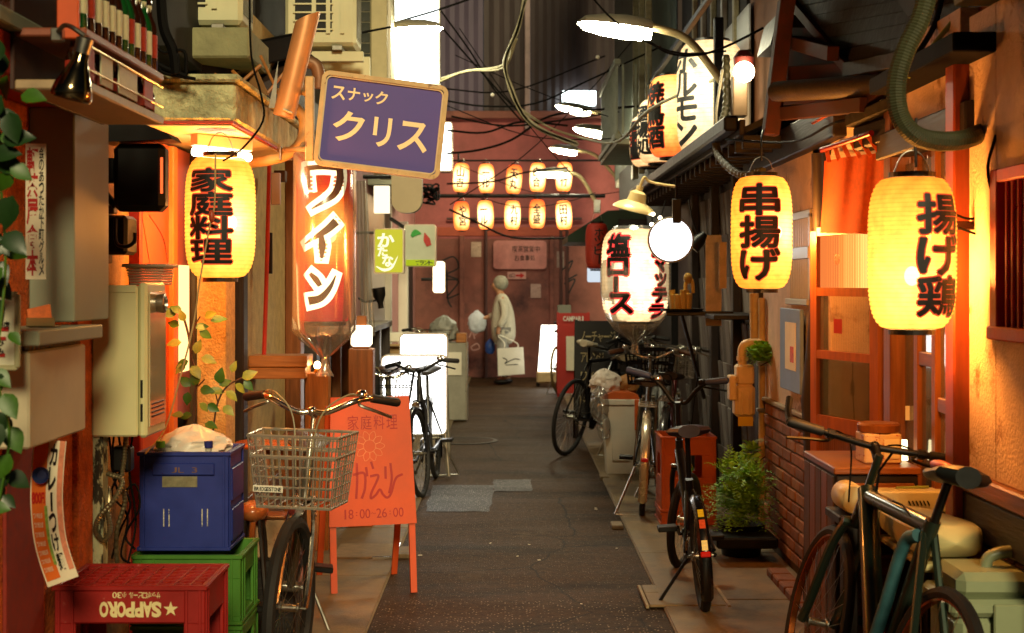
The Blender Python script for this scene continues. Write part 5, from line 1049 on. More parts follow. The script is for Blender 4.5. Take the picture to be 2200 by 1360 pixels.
t = thing('cylinder_lamp', 'glowing cream box lantern on the far left wall', 'lamp'); bx(t, 'shade', em('cream_lamp', (1., .82, .5), 3.2), P(930, 629, 17.2), P(956, 562, 17.35), .02); tb(t, 'bracket', BLKM, [P(930, 600, 17.3), P(905, 600, 17.3)], .02)
t = thing('cardboard_box', 'open cardboard box on the pavement by the bar counter', 'box'); q = G(825, 880); CB = mat('cardboard', '#b09060', .8, var=.15)
bx(t, 'body', CB, (-1.25, 14.6, .012), (-.95, 14.95, .85), .004); bx(t, 'flap', CB, (-1.26, 14.5, .86), (-.96, 14.6, .875), .001)
o = MB().box((-1.28, 14.9, .88), (-1.0, 15.1, .98), .01).build('styrofoam_box', WHT); single(o, 'white foam box on top of the cardboard box', 'box')
t = thing('black_shelf_rack', 'dark slatted rack standing behind the bronze bicycle', 'rack'); 
for z in (.1, .35, .6, .85): bx(t, 'shelf', BLKM, (-1.3, 11.6, z), (-.98, 11.9, z + .02), .002)
for x in (-1.29, -1.01): bx(t, 'upright', BLKM, (x, 11.58, .012), (x + .02, 11.6, .9), .002)
o = bag_mesh((-.72, 15.6, .98), .15, .15, .13, 11).build('grey_bag', mat('bag_grey', '#8f9088', .5, var=.3, scale=8), smooth=True); single(o, 'bulging grey bag on the pale box behind the white signs', 'bag')
t = thing('storage_box', 'pale upright storage box with steel edges behind the white signs', 'box'); bx(t, 'body', mat('pale_box', '#8f8d80', .6, var=.25, scale=5), (-.88, 15.4, .012), (-.46, 15.8, .85), .01)
for x_ in (-.885, -.475): bx(t, 'edge_rail', STEEL, (x_, 15.39, .012), (x_ + .02, 15.41, .86), .003)
bx(t, 'drawer', WHT, (-.83, 15.385, .5), (-.52, 15.399, .75), .004)
o = MB().box((-.58, 15.42, .852), (-.47, 15.7, .95), .006).build('crate_box', OAKX); single(o, 'small wooden box beside the bulging grey bag', 'box')
# ---- air conditioners
def ac_unit(label, x0, z0, y0, wd=.78, hh=.55, dp=.3, bracket=True):
    t = thing('air_conditioner', label, 'air conditioner', 'outdoor air conditioner units'); E_ = mat('ac_enamel', '#c9c8a2', .4, var=.08, scale=4, dirt='#8f8a66', dscale=6, dthr=.64)
    cs = bx(t, 'casing', E_, (x0, y0, z0), (x0 + wd, y0 + dp, z0 + hh), .02)
    bx(cs, 'grille_recess', BLK, (x0 + .06, y0 - .004, z0 + .08), (x0 + wd * .66, y0 - .001, z0 + hh - .06), .001)
    for i in range(9): zz = z0 + .09 + i * (hh - .16) / 8; bx(cs, 'grille_bar', E_, (x0 + .05, y0 - .012, zz), (x0 + wd * .68, y0 - .004, zz + .01), .001)
    for i in range(3): xx = x0 + .06 + i * (wd * .6) / 3; bx(cs, 'grille_post', E_, (xx + .1, y0 - .013, z0 + .07), (xx + .125, y0 - .0125, z0 + hh - .05), .0)
    for i in range(12): yy = y0 + .03 + i * .02; bx(cs, 'side_fin', mat('fin_dark', '#5c5a44', .5), (x0 + wd + .0005, yy, z0 + .05), (x0 + wd + .004, yy + .007, z0 + hh - .05), .0)
    bx(t, 'foot', STEEL, (x0 + .08, y0 - .02, z0 - .03), (x0 + .14, y0 + dp + .02, z0), .003); bx(t, 'foot', STEEL, (x0 + wd - .14, y0 - .02, z0 - .03), (x0 + wd - .08, y0 + dp + .02, z0), .003)
    if bracket:
        bx(t, 'bracket', E_, (x0 - .3, y0 + .02, z0 - .09), (x0 + wd + .04, y0 + .07, z0 - .03), .003); bx(t, 'bracket', E_, (x0 - .3, y0 + dp - .08, z0 - .17), (x0 + wd + .06, y0 + dp - .02, z0 - .03), .003); tb(t, 'strut', STEEL, [(x0 + wd, y0 + dp - .05, z0 - .1), (x0 + wd * .2, y0 + dp, z0 - .7)], .014)
    return t
a = P(352, 52, 6.62); ac_unit('cream air conditioner unit above the mossy awning', P(520, 44, 6.62).x - .5, 2.705, 6.62, .5, .5, .3, bracket=False)
a = P(690, 98, 8.4); ac_unit('pale air conditioner unit on brackets beside the dark tiled wall', P(765, 98, 8.4).x - .42, a.z, 8.4, .42, .56, .3)
# slatted shutter left of the second unit
t = thing('slatted_shutter', 'pale vertical slatted shutter on the upper floor', 'shutter'); 
for i in range(8): bx(t, 'slat', mat('shutter_pale', '#a8a283', .5, var=.1), P(633 + i * 6, 110, 8.9 + i * .02), P(637 + i * 6, -30, 8.92 + i * .02), .002)
bx(t, 'backing', DARK, P(628, 112, 9.1), P(684, -32, 9.12), .002)
# copper duct, cream pipe and clutter on top of the awning
COPP = mat('copper_sheet', '#d09a68', .42, .5, var=.15, scale=5, coat=.2)
t = thing('copper_duct', 'slanted copper exhaust duct rising beside the purple sign', 'duct'); a, b = P(610, 250, 6.05), P(657, 55, 6.05); dv = (b - a).normalized()
MB().tube([a, b], .047, 24).build('pipe', COPP, t, smooth=True)
mo = MB().tube([b, b + dv * .001], .047, 24); top = MB(); n = 24; side = dv.cross(Vector((0, 1, 0))).normalized(); fw_ = side.cross(dv); vs = []
for k in range(n): an = 2 * math.pi * k / n; o_ = side * math.cos(an) * .0472 + fw_ * math.sin(an) * .0472; vs += [b + o_ - dv * .01, b + o_ + dv * (.035 - .035 * math.cos(an))]
MB().add(vs, [(2 * k, 2 * ((k + 1) % n), 2 * ((k + 1) % n) + 1, 2 * k + 1) for k in range(n)]).build('slanted_tip', COPP, t, smooth=True); tb(t, 'strap', STEEL, [P(608, 235, 6.0), P(628, 243, 6.0)], .006)
t = thing('cream_pipe', 'cream plastic pipe curving under the awning end', 'pipe'); tb(t, 'pipe', PVC, [P(630, 225, 6.5), P(652, 255, 6.5), P(648, 300, 6.5), P(618, 332, 6.5), P(575, 345, 6.5), P(535, 350, 6.6)], .024, 12); bx(t, 'strap', STEEL, P(600, 345, 6.46), P(607, 315, 6.5), .002)
t = thing('elbow_vent', 'dull brown elbow vent pipe behind the copper duct', 'duct'); tb(t, 'pipe', mat('dull_brown', '#7a5a40', .5, .3, var=.3), [P(655, 130, 6.6), P(678, 140, 6.6), P(685, 165, 6.6), P(684, 190, 6.6)], .03, 14); tb(t, 'pipe', mat('dull_brown', '#7a5a40'), [P(645, 195, 6.7), P(668, 180, 6.7)], .035, 14)
t = thing('wood_sticks', 'bundle of loose wooden sticks and a broom on the awning', 'sticks')
for (x0, y0, x1, y1, r_) in ((488, 178, 462, 160, .008), (528, 180, 500, 153, .009), (515, 180, 560, 140, .008), (470, 182, 452, 165, .006), (600, 205, 560, 120, .007), (575, 200, 640, 120, .007)): tb(t, 'stick', OAKZ, [P(x0, y0, 6.3), P(x1, y1, 6.35)], r_, 7)
for i in range(14): tb(t, 'bristle', mat('bristle', '#8a6238', .8), [P(545 + i * .5, 150, 6.35), P(525 + i * 4, 205, 6.35)], .003, 4)
t = thing('dark_gutter', 'dark sheet-metal gutter hood above the awning', 'gutter'); MB().bar(P(395, 150, 6.75), P(640, 95, 7.3), .2, .12, .01).build('trough', BLKM, t); MB().bar(P(470, 235, 6.9), P(640, 150, 7.4), .3, .16, .02).build('hood', mat('hood_brown', '#2a1a10', .6, .2), t)
t = thing('metal_spike', 'tapered grey metal fin standing on the awning edge', 'fin'); MB().add([P(577, 232, 6.2), P(592, 232, 6.2), P(598, 130, 6.2), P(577, 232, 6.23), P(592, 232, 6.23), P(598, 130, 6.23)], [(0, 1, 2), (5, 4, 3), (0, 3, 4, 1), (1, 4, 5, 2), (2, 5, 3, 0)]).build('fin', STEEL, t)
# thick black cables left top
t = thing('cable_bundle', 'thick black cables looping beside the bottle rack', 'cables')
for pts, r_ in (([(345, -20), (352, 60), (372, 110), (378, 160)], .02), ([(300, -20), (310, 60), (330, 130), (400, 165)], .012), ([(318, 40), (345, 110), (395, 110), (400, 160)], .007), ([(305, 80), (340, 150), (420, 170)], .007), ([(325, -20), (318, 80), (345, 150)], .01)): tb(t, 'cable', CABL, [P(x, y, 5.5) for x, y in pts], r_, 8)
t = thing('hanging_cable', 'thin black cable hanging from above past the awning', 'cable'); tb(t, 'cable', CABL, [P(536, -20, 5.3), P(540, 120, 5.3), P(560, 200, 5.3), P(565, 260, 5.3), P(520, 320, 5.35), P(480, 345, 5.5)], .004, 6)
t = thing('power_cord', 'twisted pale cord hanging in front of the yellow lantern', 'cord'); tb(t, 'cord', mat('cord_pale', '#b59a6a', .6), [P(463, 330, 5.55), P(461, 440, 5.55), P(450, 490, 5.55), P(430, 600, 5.55), P(415, 700, 5.55), P(390, 800, 5.5), P(355, 920, 5.4), P(312, 975, 5.24)], .0035, 5); q = P(455, 465, 5.55); MB().ball(q, .012, (1, 1, 2.2)).build('inline_switch', mat('switch_brown', '#9c3a1c', .5), t, smooth=True)
# ================================================================ RIGHT SIDE
WX = 1.47
t = thing('fried_food_shop', 'old stucco eatery with wooden doorway on the right side', 'building')
bx(t, 'wall', PLAS2, (WX, 3.78, .95), (WX + .25, 3.82, 2.35), .003); bx(t, 'wall', PLAS2, (WX, 4.3, .9), (WX + .2, 4.55, 2.35), .003); bx(t, 'wall', PLAS2, (WX, 3.82, .9), (WX + .25, 4.3, 1.37), .003); bx(t, 'wall', PLAS2, (WX, 3.82, 1.83), (WX + .25, 4.3, 2.35), .003)
bx(t, 'end_wall', PLAS2, (WX + .26, 3.8, 0), (5., 4.15, 2.35), .003)
bx(t, 'sill_beam', BRWY, (WX - .03, 3.8, .84), (WX + .05, 4.6, .9), .006); bx(t, 'base_beam', DKWY, (WX - .02, 3.8, .7), (WX + .05, 4.6, .836), .006)
bm_ = MB().box((-.0, -.1, -.03), (.05, .1, .03), .004).build('brick', mat('brick_brown', '#8a5230', .8, var=.35, scale=14, bump=.4, bscale=60), t); me_b = bm_.data; bm_.location = (WX - .008, 4.45, .66)
for j in range(9):
    for i in range(3):
        if i or j: link_mesh('brick', me_b, t, (WX - .008 + random.uniform(-.003, .003), 4.45 - i * .212 + (.1 if j % 2 else 0), .66 - j * .07))
bx(t, 'brick_mortar', mat('mortar', '#4c4030', .9, var=.3), (WX + .005, 3.8, 0), (WX + .2, 4.6, .7), .001)
# red barred window
w_ = bx(t, 'window_frame', REDW, (WX - .02, 4.24, 1.36), (WX + .03, 4.3, 1.84), .004); bx(w_, 'window_head', REDW, (WX - .02, 3.8, 1.8), (WX + .03, 4.24, 1.84), .004); bx(w_, 'window_sill', REDW, (WX - .03, 3.8, 1.33), (WX + .03, 4.3, 1.37), .004); bx(w_, 'window_back', mat('window_dark_red', '#3a0c08', .4), (WX + .06, 3.8, 1.37), (WX + .08, 4.24, 1.8), .002)
for i in range(8): tb(w_, 'bar', REDW, [(WX, 4.2 - i * .05, 1.37), (WX, 4.2 - i * .05, 1.8)], .007, 8)
# doorway
bx(t, 'door_post', mat('post_red_wood', '#8a3a1a', .45, var=.3, scale=30, stretch=(1, 1, .1)), (WX - .05, 4.55, 0), (WX + .06, 4.64, 2.3), .006); bx(t, 'door_post', BRW, (WX - .02, 5.42, 0), (WX + .06, 5.52, 2.2), .006)
bx(t, 'lintel', DKWY, (WX - .03, 4.5, 1.98), (WX + .06, 5.6, 2.08), .006); bx(t, 'transom_wall', PLAS2, (WX, 4.64, 2.085), (WX + .1, 6.9, 2.4), .002)
for y in (4.72, 4.98, 5.2): bx(t, 'door_stile', BRW, (WX + .02, y, .02), (WX + .06, y + .05, 1.97), .004)
for y, z in ((4.77, .35), (4.77, 1.05), (5.03, .35), (5.03, 1.2), (5.25, .5)): bx(t, 'door_rail', BRWY, (WX + .025, y, z), (WX + .055, y + .2, z + .05), .003)
for y in (4.77, 5.03, 5.25): bx(t, 'door_pane', GLSD, (WX + .037, y, .05), (WX + .042, y + .2, 1.95), .0)
bx(t, 'room_back', INT, (WX + .75, 4.3, 0), (WX + .8, 6.6, 2.4), .002); bx(t, 'room_side', INT, (WX + .2, 4.2, 0), (WX + .75, 4.26, 2.4), .002); bx(t, 'room_end', INT, (WX + .1, 6.55, 0), (WX + .75, 6.6, 2.4), .002); bx(t, 'room_ceiling', INT, (WX + .06, 4.2, 2.35), (WX + .8, 6.6, 2.4), .002)
bx(t, 'added_room_lamp', em('added_room_lamp', (1., .66, .34), 60.), (WX + .5, 5.1, 1.95), (WX + .62, 5.3, 2.05), .02)  # unseen lamp added to warm the room behind the doorway
o = MB().box((WX + .5, 4.9, .02), (WX + .74, 5.6, .8), .01).build('indoor_cabinet', DKW); single(o, 'dark cabinet standing inside the doorway', 'cabinet')
bx(t, 'notice', PAPER, P(1945, 903, 5.36), P(1954, 872, 5.361), .0)
# splayed lattice door
A0 = Vector((1.325, 6.12, 0)); B0 = Vector((1.485, 5.62, 0)); ux = (B0 - A0).normalized(); ln = (B0 - A0).length; fn = plane_fn(A0, ux, (0, 0, 1)); z0, z1 = .86, 1.7
ld = thing('lattice_door', 'wooden sliding door with ribbed glass panes and small stickers', 'door')
def slab(parent, name, m, u0, u1, v0, v1, e0, e1):
    vs = [fn(u, v, e) for e in (e0, e1) for u, v in ((u0, v0), (u1, v0), (u1, v1), (u0, v1))]; return MB().add(vs, [(3, 2, 1, 0), (4, 5, 6, 7), (0, 1, 5, 4), (1, 2, 6, 5), (2, 3, 7, 6), (3, 0, 4, 7)]).build(name, m, parent)
OR2 = mat('door_orange_wood', '#9c5420', .4, var=.35, scale=36, stretch=(1, 1, .1))
slab(ld, 'stile', OR2, 0, .05, .02, 1.72, 0, .035); slab(ld, 'stile', OR2, ln - .06, ln, .02, 1.72, 0, .035)
zz = [.88, 1.18, 1.445, 1.7]
for z in zz: slab(ld, 'rail', OR2, .05, ln - .06, z, z + (.035 if z > .9 else .06), .002, .034)
slab(ld, 'lower_panel', BRW, .05, ln - .06, .02, .88, .008, .02)
def ribbed(parent, name, m, v0, v1, n=44):
    vs = []; 
    for i in range(n + 1):
        u = .05 + (ln - .11) * i / n; e = .016 + (.004 if i % 2 else 0); vs += [fn(u, v0, e), fn(u, v1, e)]
    return MB().add(vs, [(2 * i, 2 * i + 2, 2 * i + 3, 2 * i + 1) for i in range(n)]).build(name, m, parent, smooth=False)
RIBG = glass('ribbed_glass', (.95, .85, .65), .1, .25, .35)
rp = ribbed(ld, 'ribbed_pane', em('pane_glow_0', (1., .24, .05), .9), 1.48, 1.7); [rp.data.materials.append(em('pane_glow_%d' % k, (1., .22 + .045 * k, .03 + .015 * k), .9 + .2 * k)) for k in range(1, 9)]  # backlight from the room, stepped across the ribs, put into the pane's own emission
for i_, p_ in enumerate(rp.data.polygons): p_.material_index = max(0, min(8, int(8 * i_ / 44 + random.uniform(-.6, .6)) - (2 if i_ % 2 else 0))); ribbed(ld, 'ribbed_pane', RIBG, 1.215, 1.445); slab(ld, 'clear_pane', GLSD, .05, ln - .06, .94, 1.18, .015, .019)
# plaster behind the clear lower pane
slab(ld, 'plaster_behind', PLAS2, .16, ln - .07, .9, 1.2, -.16, -.15)
MB().lathe([(.02, 0), (.0225, .0015), (1e-4, .002)], 24, axes(fn(.2, 1.6, .022), ux, (0, 0, 1))).build('round_sticker', RP, ld); st_ = slab(ld, 'red_sticker', RP, .17, .235, 1.29, 1.35, .021, .022)
st_.rotation_euler = (0, 0, 0)
tb(ld, 'cord', CABL, [fn(.22, 1.2, -.04), fn(.215, 1.1, -.04), fn(.22, 1.02, -.04), fn(.23, .92, -.04)], .003, 5); MB().box(fn(.205, 1.03, -.05), fn(.225, 1.09, -.03), .004).build('cord_switch', BLK, ld)
bp = thing('crooked_post', 'gnarled dark wooden post beside the lattice door', 'post'); MB().tube([P(1752, 1290, 6.25), P(1755, 1000, 6.25), P(1750, 860, 6.25), P(1758, 700, 6.25), P(1762, 500, 6.25), P(1760, 330, 6.25)], .05, 10, rs=[.055, .055, .06, .045, .035, .035]).build('trunk', DKW, bp, smooth=True)
# noren curtain
t = thing('orange_curtain', 'gathered orange cloth curtain hanging from a rod over lattice door', 'curtain')
ra, rb = P(1766, 322, 6.0), P(1872, 286, 5.55); rd = MB().tube([ra, rb], .012, 10).build('rod', mat('rod_red', '#8a2010', .3, .5), t, smooth=True)
CLO = mat('orange_cloth', '#d65a1c', .85, var=.2, scale=40); vs = []; n, m = 44, 10
for i in range(n + 1):
    f = i / n; px = 1772 + 134 * f; dd = 5.98 - .45 * f
    for j in range(m + 1):
        g_ = j / m; y_ = (345 - 20 * f) + g_ * ((500 + 4 * f) - (345 - 20 * f)); fold = math.sin(f * 17 + 1.5 * g_) * (8 - 5 * g_) + math.sin(f * 7 + 2) * 7; pp = P(px + (g_ * g_) * (-8 + 6 * f), y_, dd); pp.y += fold * .0022; vs.append(pp)
MB().add(vs, [(i * (m + 1) + j, i * (m + 1) + j + 1, (i + 1) * (m + 1) + j + 1, (i + 1) * (m + 1) + j) for i in range(n) for j in range(m)]).build('cloth', CLO, t, smooth=True)
for i in range(6):
    f = (i + .4) / 6; a_ = ra.lerp(rb, f * .95 + .03); px = 1772 + 134 * f; b_ = P(px, 350 - 20 * f, 5.98 - .45 * f); MB().bar(a_ + Vector((0, 0, .012)), b_, .018, .003, 0, up=(0, 1, 0)).build('tab', CLO, t)
# stucco post, louvre window and blue board
t = thing('stucco_house', 'pale stucco house front with brick base and barred window', 'building')
bx(t, 'wall', PLAS2, (WX, 6.5, .83), (WX + .25, 8.25, 2.3), .003); bx(t, 'corner_post', DKW, (WX - .03, 8.25, 0), (WX + .1, 8.36, 2.4), .006); bx(t, 'beam', DKWY, (WX - .06, 6.2, 2.14), (WX + .1, 8.6, 2.3), .006)
w_ = bx(t, 'window_frame', ALU, (WX - .02, 6.92, 1.62), (WX + .01, 7.42, 1.68), .003); bx(w_, 'window_sill', ALU, (WX - .03, 6.9, 1.39), (WX + .01, 7.44, 1.42), .003); bx(w_, 'window_side', ALU, (WX - .015, 6.9, 1.42), (WX + .01, 6.93, 1.84), .003); bx(w_, 'window_head', ALU, (WX - .015, 6.9, 1.82), (WX + .01, 7.44, 1.86), .003); bx(w_, 'window_back', mat('window_dim', '#5a2a22', .3, var=.3), (WX - .004, 6.93, 1.42), (WX - .001, 7.42, 1.84), .001)
for i in range(11): bx(w_, 'bar', ALU, (WX - .012, 6.95 + i * .044, 1.42), (WX - .004, 6.962 + i * .044, 1.84), .001)
hx = ['#8a5230', '#7a4626', '#96613a']; brs = [MB().box((-.0, -.098, -.026), (.08, .098, .026), .004).build('brick', mat('brick_%d' % i, c_, .8, var=.35, scale=16, bump=.5, bscale=60), t) for i, c_ in enumerate(hx)]
for i, o in enumerate(brs): o.location = (WX - .02, 6.92 + i * .208, .79)
for j in range(12):
    for i in range(6):
        if j == 0 and i < 3: continue
        link_mesh('brick', random.choice(brs).data, t, (WX - .02 + random.uniform(-.004, .004), 6.92 + i * .208 + (.1 if j % 2 else 0), .79 - j * .063))
bx(t, 'brick_core', mat('mortar2', '#5a4a36', .9, var=.3), (WX - .008, 6.82, 0), (WX + .2, 8.24, .828), .001); bx(t, 'brick_cap', CONC2, (WX - .03, 6.8, .829), (WX + .02, 8.24, .85), .004)
t = thing('blue_board', 'narrow blue painted board with a torn paper note', 'board'); a, b = PX(1680, 850, 1.44), PX(1726, 690, 1.44); z0_, z1_ = .95, 1.37
bd = MB().box((1.425, 6.98, z0_), (1.444, 7.5, z1_), .004).build('panel', mat('board_blue', '#6f86ad', .5, var=.2, scale=6), t); bx(bd, 'torn_paper', PAPER, (1.421, 7.08, 1.06), (1.4245, 7.34, 1.3), .0); bx(bd, 'paper_print', mat('print_pink', '#d0605a', .7, var=.4, scale=60), (1.4185, 7.12, 1.1), (1.4205, 7.2, 1.18), .0)
# ---- dark timber house with eave
t = thing('timber_house', 'dark timber house with slatted eave and weathered shingles', 'building'); W4 = 1.52
bx(t, 'wall', DKW, (W4 + .02, 8.36, 0), (W4 + .3, 13.0, 2.5), .003)
shm = [MB().box((-.012, -.075, -.16), (.0, .075, .16), .003).build('shingle', wood('shingle_%d' % i, c_, .8), t) for i, c_ in enumerate(('#6a5f58', '#7d756e', '#52463e'))]
for i, o in enumerate(shm): o.location = (W4 + .015, 8.45 + i * .155, .18)
for j in range(7):
    for i in range(24):
        if j == 0 and i < 3: continue
        link_mesh('shingle', random.choice(shm).data, t, (W4 + .015 + random.uniform(-.008, .004), 8.45 + i * .155 + (.07 if j % 2 else 0), .18 + j * .3), (0, R(-4), random.uniform(-.03, .03)))
for y in (9.3, 10.3, 11.4): bx(t, 'post', DKW, (W4 - .06, y, 0), (W4 + .0, y + .1, 2.35), .005)
bx(t, 'ledge', DKWY, (W4 - .3, 8.5, 1.28), (W4, 9.4, 1.31), .004)
rf = MB().sheet((1.2, 7.3, 2.3), (1.2, 13.2, 2.3), (1.75, 13.2, 2.55), (1.75, 7.3, 2.55), .03).build('roof', mat('roof_dark', '#23221c', .6, .2, var=.4, scale=12), t); bx(rf, 'fascia', DKWY, (1.18, 7.3, 2.26), (1.21, 13.2, 2.34), .004)
for i in range(24): bx(rf, 'rafter', DKWX, (1.215, 7.4 + i * .24, 2.2), (1.56, 7.45 + i * .24, 2.27), .003)
bx(t, 'gutter', BLKM, (1.1, 7.3, 2.28), (1.175, 13.2, 2.36), .012)
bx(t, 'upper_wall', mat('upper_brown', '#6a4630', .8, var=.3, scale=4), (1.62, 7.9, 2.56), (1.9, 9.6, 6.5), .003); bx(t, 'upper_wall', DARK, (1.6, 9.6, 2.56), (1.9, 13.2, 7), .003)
for i in range(5): bx(t, 'upper_pipe', ALU if i % 2 else CABG, (1.56, 9.9 + i * .55, 2.6), (1.6, 9.98 + i * .55, 6.5), .006)
# strips of posters on the timber wall
for i, (x, y0_, y1_, w2) in enumerate(((1533, 505, 700, 34), (1553, 520, 620, 16))):
    a, b = P(x - w2 / 2, y1_, 9.0 - i * .3), P(x + w2 / 2, y0_, 9.0 - i * .3); o = MB().box((a.x, a.y, a.z), (b.x, a.y + .004, b.z), .0).build('poster', mat('poster_%d' % i, '#d9b98a', .7, var=.3, scale=9, dirt='#a5442c', dscale=11, dthr=.58)); single(o, ('wide' if i == 0 else 'narrow') + ' printed paper poster hung on the timber house', 'poster')
# ---- gas meter and pipes
t = thing('gas_meter', 'cream gas meter with a yellow tag and curved pipe', 'gas meter'); d = 8.1
a, b = P(1568, 905, d), P(1622, 790, d); cx_ = (a.x + b.x) / 2
bx(t, 'body', METER, (cx_ - .05, d - .06, P(0, 895, d).z), (cx_ + .065, d + .07, P(0, 825, d).z), .02); bx(t, 'upper_body', METER, (cx_ - .04, d - .05, P(0, 826, d).z), (cx_ + .06, d + .06, P(0, 783, d).z), .012); bx(t, 'dial_box', METER, (cx_ - .085, d - .075, P(0, 858, d).z), (cx_ - .045, d + .02, P(0, 805, d).z), .006)
for dx_ in (-.02, .02): bx(t, 'rib', METER, (cx_ + dx_, d - .068, P(0, 890, d).z), (cx_ + dx_ + .012, d - .06, P(0, 840, d).z), .003)
tb(t, 'inlet', METER, [(cx_ + .0, d, P(0, 785, d).z), (cx_, d, P(0, 750, d).z), (cx_ + .03, d, P(0, 738, d).z), P(1640, 738, d + .05)], .026, 12); MB().lathe([(.034, -.012), (.034, .012)], 8, Matrix.Translation((cx_, d, P(0, 770, d).z))).build('nut', METER, t)
bx(t, 'yellow_tag', mat('tag_yellow', '#c9a41c', .6, var=.1), (cx_ - .035, d - .065, P(0, 913, d).z), (cx_ + .05, d - .062, P(0, 893, d).z), .001)
t = thing('wall_pipe', 'tall cream pipes running up the stucco house corner', 'pipe'); tb(t, 'pipe', PVC, [P(1637, 1200, 8.15), P(1637, 640, 8.15)], .02, 12); tb(t, 'pipe', PVC, [P(1622, 760, 8.25), P(1620, 630, 8.25)], .028, 12)
for y in (780, 880, 1080): bx(t, 'clip', STEEL, P(1627, y + 6, 8.12), P(1647, y - 4, 8.16), .003)
# ---- ferns
def fern(label, cx, cy, d, rx, rz, n, pot=None, seed=1):
    r_ = random.Random(seed); t = thing('fern', label, 'plant'); c_ = P(cx, cy, d); vs = []; fs = []
    for i in range(n):
        th = r_.uniform(0, 6.28); el = r_.uniform(-.5, 1.3); ln_ = r_.uniform(.4, 1.0); dv = Vector((math.cos(th) * math.cos(el) * rx, math.sin(th) * math.cos(el) * rx, math.sin(el) * rz)) * ln_; base = c_ + Vector((r_.uniform(-.4, .4) * rx, r_.uniform(-.4, .4) * rx, r_.uniform(-.7, .3) * rz)); k = 9
        side = dv.cross(Vector((0, 0, 1))).normalized(); 
        for j in range(1, k):
            f = j / k; p = base + dv * f + Vector((0, 0, -.35 * rz * f * f)); l2 = .045 * (1 - f * .75); fw_ = dv.normalized() * l2 * .5
            for s_ in (-1, 1):
                q = p + side * s_ * l2 + fw_ + Vector((0, 0, r_.uniform(-.008, .004))); m_ = len(vs); wv = dv.normalized() * l2 * .2; vs += [p - wv * .5, p.lerp(q, .55) - wv, q, p.lerp(q, .55) + wv]; fs.append((m_, m_ + 1, m_ + 2, m_ + 3))
    o = MB().add(vs, fs).build('foliage', FERN, t); o['kind'] = 'stuff'
    if pot: MB().lathe([(pot * .8, 0), (pot, pot * 1.3), (pot * 1.05, pot * 1.35), (pot * .9, pot * 1.3), (1e-4, pot * 1.2)], 20, Matrix.Translation((c_.x, d, .018))).build('pot', BLK, t, smooth=True)
    else: tb(t, 'stem', TWIG, [c_ + Vector((0, 0, -rz)), c_ + Vector((.1, .05, -rz * .4)), Vector((WX, d + .05, c_.z))], .004, 5)
    return t
fern('bushy fern growing from a black pot behind the small bicycle', 1592, 1040, 7.75, .23, .28, 300, .13, 3); fern('small green fern sprouting above the gas meter', 1634, 752, 8.0, .1, .09, 90, None, 5); fern('thin green sprig on the wall pipes above the potted fern', 1612, 965, 8.0, .09, .1, 26, None, 8)
o = MB().box(P(1540, 1180, 7.45), P(1650, 1135, 7.75), .01).build('black_tray', BLK); single(o, 'black plastic tray beside the potted fern', 'tray')
# ---- bins, crates and bags
t, b_ = crate('bottle_crate', 'orange-red plastic crate standing between the parked bicycles', CRO, .93, 1.26, 8.7, 9.05, .1, .56, hole=(.25, .75, .45, .75), ribs=(.06, .94)); crate('bottle_crate', 'orange-red plastic crate lying under the upper orange crate', CRO, .93, 1.26, 8.7, 9.05, .018, .095, ribs=(.06, .94))
q = G(1335, 1024); t = thing('waste_bin', 'tall pale waste bin with a red lid', 'bin'); BN = mat('bin_plastic', '#d2cbb8', .5, var=.1)
vs = []; 
for z, s_ in ((.012, .8), (.58, 1.)): vs += [(q.x + sx * .135 * s_, q.y + .15 + sy * .15 * s_, z) for sx, sy in ((-1, -1), (1, -1), (1, 1), (-1, 1))]
bd = MB().add(vs, [(3, 2, 1, 0), (4, 5, 6, 7), (0, 1, 5, 4), (1, 2, 6, 5), (2, 3, 7, 6), (3, 0, 4, 7)]).build('body', BN, t); bx(t, 'rim', BN, (q.x - .145, q.y - .01, .55), (q.x + .145, q.y + .31, .6), .008); MB().prism([(-.14, 0), (.14, 0), (.13, .03), (.06, .055), (-.06, .055), (-.13, .03)], .3, Matrix(((1, 0, 0, q.x), (0, 0, 1, q.y), (0, 1, 0, .6), (0, 0, 0, 1)))).build('lid', CRO, t); bx(t, 'handle', CRO, (q.x + .1, q.y - .03, .36), (q.x + .135, q.y - .012, .6), .006); bx(bd, 'front_panel', BN, (q.x - .07, q.y + .012, .12), (q.x + .07, q.y + .03, .5), .004)
for (x, y, d, a_, b2, c_, s_, lb, m_) in ((1300, 825, 11.2, .12, .1, .1, 3, 'puffy white plastic bag on the red bin lid', WBAG), (1288, 870, 11.0, .07, .07, .12, 9, 'clear plastic bag of rubbish hung beside the bin', BAG), (1297, 918, 11.0, .05, .05, .09, 13, 'small clear plastic bag hanging below the bin rim', BAG), (1345, 828, 11.3, .1, .1, .07, 17, 'brown crumpled paper parcel on the bin', mat('parcel_brown', '#9c6a30', .7, var=.3, scale=20))):
    q2 = P(x, y, d); o = bag_mesh(q2, a_, b2, c_, s_).build('plastic_bag', m_, smooth=True); single(o, lb, 'bag')
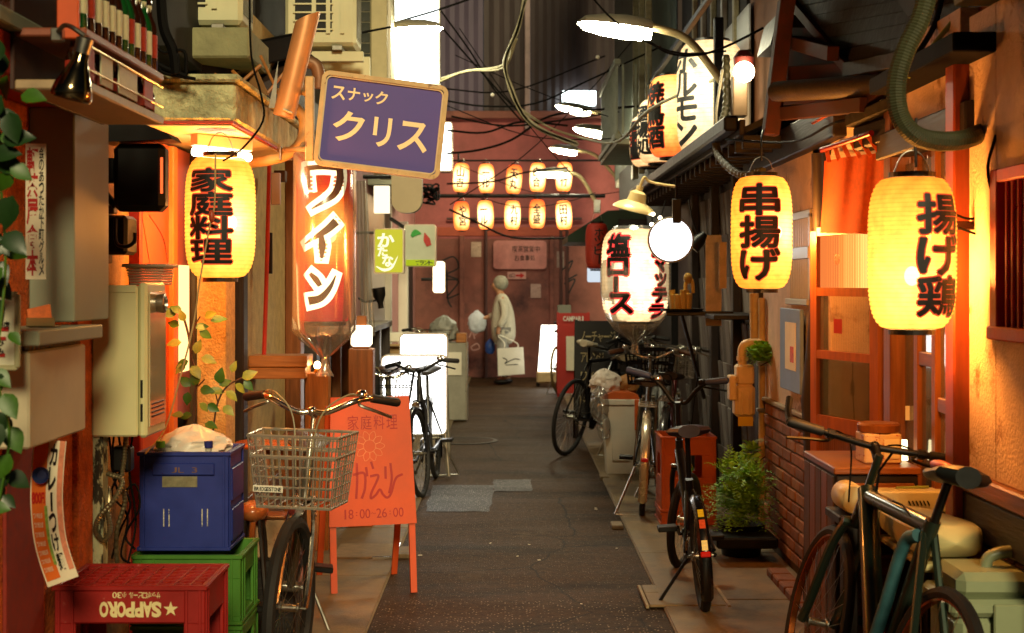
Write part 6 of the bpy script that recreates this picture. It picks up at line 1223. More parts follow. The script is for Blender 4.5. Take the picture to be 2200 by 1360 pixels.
# ---- boards and lamps further down
def board(name, label, x0, y0, x1, y1, d, m, fr_m, lean=.12):
    t = thing(name, label, 'sign'); a, b = P(x0, y1, d), P(x1, y0, d); pn = MB().sheet((a.x, d, a.z), (b.x, d, a.z), (b.x, d + lean, b.z), (a.x, d + lean, b.z), -.02).build('panel', m, t)
    for x in (a.x + .015, b.x - .015):
        MB().bar((x, d + .012, 0.012), (x, d + lean + .012, b.z + .01), .03, .02).build('leg', fr_m, t); MB().bar((x, d + lean + .03, b.z), (x, d + .45, .012), .03, .02).build('rear_leg', fr_m, t)
    return t, pn, plane_fn((a.x, d - .024, a.z), (1, 0, 0), (0, lean, b.z - a.z))
CHALKB = mat('blackboard', '#14120f', .6, var=.3, scale=4); t, pn, fn = board('chalk_board', 'black chalk menu board with handwritten katakana lines', 1236, 690, 1330, 905, 13.2, CHALKB, DKW); CHK = mat('chalk', '#b9a97c', .9)
text_mesh(row('ノーチャージ', .04, .74, .38, .84) + row('アレンジ', .05, .55, .27, .64) + row('ワダミミ', .05, .38, .3, .46) + row('ドリンク', .04, .15, .28, .24), lambda u, v: fn(u, v, .004), .0).build('lettering', CHK, pn)
t, pn, fn = board('red_menu_board', 'red advertising board with white lettering at the alley end', 1197, 673, 1268, 845, 18.6, mat('board_red', '#b3281c', .5, var=.1), mat('board_red2', '#b3281c', .5)); text_mesh(row('CAMPARI', .08, .95, .36, 1.01), lambda u, v: fn(u, v, .004), .03).build('lettering', WHT, pn); MB().sheet(fn(.12, .3, .003), fn(.36, .3, .003), fn(.36, .75, .003), fn(.12, .75, .003), .001).build('menu_sheet', PAPER, pn)
t = thing('floor_lamp_sign', 'glowing white tapered floor sign beside the red board', 'sign'); d = 20.6; a, b = P(1156, 798, d), P(1200, 699, d); MB().prism([(a.x, a.z), (b.x + .01, a.z), (b.x - .02, b.z), (a.x + .05, b.z)], .12, Matrix(((1, 0, 0, 0), (0, 0, 1, d), (0, 1, 0, 0), (0, 0, 0, 1)))).build('lit_face', em('floor_sign', (1., .95, .8), 5.), t); bx(t, 'base', METER, (a.x - .02, d - .02, .05), (b.x + .03, d + .16, a.z), .02)
for x in (a.x, b.x): tb(t, 'castor', BLK, [(x, d, .03), (x, d + .03, .03)], .03, 10)
# dark far-right house with green awning
t = thing('far_right_house', 'dark house with green awning and corrugated upper floor', 'building'); bx(t, 'wall', DARK, (1.5, 13.2, 0), (1.8, 19.5, 3.0), .003); bx(t, 'dark_door', DKW, (1.2, 15.6, 0), (1.5, 15.75, 2.2), .004)
cg = MB(); vs = []; n = 60
for i in range(n + 1): y = 13.2 + i * .13; x = 1.55 + (.025 if i % 2 else 0); vs += [(x, y, 3.0), (x, y, 8)]
MB().add(vs, [(2 * i, 2 * i + 2, 2 * i + 3, 2 * i + 1) for i in range(n)]).build('corrugated_wall', CORR2, t)
MB().prism([(.64, 1.95), (1.5, 1.95), (1.5, 2.32), (1.08, 2.3), (.64, 2.02)], 1.6, Matrix(((1, 0, 0, .0), (0, 0, 1, 15.7), (0, 1, 0, 0), (0, 0, 0, 1)))).build('awning', GREENM, t)
for y in (13.6, 14.3, 15.0): bx(t, 'pole', CABG, (1.3, y, 2.6), (1.36, y + .06, 7), .006)
bl = MB()
for i in range(16): y = 13.4 + i * .14; bl.box((1.0, y, 2.9), (1.02, y + .03, 3.55), .0)
bl.box((.98, 13.3, 3.55), (1.04, 15.7, 3.6), .003).box((.98, 13.3, 2.85), (1.04, 15.7, 2.9), .003).box((1.0, 13.3, 2.8), (1.55, 15.7, 2.85), .003)
for i in range(4): bl.box((1.05 + i * .12, 13.3, 2.9), (1.07 + i * .12, 13.32, 3.55), .0)
bl.build('balcony_rail', mat('rail_pale', '#7d8578', .6, .3, var=.3), t)
c, w_, h_ = lpos(1258, 480, 1307, 578, 14.0); lantern('paper_lantern', 'unlit red paper lantern with black katakana under the green awning', c, w_, h_, mat('lantern_red_paper', '#b02c14', .6, var=.2), col('ホッピー', -.045, .05, .045, h_ - .05), 22, 8, .6, off=.02, hook=.1)
o = MB().prism(rrect(-.09, -.075, .09, .075, .02), .05, axes(P(1281, 590, 14.1), (1, 0, 0), (0, 0, 1))).build('white_plate', em('plate_glow', (.8, .9, 1.), .8)); single(o, 'small pale lit plate under the red lantern', 'sign')
# ---- big white lantern in plastic and lamps under the eave
d = 9.7; c, w_, h_ = lpos(1293, 492, 1436, 690, d); wl = lmat('paper_glow_white', h_, 26, [(0., (4., 3.3, 2.)), (.4, (2.6, 2.0, 1.1)), (.75, (1.6, 1.0, .45)), (1., (.9, .45, .15))], (.0, -.2, h_ * .45), .46, .9)
t, sh, fn = lantern('paper_lantern', 'big round white paper lantern lettered 塩ロース inside a plastic cover', c, w_, h_, wl, (), 26, 0, .58, pw=4.5)
its = [('塩', (-.235, .44, -.06, .585)), ('ロ', (-.225, .315, -.07, .425)), ('｜', (-.165, .2, -.135, .3)), ('ス', (-.215, .06, -.04, .185)), ('ス', (.1, .47, .23, .585)), ('マ', (.1, .34, .24, .45)), ('ッ', (.12, .24, .23, .32)), ('テ', (.1, .13, .24, .22)), ('ラ', (.08, .03, .22, .11))]
text_mesh(its, lambda u, v: fn(u, v, .003), 0., .04, .11).build('lettering_edge', em('letter_edge_lit', (1., .06, .05), 1.3), sh); text_mesh(its, fn, 0., .04, .045).build('lettering', INK, sh)
prof = [(.14, h_ + .02), (.2, h_ * .9), (w_ / 2 + .012, h_ * .55), (w_ / 2 + .01, .3 * h_), (.2, .02), (.13, -.06), (.05, -.12), (.02, -.15), (.03, -.22)]; vs = []; n = 44
for i, (r_, z) in enumerate(prof):
    for k in range(n): a_ = 2 * math.pi * k / n; rr_ = r_ * (1 + (.01 if i < 5 else .08) * math.sin(9 * a_ + i) + (.01 if i < 5 else .05) * math.sin(17 * a_ + 2 * i)); vs.append((rr_ * math.cos(a_), rr_ * math.sin(a_), z))
MB().add(vs, [(i * n + k, i * n + (k + 1) % n, (i + 1) * n + (k + 1) % n, (i + 1) * n + k) for i in range(len(prof) - 1) for k in range(n)]).build('plastic_cover', BAG, t, smooth=True)
t = thing('enamel_lamp', 'cream enamel shade lamp on a gooseneck under the eave', 'lamp'); d = 9.1; q = P(1362, 452, d); s_ = d / F; M = Matrix.Translation(q) @ Matrix.Rotation(R(14), 4, 'Y') @ Matrix.Rotation(R(8), 4, 'X')
EN = mat('cream_enamel', '#d2bc82', .35, var=.08, coat=.4); MB().lathe([(.142, .0), (.138, .012), (.11, .035), (.062, .06), (.052, .115), (.024, .13), (.022, .16)], 32, M).build('shade', EN, t, smooth=True); MB().lathe([(.138, .004), (.06, .05), (1e-4, .055)], 32, M).build('inner_reflector', em('inner_glow', (1., .9, .6), 3.), t, smooth=True)
tb(t, 'gooseneck', EN, [M @ Vector((0, 0, .16)), M @ Vector((.01, 0, .22)), P(1395, 390, d), P(1425, 397, d), P(1450, 400, d)], .009, 8)
t = thing('round_sign', 'glowing white round sign hung under the slatted eave', 'sign'); d = 8.8; q = P(1441, 515, d); M = axes(q, (1, 0, 0), (0, 0, 1)); MB().lathe([(.14, -.05), (.143, -.02), (.143, 0), (.13, .004)], 40, M).build('rim', ALU, t, smooth=True); MB().lathe([(.131, .002), (.13, .006), (1e-4, .008)], 40, M).build('lit_face', em('round_glow', (.95, .97, 1.), 4.5), t); bx(t, 'hanger', BLK, P(1445, 480, d - .01), P(1462, 428, d + .03), .004); tb(t, 'hanger_rod', BLKM, [P(1453, 430, d), P(1453, 380, d)], .008)
t = thing('clip_spotlight', 'black clip spotlight beside the glowing round sign', 'lamp'); q = P(1503, 515, 8.9); MB().lathe([(.045, .07), (.04, 0), (.02, -.05), (1e-4, -.055)], 18, Matrix.Translation(q) @ Matrix.Rotation(R(-140), 4, 'Y')).build('shade', BLK, t, smooth=True); MB().lathe([(.04, .06), (1e-4, .061)], 18, Matrix.Translation(q) @ Matrix.Rotation(R(-140), 4, 'Y')).build('lit_lens', em('spot_lens', (1., .85, .55), 12.), t); tb(t, 'arm', BLKM, [q, q + Vector((-.04, .02, .12)), P(1480, 430, 8.9)], .006)
t = thing('bare_bulbs', 'cluster of tiny glowing bulbs beside the enamel lamp', 'lamp')
for x, y in ((1403, 460), (1418, 468), (1400, 482)): MB().ball(P(x, y, 9.0), .012).build('bulb', em('bulb_small', (1., .8, .5), 20.), t, smooth=True)
tb(t, 'wire', CABL, [P(1400, 482, 9.02), P(1403, 460, 9.02), P(1418, 468, 9.02), P(1430, 430, 9.02)], .004, 5)
# bamboo pot on a tray
t = thing('wall_tray', 'black round tray on a slim bracket by the timber wall', 'shelf'); q = P(1465, 668, 8.9); MB().lathe([(.13, 0), (.135, .015), (.125, .008), (1e-4, .006)], 28, Matrix.Translation(q)).build('tray', BLK, t, smooth=True); bx(t, 'bracket', BLKM, q + Vector((-.1, -.02, -.03)), q + Vector((.32, .02, -.002)), .004); tb(t, 'brace', BLKM, [q + Vector((.0, 0, -.03)), q + Vector((.14, 0, -.55))], .012)
t = thing('bamboo_pot', 'bundle of pale bamboo tubes like a squat pot on tray', 'pot'); q = P(1462, 664, 8.9)
for k in range(9): an = 2 * math.pi * k / 9; MB().tube([q + Vector((.05 * math.cos(an), .05 * math.sin(an), 0)), q + Vector((.055 * math.cos(an), .055 * math.sin(an), .1 + .02 * math.sin(k * 2)))], .02, 10).build('tube', mat('bamboo', '#c2a052', .45, var=.2, scale=12), t, smooth=True)
MB().tube(curve([q + Vector((.03, 0, .1)), q + Vector((.035, 0, .17)), q + Vector((.07, 0, .18)), q + Vector((.08, 0, .1))]), .012, 8).build('handle', mat('bamboo', '#c2a052'), t, smooth=True)
o = MB().ball(P(1478, 598, 8.9), .028, (1, 1, 1.3), 16, 10).build('amber_knob', mat('knob', '#9c7a3c', .1, var=.2)); single(o, 'small glossy amber glass knob above the bamboo pot', 'bottle')  # a stretched ball for a glass knob
# ---- row of large lanterns above the eave
LR = [(1526, 92, 335, 9.4, 'ホルモン', 150, 0), (1452, 165, 338, 11.2, '焼鳥酒', 90, 1), (1424, 215, 350, 12.3, '酒場処', 70, 0), (1404, 250, 358, 13.2, '居酒屋', 56, 1)]
wl2 = lmat('paper_glow_row', .75, 26, [(0., (3.2, 2.6, 1.5)), (.45, (1.7, 1.25, .62)), (.8, (1.05, .58, .22)), (1., (1., .25, .07))], (-.1, -.25, .42), .6, .85)
wl3 = lmat('paper_glow_row_red', .75, 26, [(0., (3., 2., .8)), (.4, (2.2, 1.1, .25)), (.7, (1.6, .35, .05)), (1., (1., .06, .03))], (-.12, -.2, .4), .5, .85)
nth = ['nearest the bulb', 'second along the eave', 'third along the eave', 'at the far end of the eave']
for i, (x, y0, y1, d, tx, pw_, k) in enumerate(LR):
    c = P(x, (y0 + y1) / 2, d); h_ = (y1 - y0) * d / F; lantern('eave_lantern', 'big white glowing lantern above the dark eave, ' + ('beside the black post' if i == 0 else nth[i]), c, .44, h_, wl3 if i == 1 else wl2, col(tx, -.1, .06, .1, h_ - .06), 24, -58, .6, pw=4., group='lanterns above the eave', off=.04, outline=RIM_R if k else None, cuts=.05)
t = thing('lantern_rack', 'dark frame and pale back panel holding the eave lanterns', 'rack'); bx(t, 'post', BLKM, P(1535, 335, 9.0), P(1552, 40, 9.06), .006); bx(t, 'back_panel', mat('pale_backing', '#b9c2c4', .5, var=.1), (1.58, 9.4, 2.4), (1.595, 13.4, 3.35), .003); bx(t, 'rail', BLKM, (1.3, 9.2, 3.36), (1.34, 13.5, 3.4), .004); bx(t, 'lower_rail', BLKM, (1.3, 9.2, 2.36), (1.34, 13.5, 2.4), .004)
# ---- bright bulb with reflector
t = thing('bulb_lamp', 'bare glowing bulb lamp on the dark house corner', 'lamp'); q = P(1597, 152, 7.9); MB().ball(q + Vector((0, -.02, -.01)), .058, (1, 1, 1), 20, 14).build('bulb', em('bulb_big', (1., .78, .5), 60.), t, smooth=True); MB().lathe([(.055, .0), (.06, .05), (.03, .09), (1e-4, .09)], 20, Matrix.Translation(q + Vector((.01, .05, .03)))).build('holder', mat('holder_red', '#5a2018', .5), t, smooth=True); bx(t, 'ballast_box', mat('ballast', '#7a6648', .5, .2), P(1575, 250, 8.0), P(1600, 168, 8.1), .006); tb(t, 'stem', BLKM, [q + Vector((.0, .05, .11)), P(1612, 110, 8.0)], .012)
# ---- street lamps
def street_lamp(label, x, y, d, ln, wall, tilt=6, flip=1, s=1., arm=True, strength=130.):
    """cobra-head lamp: head centre at the photo pixel, arm to its wall"""
    q = P(x, y, d); t = thing('street_lamp', label, 'street lamp', 'street lamps over the alley'); hl = ln / 2; M = Matrix.Translation(q) @ Matrix.Rotation(R(tilt * flip), 4, 'Y') @ Matrix.Diagonal((flip, 1, 1, 1))
    up = [(-hl, .0, .01), (-hl * .8, .09, .05), (-hl * .3, .125, .075), (hl * .3, .12, .085), (hl * .75, .1, .08), (hl, .075, .065)]
    def shell(sgn, f):
        vs = []; fs = []; n = 9
        for (xx, wy, zz) in up:
            for k in range(n + 1): a_ = math.pi * k / n; vs.append(M @ Vector((xx, wy * math.cos(a_) * s, sgn * zz * f * math.sin(a_) * s)))
        for i in range(len(up) - 1):
            for k in range(n): fs.append((i * (n + 1) + k, i * (n + 1) + k + 1, (i + 1) * (n + 1) + k + 1, (i + 1) * (n + 1) + k))
        fs.append(tuple((len(up) - 1) * (n + 1) + k for k in range(n + 1))); return MB().add(vs, fs)
    shell(1, 1.).build('housing', mat('lamp_grey', '#8d8878', .45, .3, var=.1), t, smooth=True); shell(-1, .8).build('lit_lens', em('street_lens_%g' % strength, (1., .93, .62), strength), t, smooth=True)
    if arm:
        e = M @ Vector((hl, 0, .03)); w_ = Vector((wall, d, e.z - .45)); tb(t, 'arm', mat('lamp_arm', '#8f7f5a', .45, .4, var=.2), [e, e.lerp(w_, .45) + Vector((0, 0, .12)), e.lerp(w_, .85) + Vector((0, 0, .05)), w_], .02 * s + .006, 10); bx(t, 'clamp', STEEL, w_ - Vector((.04, .05, .12)), w_ + Vector((.05, .05, .06)), .006)
    return t
street_lamp('large street lamp with a curved arm above the eave lanterns', 1320, 58, 9.0, .47, P(1572, 0, 9.).x, 7)
street_lamp('street lamp over the white sign panel on the left', 897, 62, 12.4, .44, -1.4, 3, -1)
street_lamp('street lamp hanging before the far white window', 1231, 234, 18.5, .46, 1.5, 12)
street_lamp('street lamp with a dark hood next to hanging crystals', 1272, 282, 17.0, .46, 1.5, 10)
street_lamp('small street lamp furthest down the alley', 1210, 322, 21.0, .4, 1.6, 8, strength=90.)
street_lamp('street lamp in front of the small lantern rows', 1186, 372, 19.5, .44, P(1282, 0, 19.5).x, 2, strength=60.)
t = thing('glass_drop', 'hanging cluster of glass beads under a street lamp', 'ornament')
for i in range(9): MB().ball(P(1318 + random.uniform(-9, 9), 298 + random.uniform(-12, 12), 16.8), .03).build('bead', mat('bead', '#b0a890', .08, .6), t, smooth=True)
tb(t, 'cord', CABL, [P(1318, 290, 16.8), P(1318, 262, 16.9)], .008, 5)
# ---- back wall
D = 22.6
t = thing('pink_building', 'pink plaster building with corrugated upper storeys closing the alley', 'building'); zc = P(0, 240, D).z
bx(t, 'wall', PINK, (-3.2, D, 2.2), (3.2, D + .3, zc), .003); bx(t, 'lower_wall', PINKD, (-3.2, D - .012, 0), (3.2, D + .3, 2.2), .003); bx(t, 'band', mat('pink_band', '#9c4a34', .8, var=.2), (-3.2, D - .02, P(0, 507, D).z), (3.2, D - .001, P(0, 488, D).z), .003)
def corr(name, x0, x1, z0_, z1_, y, m, pitch=.09):
    n = int((x1 - x0) / pitch * 2); vs = []
    for i in range(n + 1): x = x0 + (x1 - x0) * i / n; yy = y + (.025 if i % 2 else 0); vs += [(x, yy, z0_), (x, yy, z1_)]
    return MB().add(vs, [(2 * i, 2 * i + 2, 2 * i + 3, 2 * i + 1) for i in range(n)]).build(name, m, t)
corr('corrugated_panel', -3.2, P(1038, 0, D).x, zc, 9.5, D - .1, mat('corrugated_mauve', '#544a5c', .5, .2, var=.25, scale=3, stretch=(1, 1, .2)), .15); corr('corrugated_panel', P(1038, 0, D).x + .01, P(1128, 0, D).x, zc, 9.5, D - .06, CORR, .16); corr('corrugated_panel', P(1140, 0, D).x, 3.2, zc - .1, 9.5, D - .06, CORR, .13)
bx(t, 'downpipe', mat('pale_pipe', '#8f7a78', .6), (P(1127, 0, D).x, D - .14, zc - .3), (P(1139, 0, D).x, D - .02, 9.5), .01); bx(t, 'downpipe', PINKD, (P(987, 0, D).x, D - .1, 0), (P(998, 0, D).x, D - .005, P(0, 507, D).z), .01); bx(t, 'downpipe', PINKD, (P(1180, 0, D).x, D - .1, 0), (P(1190, 0, D).x, D - .005, P(0, 507, D).z), .01); bx(t, 'ledge', PINKD, (-3.2, D - .12, zc - .12), (3.2, D - .02, zc), .01)
gf = MB(); fnb = plane_fn((0, D - .018, 0), (1, 0, 0), (0, 0, 1)); kb = lambda x, y: (P(x, y, D).x, P(x, y, D).z)
for pts in ([(950, 560), (975, 552), (985, 575), (960, 590), (985, 600)], [(955, 600), (985, 605), (960, 640), (990, 630)], [(960, 580), (962, 640), (970, 660)], [(1208, 580), (1230, 560), (1215, 600), (1240, 590)], [(1212, 610), (1235, 600), (1222, 630)]): MB().add(*ribbon([kb(*p) for p in pts], .025, lambda u, v, e=0: fnb(u, v, 0))).build('graffiti', INK, t)
for pts in ([(1008, 725), (1015, 712), (1020, 728)], [(1020, 720), (1030, 712)], [(1012, 745), (1025, 738), (1030, 748), (1016, 752), (1012, 745)]): MB().add(*ribbon([kb(*p) for p in pts], .02, lambda u, v, e=0: fnb(u, v, .0))).build('graffiti', mat('graffiti_pale', '#b08a84', .8), t)
t = thing('wall_sign', 'faded pale pink notice board on the back wall', 'sign'); pn = MB().prism(rrect(P(1060, 0, D).x, P(0, 578, D).z, P(1174, 0, D).x, P(0, 517, D).z, .06), .05, Matrix(((1, 0, 0, 0), (0, 0, 1, D - .055), (0, 1, 0, 0), (0, 0, 0, 1)))).build('panel', mat('notice_pink', '#b87a72', .6, var=.2, scale=9), t); fn2 = plane_fn((0, D - .06, 0), (1, 0, 0), (0, 0, 1)); Dn = D - .06
text_mesh(row('喫茶営業中', *pbox(1100, 528, 1160, 542, Dn)) + row('お食事処', *pbox(1105, 548, 1150, 560, Dn)), fn2, .0).build('lettering', INK, pn)
t = thing('arrow_sign', 'small sign with a red arrow on the back wall', 'sign'); pn = MB().box((P(1090, 0, D).x, D - .04, P(0, 600, D).z), (P(1130, 0, D).x, D - .001, P(0, 584, D).z), .004).build('panel', mat('arrow_pink', '#b98a80', .6), t); MB().add([fnb(*kb(1108, 594), .03), fnb(*kb(1118, 594), .03), fnb(*kb(1118, 598), .03), fnb(*kb(1127, 592), .03), fnb(*kb(1118, 586), .03), fnb(*kb(1118, 590), .03), fnb(*kb(1108, 590), .03)], [(0, 1, 5, 6), (2, 3, 4)]).build('arrow', INKR, pn); text_mesh(row('出口', *pbox(1092, 588, 1106, 596, Dn)), plane_fn((0, D - .043, 0), (1, 0, 0), (0, 0, 1)), .0).build('lettering', INK, pn)
o = MB().box((P(1208, 0, 22.4).x, 22.35, P(0, 226, 22.4).z), (P(1280, 0, 22.4).x, 22.5, P(0, 196, 22.4).z), .01).build('lit_window', em('far_window', (.85, 1., 1.), 6.)); single(o, 'small bright white lit window above the far street lamps', 'window')
for i_, (x0_, y0_, x1_, y1_, c_, lb) in enumerate(((1012, 520, 1034, 552, '#b09a86', 'torn pale paper poster left of the pink notice board'), (1196, 540, 1212, 575, '#8f7a70', 'brownish paper poster right of the pink notice board'), (1140, 610, 1162, 640, '#a58a80', 'small faded flyer under the red arrow sign'))):
    o = MB().box((P(x0_, 0, D).x, D - .03, P(0, y1_, D).z), (P(x1_, 0, D).x, D - .02, P(0, y0_, D).z), .0).build('poster', mat('wall_poster_%d' % i_, c_, .8, var=.3, scale=14, dirt='#4a2c28', dscale=16, dthr=.56)); single(o, lb, 'poster')
t = thing('wall_pipes', 'thin dark service pipes and a meter box on the back wall', 'pipes')
for x_ in (1044, 1205, 1218): tb(t, 'pipe', mat('pipe_brown', '#4a2e2a', .6), [P(x_, 480, D - .08), P(x_, 815, D - .08)], .025, 8)
tb(t, 'pipe', mat('pipe_brown', '#4a2e2a'), [P(960, 470, D - .1), P(1250, 470, D - .1)], .02, 8); bx(t, 'meter_box', GREYP, P(1198, 690, D - .2), P(1226, 655, D - .05), .01)
# lantern rails with ten small lanterns
t = thing('lantern_rail', 'black pipe rails carrying two rows of small lanterns', 'rail'); d = 20.2
for y in (345, 421): tb(t, 'rail', BLKM, [P(935, y, d), P(1300, y, d)], .028 if y > 400 else .014, 8)
tb(t, 'upright', BLKM, [P(985, 330, d), P(985, 425, d)], .014); tb(t, 'upright', BLKM, [P(1222, 340, d), P(1222, 425, d)], .014)
sl = lmat('paper_glow_small', .43, 14, [(0., (6., 4.6, 2.4)), (.45, (4., 2.4, .9)), (.7, (2.4, .7, .12)), (1., (1.5, .15, .03))], (0., -.13, .2), .27, .9)
sl2 = lmat('paper_glow_small_dim', .43, 14, [(0., (5., 3.4, 1.5)), (.4, (3., 1.5, .45)), (.65, (2., .5, .08)), (1., (1.3, .12, .03))], (.02, -.13, .17), .26, .9)
tx = [['山吉', '一ル', '天丸', '白合', '大竹'], ['や宮', '一ル', '九村', '全盛', '田村']]
for r_, (y0, y1) in enumerate(((352, 414), (431, 493))):
    for i, x in enumerate((990, 1045, 1100, 1156, 1213)):
        jt = random.uniform(-3, 3); c, w_, h_ = lpos(x - 17 + jt, y0 + jt, x + 17 + jt, y1 + jt, d); lantern('small_lantern', 'small glowing orange-white lantern lettered %s in the %s row' % (tx[r_][i], 'upper' if r_ == 0 else 'lower'), c, w_, h_, (sl, sl2, sl)[(i * 2 + r_) % 3], col(tx[r_][i], -.05, .06, .05, h_ - .06), 14, 0, .5, pw=3.5, group='ten small lanterns on the rails', off=.03, hook=.05, cuts=.04)[0].rotation_euler = (0, R(random.uniform(-4, 4)), R(random.uniform(-14, 14)))
# ---- overhead cables
def wire(label, pts, d, r_, m=CABL, name='overhead_cable', n=1):
    t = thing(name, label, 'cable', 'overhead cables')
    for k in range(n):
        j = [(random.uniform(-4, 4), random.uniform(-4, 4)) for _ in pts] if n > 1 else [(0, 0)] * len(pts); dd = d if isinstance(d, (list, tuple)) else [d] * len(pts)
        tb(t, 'strand', m, [P(x + jx, y + jy, d_) for (x, y), (jx, jy), d_ in zip(pts, j, dd)], r_, 6)
wire('thick frayed cable bundle snaking down over the alley', [(1150, -60), (1130, -10), (1112, 60), (1085, 135), (1098, 195), (1125, 248), (1165, 280), (1240, 310)], 12., .012, CABG, n=5)
wire('taped cable pair running from the purple sign to the bundle', [(945, 172), (1000, 155), (1080, 142), (1110, 80)], [13, 12.6, 12.2, 12], .012, CABG, n=2)
wire('cable sagging from bundle to the right eave', [(1120, 235), (1180, 275), (1260, 300), (1330, 300), (1400, 230), (1560, 160)], [12, 12, 12, 11, 10, 9], .009, CABG, n=2)
for lb, pts, d, r_ in (('thin dark cable crossing high before the mauve cladding', [(945, 20), (1010, 110), (1060, 190), (1120, 260)], 15, .009), ('second thin cable before the mauve cladding', [(950, 60), (1030, 150), (1110, 235), (1200, 300)], 16, .01), ('slack dark cable from the purple sign across the pink wall', [(950, 215), (1040, 228), (1150, 222), (1270, 170), (1420, 100)], 14, .009), ('cable sagging above the upper lantern row', [(960, 330), (1030, 322), (1100, 300), (1180, 250), (1290, 235), (1420, 225)], 15, .012), ('cable sagging from left house to far street lamp', [(960, 280), (1040, 285), (1120, 262), (1220, 270)], 16, .012), ('cable passing behind the large street lamp', [(1260, -20), (1320, 45), (1400, 95), (1470, 115), (1560, 110)], 8.6, .006), ('cable strung from large street lamp to the black post', [(1395, 90), (1440, 115), (1500, 118), (1560, 100), (1640, 60)], 8.8, .008), ('cable crossing the lower lantern row to the right', [(965, 450), (1030, 480), (1100, 510), (1220, 512)], 19, .014), ('cable crossing between the two lantern rows', [(960, 395), (1060, 390), (1130, 370), (1220, 360)], 19, .012), ('cable running high from the white panel to the right', [(860, 45), (945, 20), (1060, -20)], 13, .01), ('faint cable crossing the dark cladding', [(945, 190), (1100, 195), (1300, 120)], 17, .009), ('long sagging cable over the pink wall', [(970, 250), (1080, 270), (1180, 262), (1330, 240)], 18, .012), ('cable from the tiled house to the lamp on the left', [(690, 150), (720, 85), (770, 72), (840, 58)], 10., .008)): wire(lb, pts, d, r_)
rw_ = random.Random(5)
for k in range(6):
    xa_, ya_, xb_, yb_ = rw_.uniform(950, 1010), rw_.uniform(0, 480), rw_.uniform(1230, 1400), rw_.uniform(20, 430); sg = rw_.uniform(8, 45)
    wire('thin dark wire sagging across the alley among the cable tangle', [(xa_, ya_), (xa_ * .6 + xb_ * .4, ya_ * .6 + yb_ * .4 + sg), (xa_ * .25 + xb_ * .75, ya_ * .25 + yb_ * .75 + sg * .7), (xb_, yb_)], rw_.uniform(13, 20), .005)
for i, (x, y) in enumerate(((1058, 204), (1284, 123))): o = MB().ball(P(x, y, 14), .02).build('insulator', WHT); single(o, 'tiny white ceramic insulator ' + ('on the cable before mauve cladding' if i == 0 else 'on the slack cable by the large lamp'), 'insulator')
# black tangle on the far left wall
t = thing('cable_tangle', 'messy black cable tangle on the far left wall', 'cables')
for k in range(9): tb(t, 'cable', CABL, [P(random.uniform(905, 945), random.uniform(395, 440), 17 + random.uniform(-.3, .3)) for _ in range(5)], .012, 5)
# ---- upper right eaves near the camera
MATTEB = mat('matte_black', '#090706', .9, var=.3, spec=.1)  # matte near-black for the eave undersides
REDLIT = mat('eave_wood_redlit', '#380d07', .85, var=.45, scale=30, stretch=(1, .1, 1)); DKR = mat('eave_dark', '#120c07', .7, var=.5, scale=8, bump=.4, bscale=20, dirt='#4a3d22', dscale=14, dthr=.6)  # red lantern glow under the eave put into the wood colour
t = thing('plank_roof', 'dark plank eave with rafters tinted as if red-lit above the lanterns', 'roof')
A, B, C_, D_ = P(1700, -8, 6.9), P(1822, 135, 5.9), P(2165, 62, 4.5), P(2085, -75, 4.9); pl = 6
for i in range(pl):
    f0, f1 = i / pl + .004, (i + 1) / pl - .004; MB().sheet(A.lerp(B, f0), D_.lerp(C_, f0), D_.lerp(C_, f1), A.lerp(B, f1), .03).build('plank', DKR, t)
MB().bar(A + Vector((0, 0, -.02)), B + Vector((0, 0, -.02)), .04, .05).build('verge_board', REDLIT, t); MB().bar(B + Vector((0, 0, -.03)), C_ + Vector((0, 0, -.03)), .05, .06).build('fascia', DKR, t)
MB().bar(P(1690, 0, 6.6), P(1655, 290, 6.6), .09, .07).build('strut', REDLIT, t)
for (x0, y0, x1, y1, d0, d1, w_) in ((1700, 90, 1790, 115, 6.7, 5.9, .05), (1705, 160, 1900, 150, 6.6, 5.6, .06), (1680, 245, 1860, 225, 6.6, 5.6, .05), (1850, 230, 1900, 185, 5.7, 5.5, .04)): MB().bar(P(x0, y0, d0), P(x1, y1, d1), w_, w_ * 1.2).build('rafter', REDLIT, t)
tb(t, 'log_beam', wood('log', '#3c3018', .6, 'x'), [P(1668, 197, 6.3), P(1915, 182, 5.5)], .045, 14)
MB().sheet(P(1690, 225, 6.8), P(1985, 215, 5.6), P(1985, 60, 5.6), P(1690, 60, 6.8), .03).build('back_boarding', REDLIT, t); MB().sheet(P(2015, 175, 5.0), P(2130, 140, 4.7), P(2130, 40, 4.7), P(2015, 80, 5.0), .02).build('gable_plaster', mat('gable_orange', '#a0521c', .8, var=.3, scale=30), t)
t = thing('lower_eave', 'long black weathered eave board with gutter over the doorway', 'eave'); a, b = P(1828, 262, 5.75), P(2260, 80, 4.6); MB().bar(a, b, .06, .05, .006).build('board', mat('eave_moss', '#2c2818', .75, var=.5, scale=14, bump=.5, bscale=30), t); MB().bar(a + Vector((.1, 0, -.06)), b + Vector((.1, 0, -.1)), .16, .1, .01).build('soffit', MATTEB, t)
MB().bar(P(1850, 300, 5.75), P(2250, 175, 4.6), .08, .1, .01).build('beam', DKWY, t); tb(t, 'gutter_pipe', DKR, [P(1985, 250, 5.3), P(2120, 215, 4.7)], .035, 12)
bx(t, 'dark_soffit', MATTEB, (1.34, 4.3, 2.2), (1.75, 5.3, 2.26), .004)
